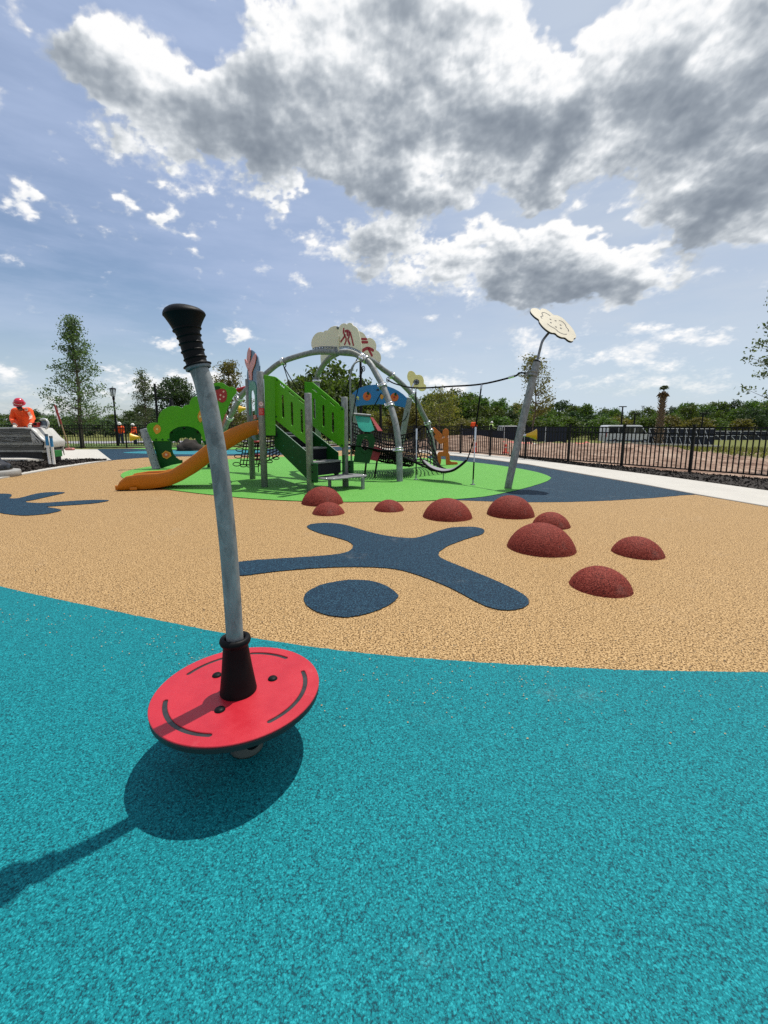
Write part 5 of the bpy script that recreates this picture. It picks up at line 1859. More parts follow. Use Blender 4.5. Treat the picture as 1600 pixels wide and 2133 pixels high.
# ================================================================== green bush panel with strawberry
def build_bush():
    a, b = G(328, 976), G(455, 973)
    pl = Plane((a.x, a.y - 0.0), (b.x, b.y - 0.15))
    t = thing('bush_play_panel', 'green bush shaped play panel with strawberry and orange flowers on a leaning steel post', 'play panel', (a.x, a.y, 0))
    z = lambda x, y: (290 + x / 6.4, 780 + y / 6.4)
    out = [(175, 888), (150, 845), (112, 760), (100, 705), (112, 672), (140, 652), (190, 642), (250, 645), (252, 590), (270, 530), (310, 475), (370, 438), (440, 420), (520, 424), (575, 447), (592, 425), (620, 408), (668, 404), (676, 360), (700, 318), (745, 292), (800, 285), (860, 270), (905, 225), (950, 165), (1000, 122),
           (1050, 106), (1110, 110), (1160, 140), (1200, 168), (1245, 162), (1285, 185), (1302, 220), (1292, 255), (1255, 300), (1210, 390), (1170, 480), (1120, 590), (1090, 660), (1060, 750), (1040, 890), (850, 888), (828, 800), (790, 745), (730, 710), (660, 692), (590, 690), (520, 700), (455, 730), (410, 770), (400, 790), (400, 888)]
    o = MB().prism(pl, [pl.all([z(*p) for p in out])], 0.024, 0.0, 0.004).build('bush_board', GREEN_PANEL, t)
    leg = [(175, 880), (405, 880), (432, 900), (432, 990), (450, 1050), (490, 1105), (540, 1140), (575, 1140), (575, 1180), (420, 1210), (300, 1252), (272, 1246)]
    MB().prism(pl, [pl.all([z(*p) for p in leg])], 0.022, -0.024, 0.003).build('leg_board', DARK_GREEN, t)
    leg2 = [(840, 880), (1040, 880), (1040, 1290), (930, 1290), (905, 1250), (905, 1000), (850, 900)]
    MB().prism(pl, [pl.all([z(*p) for p in leg2])], 0.022, -0.024, 0.003).build('leg_board', DARK_GREEN, t)
    # the dark back wall of the little house
    pb = Plane((pl.o + pl.n * -0.9), (pl.o + pl.n * -0.9 + pl.u))
    back = [(385, 690), (830, 690), (830, 935), (790, 920), (760, 880), (745, 850), (715, 865), (690, 835), (655, 860), (625, 838), (590, 850), (560, 845), (525, 870), (500, 905), (470, 890), (430, 900), (385, 860)]
    bo = MB().prism(pb, [pb.all([z(*p) for p in back])], 0.02, 0.0, 0.003).build('back_board', DARK_GREEN, t)
    for x in (430, 600, 780):
        c = pb.pt(*pb.sz(*z(x, 770 if x != 600 else 715)), 0.012)
        MB().lathe([(0.035, 0), (0.03, 0.012), (0, 0.016)], c, pb.n, 12).build('bolt_cap', BLACK_RUBBER, bo)
    for x in (228, 312, 392, 832):
        c = pl.pt(*pl.sz(*z(x, 868)), 0.012)
        MB().lathe([(0.030, 0), (0.027, 0.012), (0.012, 0.02), (0, 0.02)], c, pl.n, 14).build('bolt_cap', DARK_GREEN, o)
    # fruit and flowers
    def disc(pts, mat, name, off=0.017, sm=4, par=o, th=0.012):
        q = pl.all([z(*p) for p in pts])
        return MB().prism(pl, [smooth2(q, sm) if sm else q], th, off, 0.002).build(name, mat, par)
    lem = disc([(243, 668), (280, 690), (293, 730), (280, 768), (235, 795), (205, 765), (192, 730), (205, 690)], AMBER, 'orange_flower')
    disc([(243, 712), (260, 728), (243, 745), (226, 728)], PALE_YELLOW, 'flower_centre', 0.026, 3, lem, 0.01)
    le2 = disc([(815, 480), (840, 500), (850, 560), (835, 620), (815, 640), (790, 600), (782, 560), (795, 510)], AMBER, 'orange_flower')
    disc([(812, 545), (828, 562), (812, 580), (798, 562)], PALE_YELLOW, 'flower_centre', 0.026, 3, le2, 0.01)
    he = disc([(352, 1014), (416, 1040), (430, 1085), (375, 1128), (318, 1108), (300, 1058)], AMBER, 'orange_flower', 0.004, 0)
    h2 = disc([(358, 1035), (400, 1052), (405, 1085), (368, 1105), (328, 1090), (322, 1060)], ORANGE_FRUIT, 'flower_ring', 0.012, 3, he, 0.008)
    disc([(362, 1052), (378, 1068), (362, 1085), (346, 1068)], PALE_PINK, 'flower_centre', 0.018, 3, he, 0.008)
    sb = disc([(1000, 215), (1050, 195), (1110, 190), (1150, 205), (1170, 250), (1170, 310), (1150, 355), (1105, 376), (1060, 355), (1020, 325), (985, 290), (980, 245)], BERRY, 'strawberry')
    disc([(985, 190), (1010, 160), (1050, 158), (1082, 165), (1070, 190), (1040, 205), (1010, 205), (985, 215)], DARK_GREEN, 'strawberry_leaf', 0.026, 3, sb, 0.01)
    for x, y in ((1018, 253), (1127, 229), (1087, 277), (1128, 297), (1080, 331)):
        disc([(x + 13 * math.cos(a), y + 13 * math.sin(a)) for a in np.linspace(0, 6.28, 9)[:-1]], PALE_PINK, 'seed', 0.026, 0, sb, 0.012)
    # leaning steel post of flattened section with a bolted edge strip
    p0, p1 = G(328, 978), at(300.5, 893.5, a.y + 0.05)
    d = (p1 - p0).normalized()
    side = Vector((pl.u.x, pl.u.y, 0))
    side = (side - d * side.dot(d)).normalized()
    M = Matrix((side, d.cross(side) * -1, d)).transposed()
    MB().box((p0 + p1) / 2 - side * 0.02, (0.20, 0.14, (p1 - p0).length), M, 0.035).build('post', ZINC, t)
    MB().box(p1 + d * 0.012 - side * 0.02, (0.19, 0.13, 0.03), M, 0.010).build('post_cap', BLACK_RUBBER, t)
    st = MB().box((p0 + p1) / 2 + side * 0.055 + pl.n * 0.076, (0.06, 0.008, (p1 - p0).length * 0.97), M).build('bolt_strip', ZINC_DARK, t)
    for k in range(7):
        c = p0.lerp(p1, 0.08 + 0.14 * k) + side * 0.055 + pl.n * 0.080
        MB().lathe([(0.014, 0), (0.011, 0.008), (0, 0.009)], c, pl.n, 10).build('bolt_cap', BLACK_RUBBER, st)
    h = p0.lerp(p1, 0.83) - side * 0.10
    MB().tube([h + side * 0.03, h - side * 0.07], 0.028, 12).build('horn_pipe', ZINC, t)
    horn(t, h - side * 0.05 + Vector((0, -0.02, 0)), (-1, -0.35, 0.02), 0.03, 0.125, 0.26)
    # bars to the pipe clamps, red fin and yellow horn beyond
    for (x0, y0), (x1, y1) in (((488, 822), (499, 829)), ((470, 866), (480, 873))):
        MB().tube([pl.pt(*pl.sz(x0, y0), -0.02), au(x1, y1, 11.6 if y1 < 840 else 11.8)], 0.018, 8).build('clamp_bar', STAINLESS, t)
    fin = Plane(au(462, 880, 12.2), au(475, 880, 12.0))
    MB().prism(fin, [fin.all([(465, 866), (471, 862), (474, 870), (467, 900), (459, 905), (462, 885)])], 0.02).build('red_fin', PINK, t)
    horn(t, au(512, 851, 12.3), (-1, -0.4, -0.1), 0.04, 0.13, 0.22)
    MB().tube([au(494, 813, 12.6), au(512, 808, 12.6)], 0.06, 12).build('red_tube', FIG_RED, t)
    return t


build_bush()


# ================================================================== blue arch sign with oranges
def build_blue():
    a, b = au(734, 900, 14.2), au(849, 900, 13.7)
    pl = Plane(a, b)
    t = thing('blue_play_arch', 'blue arch board with round oranges carried on leaning steel posts behind the climbing frame', 'play arch', (b.x, b.y, 0))
    z = lambda x, y: (640 + x / 5, 760 + y / 5)
    out = [(480, 438), (468, 380), (472, 300), (505, 268), (550, 240), (600, 222), (660, 210), (720, 205), (780, 208), (840, 222), (900, 244), (950, 270), (1000, 306), (1040, 345), (1034, 400), (1020, 447), (960, 432), (900, 422), (830, 414), (750, 410), (670, 414), (590, 420), (530, 430)]
    o = MB().prism(pl, [pl.all([z(*p) for p in out])], 0.025, 0.0, 0.003).build('arch_board', BLUE_PANEL, t)
    for x, y, r in ((625, 328, 42), (910, 338, 42)):
        c, e = pl.sz(*z(x, y)), pl.sz(*z(x + r, y))
        fr = MB().prism(pl, [circle2(c, abs(e[0] - c[0]), 26)], 0.012, 0.018, 0.002).build('orange_fruit', ORANGE_FRUIT, o)
        MB().prism(pl, [circle2(c, 0.035, 12)], 0.006, 0.026).build('fruit_dot', FIG_RED, fr)
        q = pl.all([z(x - 2, y - 30), z(x + 8, y - 52), z(x + 22, y - 40), z(x + 24, y - 18), z(x + 8, y - 16)])
        MB().prism(pl, [q], 0.012, 0.030).build('fruit_leaf', DARK_GREEN, fr)
    q = pl.all([z(p, r) for p, r in ((762, 330), (775, 306), (792, 318), (796, 338), (784, 358), (768, 352))])
    MB().prism(pl, [smooth2(q, 3)], 0.012, 0.018).build('lemon', AMBER, o)
    q = [Vector(pl.sz(*z(*p))) for p in ((518, 335), (532, 338), (530, 352), (522, 354), (534, 358), (530, 372), (514, 370))]
    MB().prism(pl, [stroke2([(v.x, v.y) for v in catmull(q, 3, closed=False)], 0.06, 4)], 0.012, 0.018).build('leaf_mark', PALE_YELLOW, o)
    q = pl.all([z(p, r) for p, r in ((720, 268), (728, 250), (748, 252), (750, 270))])
    MB().prism(pl, [q], 0.012, 0.018).build('leaf_mark', BLACK_BOARD, o)
    for top, low in (((853, 829), (839, 905)), ((734, 822), (742, 900))):
        Y = 13.75 if top[0] > 800 else 14.2
        p1, p0 = au(top[0], top[1], Y), au(low[0], low[1], Y)
        d = (p0 - p1).normalized()
        foot = p1 + d * (p1.z / -d.z)
        MB().tube([foot, p1], 0.10, 16).build('post', ZINC, t)
    c = au(853, 827, 13.75)
    tip = catmull([c, au(856, 818, 13.75), au(859, 806, 13.75), au(864, 797, 13.8)], 5, closed=False)
    MB().tube(tip, 0.035, 12).build('flower_stem', STAINLESS, t)
    n = Vector((-0.1, -0.9, 0.35)).normalized()
    u = (Vector((1, 0, 0)) - n * n.x).normalized()
    T = Tilted(au(868, 794, 13.8), u, n.cross(u))
    out = [z(*p) for p in ((1062, 68), (1088, 64), (1115, 78), (1135, 105), (1170, 105), (1200, 122), (1215, 160), (1216, 195), (1236, 212), (1240, 245), (1215, 270), (1178, 270), (1150, 250), (1110, 248), (1078, 225), (1066, 180), (1046, 150), (1042, 115), (1050, 85))]
    fl = flower_board(t, T, out, PALE_YELLOW, 0.03, sm=3)
    cc, ce = T.sz(*z(1137, 182)), T.sz(*z(1168, 182))
    ct = MB().prism(T, [circle2(cc, abs(ce[0] - cc[0]), 22)], 0.01, 0.021).build('flower_centre', BLACK_BOARD, fl)
    r = abs(ce[0] - cc[0])
    for k in range(6):
        p = (cc[0] + 0.62 * r * math.cos(k * 1.047), cc[1] + 0.62 * r * math.sin(k * 1.047))
        MB().prism(T, [circle2(p, 0.20 * r, 10)], 0.006, 0.029).build('centre_dot', ZINC, ct)
    rope(t, [au(827, 876, 13.6), au(836, 879, 13.6), au(847, 868, 13.65), au(853, 846, 13.7)], 0.014, 'chain')
    return t


build_blue()


# ================================================================== orange kneeling figure board
def build_figure():
    p = G(938, 969)
    pl = Plane((p.x - 1, p.y + 0.05), (p.x + 1, p.y - 0.05))
    t = thing('figure_board', 'flat orange board cut as a kneeling climbing person, right of the black net', 'play figure', (p.x, p.y, 0))
    z = lambda x, y: (720 + x * 0.15, 840 + y * 0.15)
    def piece(pts, name, off, sm=0):
        q = pl.all([z(*p) for p in pts])
        return MB().prism(pl, [smooth2(q, sm) if sm else q], 0.025, off, 0.006).build(name, FIG_ORANGE, t)
    piece([(1355, 690), (1360, 560), (1352, 500), (1400, 470), (1428, 480), (1430, 600), (1428, 690), (1444, 705), (1448, 795), (1470, 812), (1545, 815), (1560, 832), (1552, 850), (1400, 857), (1392, 840), (1388, 735)], 'torso_board', 0.0)
    piece([(1400, 680), (1395, 738), (1325, 735), (1328, 800), (1318, 850), (1290, 862), (1272, 845), (1270, 780), (1278, 690), (1300, 672), (1370, 670)], 'thigh_board', 0.006)
    piece([(1205, 345), (1228, 332), (1245, 345), (1340, 432), (1352, 470), (1318, 492), (1290, 470), (1212, 390), (1202, 365)], 'upper_arm_board', 0.006)
    piece([(1235, 440), (1262, 428), (1282, 440), (1312, 495), (1345, 485), (1405, 465), (1425, 480), (1420, 520), (1380, 535), (1325, 565), (1300, 560), (1245, 490), (1232, 465)], 'forearm_board', 0.012)
    piece([(1390 + 45 * math.cos(a), 412 + 60 * math.sin(a)) for a in np.linspace(0, 2 * math.pi, 26)[:-1]], 'head_board', 0.006)
    c0, c1 = au(893, 893, 12.4), pl.pt(*pl.sz(*z(1205, 362)), 0)
    MB().tube([c0, c1], 0.02, 8).build('clamp_bar', STAINLESS, t)
    return t


build_figure()

# ================================================================== people
def skin_mesh(name, verts, edges, radii, mat, parent, root=0, sub=2):
    """one continuous surface grown round a skeleton"""
    off = wloc(parent)
    me = bpy.data.meshes.new(name)
    me.from_pydata([tuple(Vector(v) - off) for v in verts], edges, [])
    o = bpy.data.objects.new(name, me)
    col.objects.link(o)
    o.parent = parent
    sk = o.modifiers.new('Skin', 'SKIN')
    sk.use_smooth_shade = True
    sk.branch_smoothing = 0.6
    if not me.skin_vertices:
        me.skin_vertices.new() if hasattr(me.skin_vertices, 'new') else None
    for i, d in enumerate(me.skin_vertices[0].data):
        r = radii[i]
        d.radius = r if hasattr(r, '__len__') else (r, r)
        d.use_root = (i == root)
    ss = o.modifiers.new('Subdivision', 'SUBSURF')
    ss.levels = ss.render_levels = sub
    me.materials.append(mat)
    return o


def build_person(label, J, s, shirt, helmet, group=None, hands=False, face=None):
    """J: joint positions in world space; s: overall scale"""
    t = thing('person', label, 'person', (J['pelvis'].x, J['pelvis'].y, min(J['ankle_l'].z, J['ankle_r'].z) - 0.08 * s), group)
    names = ['pelvis', 'belly', 'chest', 'neck', 'head', 'crown', 'shoulder_l', 'elbow_l', 'wrist_l', 'palm_l', 'shoulder_r', 'elbow_r', 'wrist_r', 'palm_r', 'hip_l', 'knee_l', 'ankle_l', 'toe_l', 'hip_r', 'knee_r', 'ankle_r', 'toe_r']
    rad = dict(pelvis=.12, belly=.10, chest=.11, neck=.055, head=.082, crown=.05, shoulder=.04, elbow=.036, wrist=.031, palm=.036, hip=.09, knee=.058, ankle=.042, toe=.038)
    idx = {n: i for i, n in enumerate(names)}
    E = [('pelvis', 'belly'), ('belly', 'chest'), ('chest', 'neck'), ('neck', 'head'), ('head', 'crown')]
    for k in 'lr':
        E += [('chest', 'shoulder_' + k), ('shoulder_' + k, 'elbow_' + k), ('elbow_' + k, 'wrist_' + k), ('wrist_' + k, 'palm_' + k), ('pelvis', 'hip_' + k), ('hip_' + k, 'knee_' + k), ('knee_' + k, 'ankle_' + k), ('ankle_' + k, 'toe_' + k)]
    rr = [rad[n.split('_')[0]] * s for n in names]
    V = [J[n] for n in names]
    Ei = [(idx[a], idx[b]) for a, b in E]
    f = (face or Vector((0, -1, -0.3))).normalized()
    V = V + [J['head'] + f * 0.10 * s - Vector((0, 0, 0.005 * s))]
    Ei = Ei + [(idx['head'], len(V) - 1)]
    rr = rr + [0.022 * s]
    body = skin_mesh('body', V, Ei, rr, SKIN, t)
    side = f.cross(Vector((0, 0, 1))).normalized()
    for q in (-1, 1):
        MB().ball(J['head'] + f * 0.088 * s + side * 0.034 * s * q + Vector((0, 0, 0.03 * s)), 0.012 * s, 8, 6).build('eye', BLACK_BOARD, body)
        MB().ball(J['head'] + side * 0.095 * s * q, (0.014 * s, 0.022 * s, 0.034 * s), 8, 6).build('ear', SKIN, body)
    MB().ball(J['head'] + f * 0.086 * s - Vector((0, 0, 0.045 * s)), (0.028 * s, 0.012 * s, 0.008 * s), 8, 6).build('mouth', BERRY, body)
    # shirt with long sleeves
    tp = catmull([J['pelvis'] - Vector((0, 0, 0.06 * s)), J['pelvis'].lerp(J['belly'], 0.4), J['belly'], J['chest'], J['chest'].lerp(J['neck'], 0.62), J['chest'].lerp(J['neck'], 0.98)], 5, closed=False)
    K = len(tp) - 1
    prof = lambda u: float(np.interp(u, [0, 0.2, 0.4, 0.62, 0.80, 0.90, 1.0], [0.125, 0.124, 0.128, 0.142, 0.138, 0.105, 0.062])) * s
    sh = MB().tube(tp, [prof(i / K) * (1 + 0.035 * mnoise.noise(Vector((i * 0.9, 3, 1)))) for i in range(K + 1)], 20, caps=False, flat=1.34)
    for k in 'lr':
        S, E_, W_ = J['shoulder_' + k], J['elbow_' + k], J['wrist_' + k]
        inner = S.lerp(J['chest'].lerp(J['neck'], 0.5), 0.45)
        ar = catmull([inner, S, S.lerp(E_, 0.5), E_, E_.lerp(W_, 0.5), W_], 5, closed=False)
        N_ = len(ar) - 1
        sh.tube(ar, [float(np.interp(i / N_, [0, 0.18, 0.4, 0.6, 0.85, 1.0], [0.090, 0.092, 0.080, 0.070, 0.056, 0.044])) * s * (1 + 0.06 * mnoise.noise(Vector((i * 1.3, 7, ord(k))))) for i in range(N_ + 1)], 14, caps=True)
    sh.build('shirt', shirt, t)
    tn = ['pelvis', 'hip_l', 'knee_l', 'ankle_l', 'hip_r', 'knee_r', 'ankle_r']
    ti = {n: i for i, n in enumerate(tn)}
    tr = dict(pelvis=.15, hip=.115, knee=.082, ankle=.066)
    skin_mesh('trousers', [J[n] for n in tn], [(ti[a], ti[b]) for a, b in E if a in ti and b in ti], [tr[n.split('_')[0]] * s for n in tn], JEANS, t)
    for k in 'lr':
        a, b = J['ankle_' + k], J['toe_' + k]
        MB().tube([a + Vector((0, 0, 0.05 * s)), a - Vector((0, 0, 0.02 * s)), a.lerp(b, 0.5) - Vector((0, 0, 0.01 * s)), b], [0.055 * s, 0.058 * s, 0.052 * s, 0.044 * s], 12).build('boot', BOOTS, t)
    if helmet:
        up = (J['crown'] - J['neck']).normalized()
        c = J['head'] + up * 0.035 * s
        prof = [(0.150, -0.004), (0.152, 0.006), (0.128, 0.012), (0.127, 0.04), (0.118, 0.085), (0.090, 0.125), (0.05, 0.148), (0.0, 0.155)]
        h = MB().lathe([(r * s * 0.98, z * s) for r, z in prof], c, up, 28).build('hard_hat', helmet, t)
        pk = (f - up * f.dot(up)).normalized()
        MB().ball(c + pk * 0.125 * s + up * 0.004 * s, (0.085 * s, 0.075 * s, 0.010 * s), 16, 6, up.to_track_quat('Z', 'Y').to_matrix()).build('hat_peak', helmet, h)
    if hands:
        for k in 'lr':
            w, p = J['wrist_' + k], J['palm_' + k]
            d = (p - w).normalized()
            dn = Vector((0, 0, -1))
            dn = (dn - d * dn.dot(d)).normalized()
            sd = d.cross(dn)
            if k == 'l':
                sd = -sd
            V = [w - d * 0.03 * s, w + d * 0.03 * s, p]
            Ee = [(0, 1), (1, 2)]
            rr = [0.046 * s, 0.040 * s, 0.036 * s]
            for i, (off, L) in enumerate(((-0.033, 0.075), (-0.011, 0.088), (0.011, 0.082), (0.033, 0.066))):
                b = len(V)
                q = p + sd * off * s + d * 0.02 * s
                V += [q, q + d * L * 0.45 * s + dn * 0.018 * s, q + d * L * 0.75 * s + dn * 0.055 * s]
                Ee += [(2, b), (b, b + 1), (b + 1, b + 2)]
                rr += [0.013 * s, 0.012 * s, 0.010 * s]
            b = len(V)
            q = w + d * 0.045 * s - sd * 0.03 * s
            V += [q - sd * 0.02 * s + d * 0.02 * s, q - sd * 0.035 * s + d * 0.05 * s + dn * 0.03 * s]
            Ee += [(1, b), (b, b + 1)]
            rr += [0.015 * s, 0.012 * s]
            skin_mesh('glove', V, Ee, rr, GLOVE, t, root=0, sub=2)
    return t


def standing(x, y, z, h=1.75, turn=0.0, lean=0.0, arms=(0.25, 0.25)):
    s = h / 1.75
    Rz = Matrix.Rotation(turn, 3, 'Z')
    P = lambda a, b, c: Vector((x, y, z)) + Rz @ (Vector((a, b, c)) * s)
    J = dict(pelvis=P(0, 0, 0.95), belly=P(0, -0.02 - lean * .3, 1.12), chest=P(0, -0.02 - lean * .7, 1.32), neck=P(0, -0.03 - lean, 1.49), head=P(0, -0.05 - lean * 1.2, 1.60), crown=P(0, -0.04 - lean * 1.25, 1.68))
    for k, sg in (('l', -1), ('r', 1)):
        a = arms[0 if k == 'l' else 1]
        J['shoulder_' + k] = P(0.19 * sg, -lean * .8, 1.41)
        J['elbow_' + k] = P(0.27 * sg, -0.05 - a * 0.3, 1.14 + a * 0.03)
        J['wrist_' + k] = P(0.22 * sg, -0.10 - a, 0.93 + a * 0.35)
        J['palm_' + k] = P(0.20 * sg, -0.14 - a * 1.15, 0.86 + a * 0.42)
        J['hip_' + k] = P(0.10 * sg, 0, 0.90)
        J['knee_' + k] = P(0.11 * sg, -0.03, 0.49)
        J['ankle_' + k] = P(0.12 * sg, 0.02, 0.09)
        J['toe_' + k] = P(0.13 * sg, -0.15, 0.045)
    return J, s


# ---- pallet stack, worker and tools on the raised walk at the left
ST = G(60, 952.5, 0.30)
SY = ST.y


def build_stack():
    pl = Plane((at(-90, 940, SY).x, SY), (at(134, 940, SY).x, SY))
    t = thing('wrapped_pallet', 'pallet of flat sheets in grey stretch wrap standing on the pale walk, worker behind it', 'pallet', (ST.x, SY, 0.30))
    D = 0.80
    front = pl.all([(-130, 893.5), (20, 893.2), (66, 894.3), (70, 899), (86, 917), (90, 921), (90, 934), (60, 938.5), (-130, 943)])
    # sheet bundles: layers of slightly different size
    z0, z1 = front[-1][1], front[0][1]
    rnd = random.Random(4)
    L = pl.all([(-130, 930), (89, 930)])
    n = 9
    for k in range(n):
        za, zb = z0 + (z1 - z0) * k / n, z0 + (z1 - z0) * (k + 1) / n - 0.006
        f = k / (n - 1)
        xr = L[1][0] - max(0, f - 0.45) / 0.55 * 0.34 + rnd.uniform(-0.02, 0.02)
        j = rnd.uniform(-0.02, 0.015)
        MB().add([pl.pt(L[0][0], za, j), pl.pt(xr, za, j), pl.pt(xr, za, -D), pl.pt(L[0][0], za, -D), pl.pt(L[0][0], zb, j), pl.pt(xr, zb, j), pl.pt(xr, zb, -D), pl.pt(L[0][0], zb, -D)],
                 [(3, 2, 1, 0), (4, 5, 6, 7), (0, 1, 5, 4), (1, 2, 6, 5), (2, 3, 7, 6), (3, 0, 4, 7)]).build('sheet_bundle', WRAP_DARK if k % 3 else WRAP, t)
    # pulled tight creases of the wrap over the front
    for k in range(26):
        xa, xb = rnd.uniform(-120, 40), rnd.uniform(20, 88)
        ya, yb = rnd.uniform(897, 936), rnd.uniform(897, 930)
        if yb < 917 and xb > 66:
            xb = 66
        a, b = pl.sz(xa, ya), pl.sz(xb, yb)
        mid = (a[0] * 0.5 + b[0] * 0.5, (a[1] + b[1]) / 2 - rnd.uniform(0, 0.03))
        P = catmull([pl.pt(a[0], a[1], 0.018), pl.pt(mid[0], mid[1], 0.026), pl.pt(b[0], b[1], 0.018)], 6, closed=False)
        MB().tube(P, [0.001] + [rnd.uniform(0.004, 0.012)] * (len(P) - 2) + [0.001], 5, flat=0.5).build('wrap_fold', WRAP, t)
    # white wrap drawn over the top and the sloping right shoulder
    top = [(-130, 892.6), (-40, 891.8), (20, 891.2), (50, 891.3), (65, 893), (71, 898.5), (78, 906.5), (86, 914.5), (92, 918.5), (94, 922), (93.5, 933)]
    q = pl.all(top)
    rows = []
    for i, (a, b) in enumerate(q):
        row = []
        for j in range(7):
            v = j / 6
            p = pl.pt(a, b, 0.03 - (D + 0.05) * v)
            p.z += 0.018 * mnoise.noise(Vector((a * 5, v * 9, 2))) + 0.01
            row.append(p)
        rows.append(row)
    vs = [p for r_ in rows for p in r_]
    fs = [(i * 7 + j, (i + 1) * 7 + j, (i + 1) * 7 + j + 1, i * 7 + j + 1) for i in range(len(rows) - 1) for j in range(6)]
    b = len(vs)
    low = [r_[0] - Vector((0, -0.01, 0.035 + 0.02 * mnoise.noise(r_[0] * 4))) for r_ in rows]
    fs += [(i * 7, b + i, b + i + 1, (i + 1) * 7) for i in range(len(rows) - 1)]
    MB().add(vs + low, fs, True).build('white_wrap', WRAP_WHITE, t)
    for k in range(12):
        u0 = rnd.uniform(0, 1)
        a = pl.sz(64 + 3 * rnd.random(), 896 + 6 * rnd.random())
        c = pl.sz(rnd.uniform(70, 91), rnd.uniform(917, 926))
        P = [pl.pt(a[0], a[1], 0.03), pl.pt((a[0] + c[0]) / 2, (a[1] + c[1]) / 2 - 0.015, 0.04), pl.pt(c[0], c[1], 0.03)]
        MB().tube(P, [0.004, 0.011, 0.006], 5).build('wrap_fold', WRAP_WHITE, t)
    # pallet under it: black deck, and a solid black block standing for the dark void; green corner board
    a, c = pl.sz(-130, 945)[0], pl.sz(87, 945)[0]
    zt = z0 - 0.01
    MB().box(pl.pt((a + c) / 2, (zt + 0.42) / 2 + 0.02, -D / 2), (c - a, D, max(0.04, zt - 0.44))).build('pallet_deck', PALLET_AND_VOID, t)
    MB().box(pl.pt((a + c) / 2, 0.30, -D / 2 - 0.02), (c - a - 0.06, D - 0.05, 0.29)).build('pallet_void', PALLET_AND_VOID, t)
    g0, g1 = at(110, 938, SY + 0.42), at(123, 951, SY + 0.42)
    MB().box((g0 + g1) / 2, (abs(g1.x - g0.x), 0.30, g0.z - g1.z), None, 0.01).build('corner_board', PALLET_GREEN, t)
    MB().tube([at(133, 920, SY + 0.8), at(131, 934, SY + 0.75), at(134, 948, SY + 0.78)], [0.03, 0.022, 0.012], 6).build('loose_wrap', WRAP_WHITE, t)
    return t


build_stack()


def build_worker():
    Y = SY + 0.78
    a = lambda x, y, d=0.0: at(x, y, Y + d)
    J = dict(pelvis=a(47.5, 893, 0.10), belly=a(47, 880, 0.02), chest=a(46.5, 861, -0.08), neck=a(43, 852, -0.20), head=a(40.5, 842, -0.30), crown=a(39.5, 835, -0.34),
             shoulder_l=a(31, 856, -0.10), elbow_l=a(25.5, 872, -0.16), wrist_l=a(28.5, 882.5, -0.50), palm_l=a(30.5, 887.5, -0.60),
             shoulder_r=a(60.5, 855.5, -0.10), elbow_r=a(68, 873, -0.16), wrist_r=a(65, 882.5, -0.50), palm_r=a(62.5, 887.5, -0.60))
    g = 0.30
    s = 1.06
    for k, x in (('l', -0.13), ('r', 0.13)):
        p = J['pelvis']
        hz = p.z - 0.05
        J['hip_' + k] = Vector((p.x + x * 0.9, p.y, hz))
        J['knee_' + k] = Vector((p.x + x, p.y + 0.02, g + (hz - g) * 0.53))
        J['ankle_' + k] = Vector((p.x + x * 1.05, p.y + 0.08, g + 0.10))
        J['toe_' + k] = Vector((p.x + x * 1.1, p.y - 0.09, g + 0.05))
    t = build_person('person in orange long sleeved shirt and red hard hat bending over the wrapped pallet', J, s, HIVIS, HELMET, None, True, Vector((0.22, -0.95, -0.30)))
    # white print: chest patch and marks down the sleeve
    fr = Plane(J['chest'] + Vector((-0.5, -0.215 * s, 0)), J['chest'] + Vector((0.5, -0.215 * s, 0)))
    q = fr.all([(51.5, 850), (58, 850.5), (58, 856), (52, 856)])
    MB().prism(fr, [q], 0.006).build('chest_patch', HIVIS_PRINT, t)
    q = fr.all([(53, 852), (56.5, 852), (56.5, 854), (53, 854)])
    MB().prism(fr, [q], 0.004, 0.006).build('patch_mark', HIVIS, t)
    A0, A1 = J['shoulder_r'].lerp(J['elbow_r'], 0.35), J['elbow_r'].lerp(J['wrist_r'], 0.75)
    path = catmull([A0, J['elbow_r'], A1], 8, closed=False)
    for k in range(0, len(path) - 1, 2):
        p = path[k]
        d = (path[k + 1] - p).normalized()
        out = Vector((0.45, -0.9, 0.1)).normalized()
        out = (out - d * out.dot(d)).normalized()
        T = Tilted(p + out * 0.094 * s, d.cross(out), d)
        if T.n.dot(out) < 0:
            T.n = -T.n
        h = 0.030
        shape = [[(-0.04, -h), (0.04, -h * 0.3), (0.035, h * 0.5), (-0.02, h)], [(-0.045, -h * .8), (0.02, -h), (0.045, h * .6), (0.0, h * .5)]][k // 2 % 2]
        MB().prism(T, [shape], 0.012).build('sleeve_mark', HIVIS_PRINT, t)
    hat = [o for o in t.children if o.name.startswith('hard_hat')][0]
    up = (J['crown'] - J['neck']).normalized()
    f = Vector((0.22, -0.95, -0.30))
    f = (f - up * f.dot(up)).normalized()
    sd = f.cross(up)
    c = J['head'] + up * 0.068 * s
    MB().tube([c + (f * math.cos(k) + sd * math.sin(k)) * 0.128 * s for k in np.linspace(-0.9, 0.9, 12)], 0.016 * s, 6, flat=0.5).build('hat_band', HIVIS_PRINT, hat)
    bd = MB().ball(J['head'] + f * 0.045 * s - up * 0.085 * s, (0.068 * s, 0.062 * s, 0.05 * s), 12, 8).build('beard', BLACK_BOARD, t)
    return t


build_worker()


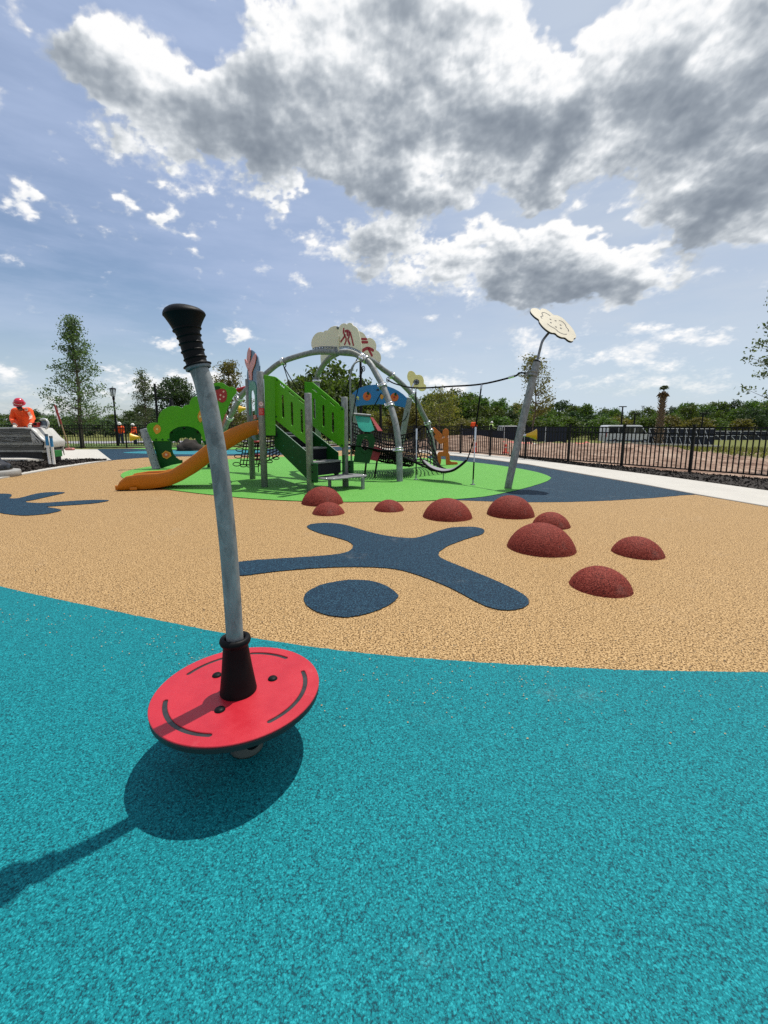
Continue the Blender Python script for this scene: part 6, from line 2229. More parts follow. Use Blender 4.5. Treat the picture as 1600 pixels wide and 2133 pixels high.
def build_saw():
    c = at(85, 885, SY + 0.35)
    t = thing('cut_off_saw', 'red and grey cut-off saw lying on top of the wrapped pallet beside the worker', 'power saw', c)
    s = at(97, 885, SY + 0.35).x - c.x
    MB().box(c + Vector((-0.10, 0, 0.0)), (0.18, 0.18, 0.15), None, 0.03).build('motor_body', SAW_RED, t)
    MB().box(c + Vector((-0.10, -0.08, 0.02)), (0.10, 0.04, 0.08), None, 0.015).build('air_filter', BLACK_RUBBER, t)
    P = [c + Vector((0.10 + 0.14 * math.cos(a), 0, 0.03 + 0.15 * math.sin(a))) for a in np.linspace(2.2, -1.3, 12)]
    MB().tube(P, 0.032, 10).build('blade_guard', SAW_GREY, t)
    MB().lathe([(0, -0.006), (0.115, -0.006), (0.115, 0.006), (0, 0.006)], c + Vector((0.10, 0.0, 0.02)), (0, 1, 0), 24).build('cutting_disc', GREY_CAP, t)
    MB().tube([c + Vector((-0.16, -0.02, 0.05)), c + Vector((-0.12, -0.04, 0.15)), c + Vector((-0.02, -0.04, 0.16)), c + Vector((0.03, -0.02, 0.06))], 0.016, 8).build('handle', BLACK_RUBBER, t)
    MB().box(c + Vector((0.0, 0, -0.045)), (0.36, 0.06, 0.05), None, 0.015).build('arm_bar', SAW_GREY, t)
    return t


build_saw()

for (px, py, ty, lab) in ((103.5, 960.5, 904, 'left of two white plastic pipes standing in the mulch, blue painted top'), (112.2, 961.5, 908, 'right of two white plastic pipes standing in the mulch, brighter blue upper half')):
    Y = SY - 0.30 - (0.05 if px < 108 else 0)
    p0, p1 = at(px, py, Y), at(px - 7.5 + (1 if px > 110 else 0), ty, Y - 0.02)
    t = thing('plastic_pipe', lab, 'pipe', p0, 'white pipes standing in the mulch')
    d = (p1 - p0)
    MB().tube([p0 - d * 0.1, p0.lerp(p1, 0.58)], 0.038, 16).build('pipe', WHITE_PVC, t)
    MB().tube([p0.lerp(p1, 0.58), p0.lerp(p1, 0.92)], 0.0385, 16).build('painted_section', PRIMER_BLUE, t)
    MB().tube([p0.lerp(p1, 0.92), p1], 0.045, 16).build('pipe_cap', GREY_CAP, t)


def build_tool():
    Y = SY + 1.6
    p0 = at(145, 938, Y)
    p0.z = max(p0.z, 0.30)
    pts = [p0 + Vector((0, 0, 0.03)), at(137, 912, Y), at(128, 884, Y), at(118.5, 857, Y), at(113.5, 843, Y)]
    t = thing('long_handled_tool', 'long red and bare wood handled tool with pink head leaning beside the pallet', 'hand tool', p0)
    MB().tube(pts[:3], 0.020, 10).build('wood_handle', WOOD, t)
    MB().tube([pts[2], pts[3], pts[4]], [0.030, 0.036, 0.022], 10).build('red_sleeve', TOOL_RED, t)
    MB().box(p0 + Vector((0.03, -0.02, 0.04)), (0.26, 0.14, 0.08), None, 0.03).build('tool_head', TOOL_PINK, t)
    q0, q1 = at(124, 888, Y + 0.1), at(116, 858, Y + 0.1)
    MB().tube([q0, q1], 0.012, 8).build('side_rod', WHITE_PVC, t)


build_tool()


def build_lamp_base():
    c = G(-16, 993)
    t = thing('lamp_post', 'black bell shaped foot of a lamp post on a round concrete plinth', 'lamp post', (c.x, c.y, 0))
    MB().lathe([(0.0, -0.05), (0.56, -0.05), (0.56, 0.13), (0.545, 0.155), (0.50, 0.165), (0, 0.165)], (c.x, c.y, 0), seg=40).build('plinth', GREY_CONCRETE, t)
    prof = [(0.40, 0.165), (0.41, 0.20), (0.39, 0.235), (0.395, 0.27), (0.36, 0.31), (0.28, 0.36), (0.215, 0.42), (0.185, 0.48), (0.20, 0.50), (0.20, 0.53), (0.165, 0.55), (0.15, 0.60), (0.165, 0.62), (0.165, 0.65), (0.12, 0.67), (0.105, 0.80)]
    MB().lathe(prof, (c.x, c.y, 0), seg=36).build('bell_foot', GLOSS_BLACK, t)
    fl = MB()
    n = 14
    vs, fs = [], []
    for (z, r) in ((0.80, 0.100), (4.6, 0.062)):
        for k in range(n * 2):
            a = math.pi * k / n
            vs.append((c.x + r * (1 if k % 2 else 0.86) * math.cos(a), c.y + r * (1 if k % 2 else 0.86) * math.sin(a), z))
    fs = [(k, (k + 1) % (2 * n), 2 * n + (k + 1) % (2 * n), 2 * n + k) for k in range(2 * n)]
    fl.add(vs, fs).build('fluted_pole', GLOSS_BLACK, t)
    MB().lathe([(0.07, 4.6), (0.11, 4.66), (0.11, 4.72), (0.22, 5.1), (0.24, 5.12), (0.05, 5.35), (0, 5.4)], (c.x, c.y, 0), seg=20).build('lantern', GLOSS_BLACK, t)


GLOSS_BLACK = material('gloss black cast iron', (0.008, 0.008, 0.010), 0.22, vary=0.2, vscale=8, spec=0.6)
build_lamp_base()

# ================================================================== black picket fences
def build_fence(name, label, p0, u, length, spacing, parts_from, n_pick, h=1.25, zf=None):
    u = Vector(u).normalized()
    t = thing(name, label, 'fence', (p0.x, p0.y, 0))
    g = lambda s: (zf(p0 + u * s) if zf else -0.05)
    M = Matrix.Rotation(math.atan2(u.y, u.x), 3, 'Z')
    base = wloc(t)
    def mesh(name_, sx, sy, sz, cap=0.0):
        mb = MB().box((0, 0, sz / 2), (sx, sy, sz), M)
        if cap:
            mb.box((0, 0, sz + 0.012), (sx * 1.15, sy * 1.15, 0.024), M)
        me = bpy.data.meshes.new(name_)
        me.from_pydata(mb.v, [], mb.f)
        me.materials.append(BLACK_STEEL)
        return me
    pm, km = mesh('post', 0.064, 0.064, h + 0.05, 0.02), mesh('picket', 0.025, 0.025, h - 0.14)
    def put(name_, me, s, z):
        o = bpy.data.objects.new(name_, me)
        col.objects.link(o)
        o.parent = t
        p = p0 + u * s
        o.location = (p.x - base.x, p.y - base.y, z)
    n = int(round(length / spacing))
    made = 0
    for k in range(n + 1):
        s = k * spacing
        z = g(s)
        put('post', pm, s, z)
        if k == n:
            break
        z1 = g(s + spacing)
        for hz in (h - 0.012, h - 0.175, 0.135):
            a, b = p0 + u * (s + 0.03), p0 + u * (s + spacing - 0.03)
            a.z, b.z = z + hz, z1 + hz
            d = (b - a).normalized()
            side = d.cross(Vector((0, 0, 1))).normalized()
            Mr = Matrix((d, side, side.cross(d))).transposed()
            MB().box((a + b) / 2, ((b - a).length, 0.032, 0.034), Mr).build('rail', BLACK_STEEL, t)
        for j in range(1, n_pick):
            put('picket', km, s + spacing * j / n_pick, z + (z1 - z) * j / n_pick + 0.135)
            made += 1
    return t


build_fence('iron_fence', 'black picket fence running along the pale walk at the right', FR0 - FRU * 1.84 * 3, FRU, 1.84 * 13, 1.84, 0, 16, 1.235, lambda p: -0.03)
CORNER = FR0 + FRU * 1.84 * 10
LF0 = Vector((-23.4, 22.3, 0))
build_fence('iron_fence', 'black picket fence across the far side behind the pallet and the young oak', LF0, CORNER - LF0, (CORNER - LF0).length, (CORNER - LF0).length / 10, 0, 18, 1.28, lambda p: -0.02)


# ================================================================== trees
def leaf_quads(centres, size, rnd, flat=0.55):
    """one small pointed leaf quad at each centre"""
    n = len(centres)
    a = rnd.normal(size=(n, 3))
    a /= np.linalg.norm(a, axis=1)[:, None] + 1e-9
    b = rnd.normal(size=(n, 3))
    b -= a * (a * b).sum(1)[:, None]
    b /= np.linalg.norm(b, axis=1)[:, None] + 1e-9
    s = size * rnd.uniform(0.6, 1.3, size=(n, 1))
    V = np.stack([centres - a * s, centres - b * s * flat, centres + a * s, centres + b * s * flat], 1)
    return V.reshape(-1, 3)


def crown_mesh(name, V, mat):
    n = len(V) // 4
    me = bpy.data.meshes.new(name)
    me.vertices.add(len(V))
    me.vertices.foreach_set('co', np.asarray(V, np.float32).ravel())
    me.loops.add(n * 4)
    me.loops.foreach_set('vertex_index', np.arange(n * 4))
    me.polygons.add(n)
    me.polygons.foreach_set('loop_start', np.arange(0, n * 4, 4))
    me.update(calc_edges=True)
    me.materials.append(mat)
    return me


def grow(seed, h, shape, radius, base, clusters, leaves, leaf, spread, limb_r, trunk_r, bend=0.15, twig=True):
    """returns (trunk shape, leaf vertices); shape: function of relative height -> relative radius"""
    rnd = np.random.default_rng(seed)
    mb = MB()
    top = Vector((rnd.normal() * bend * 0.4, rnd.normal() * bend * 0.4, h * 0.97))
    mid = Vector((rnd.normal() * bend, rnd.normal() * bend, h * 0.5))
    spine = catmull([Vector((0, 0, -0.15)), Vector((0, 0, h * 0.2)), mid, top], 5, closed=False)
    mb.tube(spine, [trunk_r * (1.25 if i == 0 else 1) * (1 - 0.9 * (p.z / h if p.z > 0 else 0)) + 0.004 for i, p in enumerate(spine)], 8)
    V = []
    for c in range(clusters):
        f = base + (1 - base) * (rnd.random() ** 0.85)
        r = shape((f - base) / (1 - base)) * radius
        ang = rnd.random() * 2 * math.pi
        q = r * (0.30 + 0.75 * rnd.random() ** 0.6)
        zt = f * h
        sp = min(spine, key=lambda p: abs(p.z - zt * 0.9 + 0.25 * q))
        tip = Vector((sp.x + math.cos(ang) * q, sp.y + math.sin(ang) * q, zt + rnd.normal() * 0.03 * h))
        if twig:
            m = sp.lerp(tip, 0.5) + Vector((0, 0, -0.06 * q))
            mb.tube(catmull([sp, m, tip], 3, closed=False), [limb_r, limb_r * .8, limb_r * .65, limb_r * .5, limb_r * .4, limb_r * .25, limb_r * .2][:7], 4, caps=False)
        k = int(leaves * rnd.uniform(0.5, 1.4))
        ce = rnd.normal(size=(k, 3)) * np.array([spread, spread, spread * 0.62]) + np.array(tip)
        if twig:
            j = k // 3
            tt = rnd.random((j, 1)) * 0.75 + 0.25
            ce[:j] = np.array(sp) * (1 - tt) + np.array(tip) * tt + rnd.normal(size=(j, 3)) * spread * 0.5
        V.append(leaf_quads(ce, leaf, rnd))
    return mb, np.concatenate(V)


def make_tree(name, label, group, x, y, z, data, bark, leafmat, cat='tree'):
    mb, V = data
    t = thing(name, label, cat, (x, y, z), group)
    me = bpy.data.meshes.new('trunk')
    me.from_pydata(mb.v, [], mb.f)
    me.polygons.foreach_set('use_smooth', mb.s)
    me.materials.append(bark)
    for nm, m in (('trunk', me), ('crown', crown_mesh('crown', V, leafmat))):
        o = bpy.data.objects.new(nm, m)
        col.objects.link(o)
        o.parent = t
    return t


def tz(x, y):
    return float(terrain(x, y))


cone = lambda f: (1 - f) ** 0.85 * (0.55 + 0.45 * min(1, f * 5 + 0.4)) + 0.06
rnd_top = lambda f: math.sqrt(max(0.02, 1 - (2 * f - 0.85) ** 2 / 1.35))
column = lambda f: 0.75 * (1 - f) ** 0.6 + 0.15

# the young oak behind the left fence
p = at(172, 930, 26.5)
make_tree('oak_tree', 'tall young oak with an open pointed crown behind the fence at the left', None, p.x, p.y, tz(p.x, p.y), grow(11, 7.7, lambda f: (1 - f) ** 1.05 * (0.6 + 0.4 * min(1, f * 4 + 0.3)) + 0.05, 2.35, 0.16, 160, 60, 0.062, 0.20, 0.022, 0.13), BARK, OAK_LEAF)
p = at(306, 930, 46)
make_tree('young_tree', 'thin feathery young tree between the two lamp posts at the left', None, p.x, p.y, tz(p.x, p.y), grow(12, 7.4, column, 1.6, 0.14, 110, 36, 0.085, 0.24, 0.025, 0.10), BARK, OAK_LEAF)
p = at(372, 930, 44)
make_tree('oak_tree', 'dense dark rounded oak rising behind the green bush panel', None, p.x, p.y, tz(p.x, p.y), grow(13, 6.3, rnd_top, 2.2, 0.22, 120, 80, 0.12, 0.30, 0.03, 0.16), BARK_DARK, PINE_LEAF)
p = at(488, 930, 33)
make_tree('young_tree', 'olive green tree with bare twigs at its top behind the tall pole', None, p.x, p.y, tz(p.x, p.y), grow(14, 6.2, cone, 2.2, 0.20, 90, 52, 0.085, 0.26, 0.022, 0.11), BARK, YELLOW_LEAF)
p = at(1106, 930, 27)
make_tree('young_tree', 'sparse twiggy young tree behind the leaning flower pole', None, p.x, p.y, tz(p.x, p.y), grow(15, 5.6, lambda f: 0.9 - 0.5 * f, 1.35, 0.38, 95, 34, 0.065, 0.17, 0.016, 0.07, 0.3), BARK, YELLOW_LEAF)
p = at(1672, 1000, 12.5)
make_tree('shade_tree', 'leafy branches reaching in from the right edge of the view', None, p.x, p.y, -0.05, grow(16, 5.7, rnd_top, 1.75, 0.30, 115, 48, 0.050, 0.13, 0.020, 0.10), BARK_DARK, OAK_LEAF)
p = at(916, 930, 24)
make_tree('young_tree', 'low yellowish young tree behind the orange figure board', None, p.x, p.y, tz(p.x, p.y), grow(17, 3.1, rnd_top, 1.2, 0.35, 60, 55, 0.055, 0.20, 0.012, 0.045), BARK, YELLOW_LEAF)

# woodland: five kinds of tree grown once, then copied one by one
rnd = random.Random(21)
KINDS = []
for i in range(6):
    KINDS.append(grow(100 + i, 9.0, rnd_top if i != 4 else column, 3.6 + 0.4 * (i % 3), 0.10, 95, 42, 0.30, 0.62, 0.07, 0.22, twig=False))
PROTO = {}


def wood_tree(kind, mat, x, y, z, s, label, group, wide=1.0):
    key = (kind, mat.name)
    if key not in PROTO:
        t = make_tree('woodland_tree', label, group, x, y, z, KINDS[kind], BARK_DARK, mat)
        PROTO[key] = t
    else:
        t = copy_tree(PROTO[key])
    t.location = (x, y, z)
    t.scale = (s * wide, s * wide, s)
    t.rotation_euler = (0, 0, rnd.random() * 6.28)
    t['label'], t['group'] = label, group
    return t


def top_scale(px, py, Y, h=9.0):
    """size that brings a tree of height h at picture column px, Y ahead, up to picture row py"""
    p = at(px, py, Y)
    z = tz(p.x, p.y)
    return p.x, z, (p.z - z) / h


# right: the wood behind the site
for row, (Y0, dy, n, lab) in enumerate(((118, 10, 26, 'tree of the wood beyond the site, in its rear row'), (96, 6, 26, 'tree of the wood beyond the site, in its front row'))):
    for k in range(n):
        px = 840 + (1640 - 840) * (k + rnd.uniform(0.2, 0.8)) / n
        edge = np.interp(px, [840, 900, 935, 975, 1040, 1100, 1180, 1250, 1330, 1400, 1440, 1480, 1560, 1640], [832, 822, 812, 822, 834, 846, 838, 846, 852, 848, 834, 840, 838, 832])
        py = edge + rnd.uniform(0, 10) + (13 if row else 0)
        Y = Y0 + rnd.uniform(-dy, dy)
        x, z, s = top_scale(px, py, Y)
        wood_tree(rnd.randrange(6), rnd.choice([WOOD_LEAF, WOOD_LEAF, PINE_LEAF, WOOD_LEAF]), x, Y, z, s, lab, 'woodland beyond the site, ' + ('front' if row else 'rear') + ' row', rnd.uniform(0.75, 1.1))
for k in range(15):
    px = 850 + 50 * k + rnd.uniform(-15, 15)
    Y = rnd.uniform(78, 86)
    x, z, s = top_scale(px, rnd.uniform(862, 876), Y)
    wood_tree(rnd.randrange(6), rnd.choice([WOOD_LEAF, YELLOW_LEAF, WOOD_LEAF]), x, Y, z, s, 'low bushy tree at the foot of the wood beyond the site', 'low trees at the foot of the wood', 1.5)
# middle: taller trees behind the play frame
for px, py, Y, kd, mt, lab in ((618, 800, 52, 1, WOOD_LEAF, 'green tree showing between the cords behind the left stair panel'), (648, 792, 58, 0, PINE_LEAF, 'dark tree behind the rear post of the pipe arch'),
                               (684, 768, 55, 2, WOOD_LEAF, 'bushy tree behind the top of the right stair panel'), (724, 790, 60, 3, PINE_LEAF, 'dark tree showing left of the curved steel pole'), (752, 800, 57, 5, WOOD_LEAF, 'tree behind the left half of the blue arch'),
                               (785, 812, 62, 1, WOOD_LEAF, 'tree behind the middle of the blue arch'), (820, 830, 60, 0, WOOD_LEAF, 'tree behind the right half of the blue arch'), (842, 838, 52, 2, YELLOW_LEAF, 'yellow green tree right of the blue arch'),
                               (780, 858, 40, 3, YELLOW_LEAF, 'low yellow green tree seen under the blue arch'), (868, 850, 46, 4, YELLOW_LEAF, 'olive tree below the pale yellow flower board'), (590, 822, 56, 4, WOOD_LEAF, 'tree low behind the end panel of the stair')):
    x, z, s = top_scale(px, py, Y)
    wood_tree(kd, mt, x, Y, z, s, lab, None, 0.9)
    PROTO_last = None
# left: far low wood
for k in range(22):
    px = -30 + 33 * k + rnd.uniform(-8, 8)
    edge = np.interp(px, [-40, 30, 60, 100, 200, 250, 290, 340, 420, 700], [864, 858, 850, 862, 868, 862, 846, 858, 858, 846])
    Y = rnd.uniform(120, 150)
    x, z, s = top_scale(px, edge + rnd.uniform(0, 6), Y)
    wood_tree(rnd.randrange(6), rnd.choice([WOOD_LEAF, PINE_LEAF]), x, Y, z, s, 'tree of the low far wood at the left', 'far wood at the left', 1.25)
for k in range(12):
    px = -20 + 60 * k + rnd.uniform(-15, 15)
    Y = rnd.uniform(95, 110)
    x, z, s = top_scale(px, rnd.uniform(872, 880), Y)
    wood_tree(rnd.randrange(6), rnd.choice([WOOD_LEAF, PINE_LEAF]), x, Y, z, s, 'low bush in front of the far wood at the left', 'bushes before the far wood', 2.0)


# ================================================================== newly planted palm
def build_palm(px, ytop, Y, label):
    a = at(px, ytop, Y)
    z = tz(a.x, a.y)
    h = (a.z - z) * 0.86
    t = thing('palm_tree', label, 'palm tree', (a.x, a.y, z))
    rng = random.Random(5)
    pts = [Vector((a.x - 0.05, a.y, z - 0.1)), Vector((a.x, a.y, z + h * 0.5)), Vector((a.x + 0.05, a.y, z + h))]
    MB().tube(catmull(pts, 5, closed=False), [0.24 - 0.006 * i for i in range(11)], 12).build('trunk', PALM_TRUNK, t)
    bt = MB()
    for k in range(150):
        f = 0.04 + 0.92 * k / 150
        an = k * 2.399
        c = Vector((a.x, a.y, z + h * f)) + Vector((math.cos(an), math.sin(an), 0)) * (0.24 - 0.06 * f)
        out = Vector((math.cos(an), math.sin(an), 0.9)).normalized()
        sd = Vector((-math.sin(an), math.cos(an), 0))
        L, w = 0.36, 0.11
        bt.add([c - sd * w, c + sd * w, c + out * L + sd * w * 0.3, c + out * L - sd * w * 0.3, c - sd * w + out * 0.05 - Vector((0, 0, 0.06)), c + sd * w - Vector((0, 0, 0.06))], [(0, 1, 2, 3), (0, 3, 4), (1, 5, 2), (4, 5, 1, 0)])
    bt.build('leaf_bases', PALM_TRUNK, t)
    top = Vector((a.x + 0.05, a.y, z + h))
    def frond(an, el, L, mat, droop):
        mb = MB()
        d = Vector((math.cos(an) * math.cos(el), math.sin(an) * math.cos(el), math.sin(el)))
        P = [top + d * L * s - Vector((0, 0, droop * s * s)) for s in (0, .12, .25, .36)]
        mb.tube(P, 0.018, 4)
        e = P[-1]
        sd = d.cross(Vector((0, 0, 1))).normalized()
        up = sd.cross(d)
        for q in range(16):
            g = -1.25 + 2.5 * q / 15
            v = (d * math.cos(g) + sd * math.sin(g)).normalized()
            l = L * 0.85 * (0.8 + 0.2 * math.cos(g))
            w = v.cross(up).normalized() * 0.030
            m = e + v * l * 0.55 + up * 0.02
            f = e + v * l - Vector((0, 0, l * 0.45))
            mb.add([e - w * 0.4, e + w * 0.4, m + w, f, m - w], [(0, 1, 2, 3, 4)])
        mb.build('frond', mat, t)
    for k in range(9):
        frond(rng.random() * 6.28, rng.uniform(0.9, 1.45), rng.uniform(0.5, 0.75), PALM_LEAF, 0.05)
    for k in range(9):
        frond(k * 0.7 + rng.random(), rng.uniform(-1.2, -0.3), rng.uniform(0.42, 0.62), PALM_DRY, 0.5)
    return t


build_palm(1384, 796, 43, 'newly planted palm with shaggy trunk and tied up fronds beside the white van')
x_, z_, s_ = top_scale(702, 775, 50)


# ================================================================== lamps and poles
def build_lamp(px, ytop, Y, label, head):
    a = at(px, ytop, Y)
    z = tz(a.x, a.y)
    t = thing('street_lamp', label, 'street lamp', (a.x, a.y, z), None)
    H = a.z
    r = 0.055 if head != 'flood' else 0.10
    if head == 'lantern':
        MB().tube([Vector((a.x, a.y, z - 0.1)), Vector((a.x, a.y, z + 1.0)), Vector((a.x, a.y, H - 0.75))], [0.075, 0.065, 0.05], 12).build('pole', BLACK_STEEL, t)
        MB().lathe([(0.05, -0.75), (0.075, -0.68), (0.075, -0.62), (0.06, -0.52)], a, seg=16).build('neck', BLACK_STEEL, t)
        for k in range(4):
            an = k * math.pi / 2 + 0.4
            MB().tube([a + Vector((0.07 * math.cos(an), 0.07 * math.sin(an), -0.56)), a + Vector((0.17 * math.cos(an), 0.17 * math.sin(an), -0.05))], 0.018, 6).build('lantern_rib', BLACK_STEEL, t)
        MB().lathe([(0.05, -0.50), (0.15, -0.07), (0, -0.07)], a, seg=16).build('lamp_glass', LAMP_LENS, t)
        MB().lathe([(0.19, -0.06), (0.19, -0.03), (0.08, 0.01), (0, 0.03)], a, seg=18).build('lamp_cap', BLACK_STEEL, t)
    elif head == 'bell':
        MB().tube([Vector((a.x, a.y, z - 0.1)), Vector((a.x, a.y, H))], 0.075, 12).build('pole', BLACK_STEEL, t)
        e = Vector((a.x + 1.05, a.y, H - 1.0))
        MB().tube([Vector((a.x, a.y, H - 1.0)), e + Vector((0.1, 0, 0))], 0.045, 8).build('arm', BLACK_STEEL, t)
        MB().tube([Vector((a.x + 0.05, a.y, H - 0.15)), e], 0.012, 5).build('stay', BLACK_STEEL, t)
        b = MB().lathe([(0.05, -0.05), (0.12, -0.12), (0.14, -0.40), (0.20, -0.52), (0.44, -0.72), (0.44, -0.76), (0.38, -0.76)], e, seg=20).build('bell_shade', BLACK_STEEL, t)
        MB().lathe([(0.0, -0.74), (0.36, -0.74), (0.28, -0.84), (0.10, -0.88), (0, -0.885)], e, seg=20).build('lamp_glass', LAMP_LENS, b)
    else:
        MB().tube([Vector((a.x, a.y, z - 0.1)), a], [0.14, 0.10], 10).build('pole', BLACK_STEEL, t)
        MB().box(a, (1.1, 0.25, 0.14), None, 0.03).build('lamp_head', BLACK_STEEL, t)
    return t


build_lamp(234.5, 808, 27.5, 'black lamp post with a flared open lantern above the left fence', 'lantern')
build_lamp(322, 799, 30, 'black lamp post with a bell lamp hung from its side arm', 'bell')
build_lamp(751, 738, 38, 'dark pole rising behind the pipe arch left of the blue arch board', 'flood')
build_lamp(793, 815, 38, 'dark pole seen below the middle of the blue arch board', 'flood')
build_lamp(1297.5, 847, 66, 'dark light pole with a flat head above the white van', 'flood')
build_lamp(1323, 862, 64, 'shorter dark light pole just right of the one above the van', 'flood')
build_lamp(1465, 861, 72, 'dark light pole in front of the wood at the far right', 'flood')
build_lamp(1340, 846, 120, 'thin distant pale light mast between the van poles and the palm', 'flood')


# ================================================================== white van and other site things
def build_van(px0, px1, ytop, Y, label):
    a, b = at(px0, ytop, Y), at(px1, ytop, Y)
    L = b.x - a.x
    roof = a.z
    H = 2.35
    z0 = roof - H
    c = Vector(((a.x + b.x) / 2, Y, z0))
    t = thing('van', label, 'van', c)
    W = 1.95
    k = L / 5.6
    P = lambda x, z: (c.x + x * k, z0 + z)

    class F:
        u, w, n = Vector((1, 0, 0)), Vector((0, 0, 1)), Vector((0, -1, 0))

        def pt(self, s, z, off=0.0):
            return Vector((s, Y - off, z))
    side = [P(-2.8, 0.45), P(-2.8, 1.2), P(-2.72, 2.15), P(-2.6, 2.32), P(-2.3, 2.35), P(1.0, 2.35), P(1.35, 2.28), P(1.75, 1.75), P(2.05, 1.32), P(2.65, 1.15), P(2.8, 0.95), P(2.82, 0.45)]
    MB().prism(F(), [side], W, 0.0, 0.05).build('body', VAN_WHITE, t)
    for x0, x1, z1, nm in ((-2.45, -1.45, 2.08, 'side_window'), (-1.38, -0.35, 2.08, 'side_window'), (-0.28, 0.45, 2.06, 'side_window')):
        MB().prism(F(), [[P(x0, 1.38), P(x1, 1.38), P(x1, z1), P(x0, z1)]], 0.02, W / 2 + 0.004).build(nm, VAN_GLASS, t)
    d = MB().prism(F(), [[P(0.58, 0.55), P(1.62, 0.55), P(1.66, 1.33), P(0.58, 1.33)]], 0.015, W / 2 + 0.002, 0.004).build('front_door', VAN_WHITE, t)
    MB().prism(F(), [[P(0.62, 1.38), P(1.72, 1.36), P(1.42, 1.98), P(1.2, 2.05), P(0.62, 2.06)]], 0.02, W / 2 + 0.004).build('door_window', VAN_GLASS, d)
    MB().box((c.x + 1.62 * k, Y - W / 2 - 0.14, z0 + 1.45), (0.12, 0.22, 0.30), None, 0.03).build('mirror', BLACK_RUBBER, t)
    q0, q1 = P(1.80, 1.72), P(1.38, 2.24)
    MB().add([(q0[0] + 0.05, Y - W * 0.42, q0[1] + 0.03), (q0[0] + 0.05, Y + W * 0.42, q0[1] + 0.03), (q1[0] + 0.05, Y + W * 0.38, q1[1] + 0.03), (q1[0] + 0.05, Y - W * 0.38, q1[1] + 0.03)], [(0, 1, 2, 3)]).build('windscreen', VAN_GLASS, t)
    MB().prism(F(), [[P(-2.75, 0.40), P(2.7, 0.40), P(2.7, 0.62), P(-2.75, 0.62)]], 0.02, W / 2 + 0.006, 0.004).build('side_skirt', GREY_CAP, t)
    for x in (-1.75, 1.80):
        for yy in (-W / 2 + 0.08, W / 2 - 0.08):
            o = (c.x + x * k, Y + yy, z0 + 0.36)
            w = MB().lathe([(0.20, -0.12), (0.36, -0.10), (0.37, 0), (0.36, 0.10), (0.20, 0.12)], o, (0, 1, 0), 22).build('wheel', TYRE, t)
            MB().lathe([(0, -0.125), (0.19, -0.122), (0.21, -0.10), (0.21, 0.10), (0.19, 0.122), (0, 0.125)], o, (0, 1, 0), 18).build('rim', RIM, w)
    MB().box((c.x - 2.80 * k, Y - W / 2 + 0.10, z0 + 1.25), (0.05, 0.14, 0.6), None, 0.015).build('tail_lamp', TAIL_RED, t)
    MB().box((c.x + 2.72 * k, Y - W / 2 + 0.2, z0 + 0.95), (0.15, 0.3, 0.2), None, 0.03).build('headlight', LAMP_LENS, t)
    MB().box((c.x + 2.82 * k, Y, z0 + 0.55), (0.12, W * 0.95, 0.28), None, 0.05).build('bumper', GREY_CAP, t)
    return t


build_van(1257, 1353, 885.5, 52, 'white passenger van with dark side windows parked beyond the fence')
build_van(1040, 1086, 887.0, 60, 'white vehicle behind the dark screens, only its roof showing')


def screen_run(p0, p1, n, h, label, props=False, wave=0.0, group=None):
    p0, p1 = Vector(p0), Vector(p1)
    t = thing('screen_fence', label, 'screen fence', p0, group)
    u = (p1 - p0) / n
    d = u.normalized()
    nrm = Vector((d.y, -d.x, 0)).normalized()
    for k in range(n):
        a, b = p0 + u * k, p0 + u * (k + 1)
        vs, fs = [], []
        m = 8
        for i in range(m + 1):
            p = a.lerp(b, i / m)
            for z in (0.02, h * 0.5, h):
                off = 0.05 * mnoise.noise(Vector((p.x * 1.7, z * 2, k)))
                vs.append(p + nrm * off + Vector((0, 0, z - (wave * mnoise.noise(Vector((p.x, k, 3))) if z < 0.1 else 0))))
        for i in range(m):
            for j in range(2):
                fs.append((i * 3 + j, i * 3 + 3 + j, i * 3 + 4 + j, i * 3 + 1 + j))
        MB().add(vs, fs, True).build('screen_cloth', SCREEN_NAVY, t)
        MB().tube([a + nrm * 0.06 + Vector((0, 0, -0.1)), a + nrm * 0.06 + Vector((0, 0, h + 0.04))], 0.035, 6).build('frame_post', SCREEN_POLE, t)
        if props:
            for z in (h - 0.02, h * 0.52):
                MB().tube([a + nrm * 0.07 + Vector((0, 0, z)), b + nrm * 0.07 + Vector((0, 0, z))], 0.028, 6).build('frame_rail', SCREEN_POLE, t)
            MB().tube([a + nrm * 0.08 + Vector((0, 0, h * 0.9)), a.lerp(b, 0.45) + nrm * 0.5 + Vector((0, 0, 0.0))], 0.028, 6).build('frame_brace', SCREEN_POLE, t)
    return t


def grd(px, py, Y):
    p = at(px, py, Y)
    return Vector((p.x, Y, p.z))


screen_run(grd(962, 913, 46), grd(1050, 919, 45), 3, 1.05, 'low dark screens behind the hanging cord, farthest left of the dark screens')
screen_run(grd(1050, 919, 45), grd(1180, 922, 43), 3, 1.55, 'dark navy screens behind the leaning flower pole, with pale seams', False, 0.3)
screen_run(grd(1350, 925.5, 44), grd(1484, 927, 43), 7, 1.62, 'tall dark screens on pale braced frames right of the white van', True)
screen_run(grd(1484, 917, 52), grd(1680, 917, 52), 7, 1.10, 'lower run of dark screens at the far right before the wood', True)
k0, k1 = grd(1255, 922, 42.5), grd(1500, 930, 41)
MB_ = MB()
dv = (k1 - k0).normalized()
MB_.box((k0 + k1) / 2 + Vector((0, 0, 0.02)), ((k1 - k0).length, 0.35, 0.16), Matrix((dv, dv.cross(Vector((0, 0, -1))), Vector((0, 0, 1)))).transposed(), 0.02)
set_tag(MB_.build('kerb_stone', CONCRETE), 'long pale kerb lying on the sand in front of the braced dark screens', 'kerb')


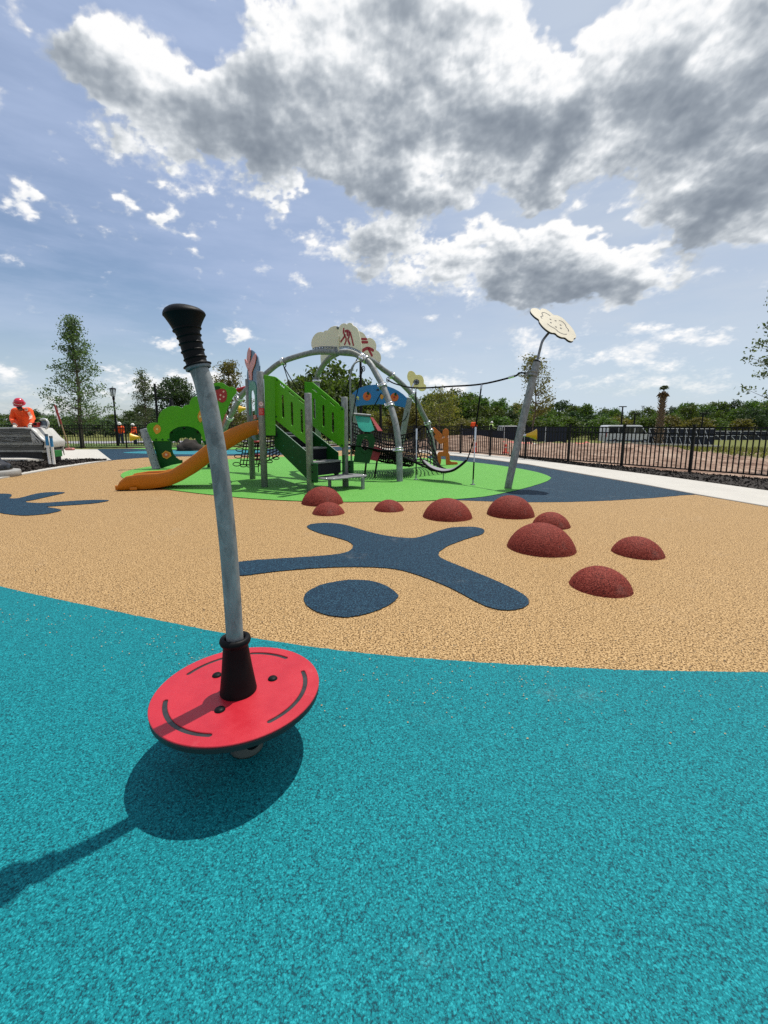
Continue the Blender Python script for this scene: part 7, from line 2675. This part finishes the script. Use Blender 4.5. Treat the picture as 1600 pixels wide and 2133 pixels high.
def build_marker(px, py0, py1, label):
    Y = None
    for y in np.linspace(14, 60, 300):
        p = at(px, py1, y)
        if p.z <= tz(p.x, y):
            Y = y
            break
    Y = Y or 30
    p = at(px, py1, Y)
    h = at(px, py0, Y).z - p.z
    t = thing('traffic_marker', label, 'marker post', p)
    MB().lathe([(0.16, -0.03), (0.17, 0.03), (0.07, 0.06), (0.065, h * 0.95), (0.05, h), (0, h)], p, seg=14).build('marker_tube', BARREL_ORANGE, t)
    MB().lathe([(0.068, h * 0.55), (0.07, h * 0.56), (0.07, h * 0.7), (0.068, h * 0.71)], p, seg=14).build('white_band', HIVIS_PRINT, t)
    return t


build_marker(1052.5, 925, 944, 'orange marker tube standing on the sand left of the leaning pole')
build_marker(989.5, 922, 944, 'red orange marker tube on the sand behind the hanging cord')


def barrier_mesh(pts, h, label, seed):
    rng = random.Random(seed)
    P = catmull([Vector(p) for p in pts], 10, closed=False)
    vs, fs = [], []
    for i, p in enumerate(P):
        z = max(tz(p.x, p.y), p.z - 0.2)
        hh = h * (0.35 + 0.9 * abs(mnoise.noise(Vector((p.x * 0.9, p.y, seed)))))
        for j, f in enumerate((0, 0.5, 1.0)):
            vs.append((p.x + rng.uniform(-.05, .05), p.y + 0.25 * f + rng.uniform(-.05, .05), z + 0.02 + hh * f))
    for i in range(len(P) - 1):
        for j in range(2):
            fs.append((i * 3 + j, i * 3 + 3 + j, i * 3 + 4 + j, i * 3 + 1 + j))
    return set_tag(MB().add(vs, fs).build('barrier_mesh', NET_ORANGE), label, 'barrier mesh')


barrier_mesh([grd(1000, 926, 30), grd(1040, 922, 32), grd(1080, 920, 33), grd(1110, 921, 33)], 0.35, 'crumpled pinkish orange barrier mesh along the sand bank left of the leaning pole', 3)
barrier_mesh([grd(1100, 927, 27), grd(1140, 929, 26), grd(1180, 926, 27), grd(1230, 920, 30)], 0.32, 'crumpled pinkish orange barrier mesh on the sand right of the leaning pole', 8)

# clods and stones of the dug sand: too many to count
rng = np.random.default_rng(8)
mb = MB()
n_ = 0
while n_ < 1600:
    s, d = rng.uniform(-6, 26), rng.uniform(1.2, 20) ** 1.0
    q = FR0 + FRU * float(s) + FRN * float(d)
    z = tz(q.x, q.y)
    r = float(rng.uniform(0.015, 0.055) * (1 + d * 0.06))
    seg = 5
    vs = [(q.x + r * (1 + 0.4 * math.sin(k * 2.1 + n_)) * math.cos(k * 6.283 / seg), q.y + r * math.sin(k * 6.283 / seg), z - 0.01) for k in range(seg)] + [(q.x + r * 0.2, q.y, z + r * 0.75)]
    mb.add(vs, [(k, (k + 1) % seg, seg) for k in range(seg)])
    n_ += 1
set_tag(mb.build('soil_clods', material('sandy clods', (0.36, 0.26, 0.19), 0.95, vary=0.4, vscale=0.8)), kind='stuff')
# tufts of rough grass on the site and the lawn blades at the left
vs, fs = [], []
for k in range(5200):
    if k < 2600:
        x, y = rng.uniform(20, 46), rng.uniform(20, 46)
        hgt = rng.uniform(0.12, 0.35)
    else:
        x = rng.uniform(-34, -3)
        y = rng.uniform(30, 38)
        hgt = rng.uniform(0.06, 0.14)
    if float(outside(x, y)) < 2:
        continue
    z = tz(x, y) + (0 if k < 2600 else 0.04)
    for b in range(3):
        a = rng.uniform(0, 6.28)
        b0 = len(vs)
        w = hgt * 0.12
        vs += [(x + w * math.cos(a), y + w * math.sin(a), z), (x - w * math.cos(a), y - w * math.sin(a), z), (x + rng.normal() * hgt * 0.4, y + rng.normal() * hgt * 0.4, z + hgt)]
        fs.append((b0, b0 + 1, b0 + 2))
set_tag(MB().add(vs, fs).build('grass_tufts', leaf_material('rough grass blades', (0.16, 0.17, 0.05), 0.4, 0.3)), kind='stuff')

# ================================================================== workers in the distance
def far_person(px, yhead, yfoot, label, turn=0.0, lean=0.0, arms=(0.25, 0.25), shirt=None, hat=None, h=1.75):
    Y = FPX * h / (yfoot - yhead) * 0.985
    p = at(px, yfoot, Y)
    J, s = standing(p.x, Y, p.z, h, turn, lean, arms)
    f = Matrix.Rotation(turn, 3, 'Z') @ Vector((0, -1, -0.25))
    return build_person(label, J, s, shirt or HIVIS, hat, None, False, f)


far_person(253, 881.5, 929, 'worker in orange and white hard hat beyond the left fence beside the lamp post', 0.5, 0.12, (0.3, 0.1), HIVIS, HELMET_WHITE)
far_person(283.5, 884, 929.5, 'second worker in orange half hidden behind the yellow horn at the left', -0.6, 0.05, (0.1, 0.3), HIVIS, HELMET_WHITE)
far_person(985.5, 875.5, 911, 'worker in orange shirt and blue trousers beyond the fence behind the hanging cord', 2.6, 0.1, (0.3, 0.3), HIVIS, None)
far_person(1021.5, 879.5, 913, 'worker in pale lime shirt seen above the fence behind the dark screens', 2.0, 0.05, (0.4, 0.5), LIME_VEST, HELMET_WHITE)
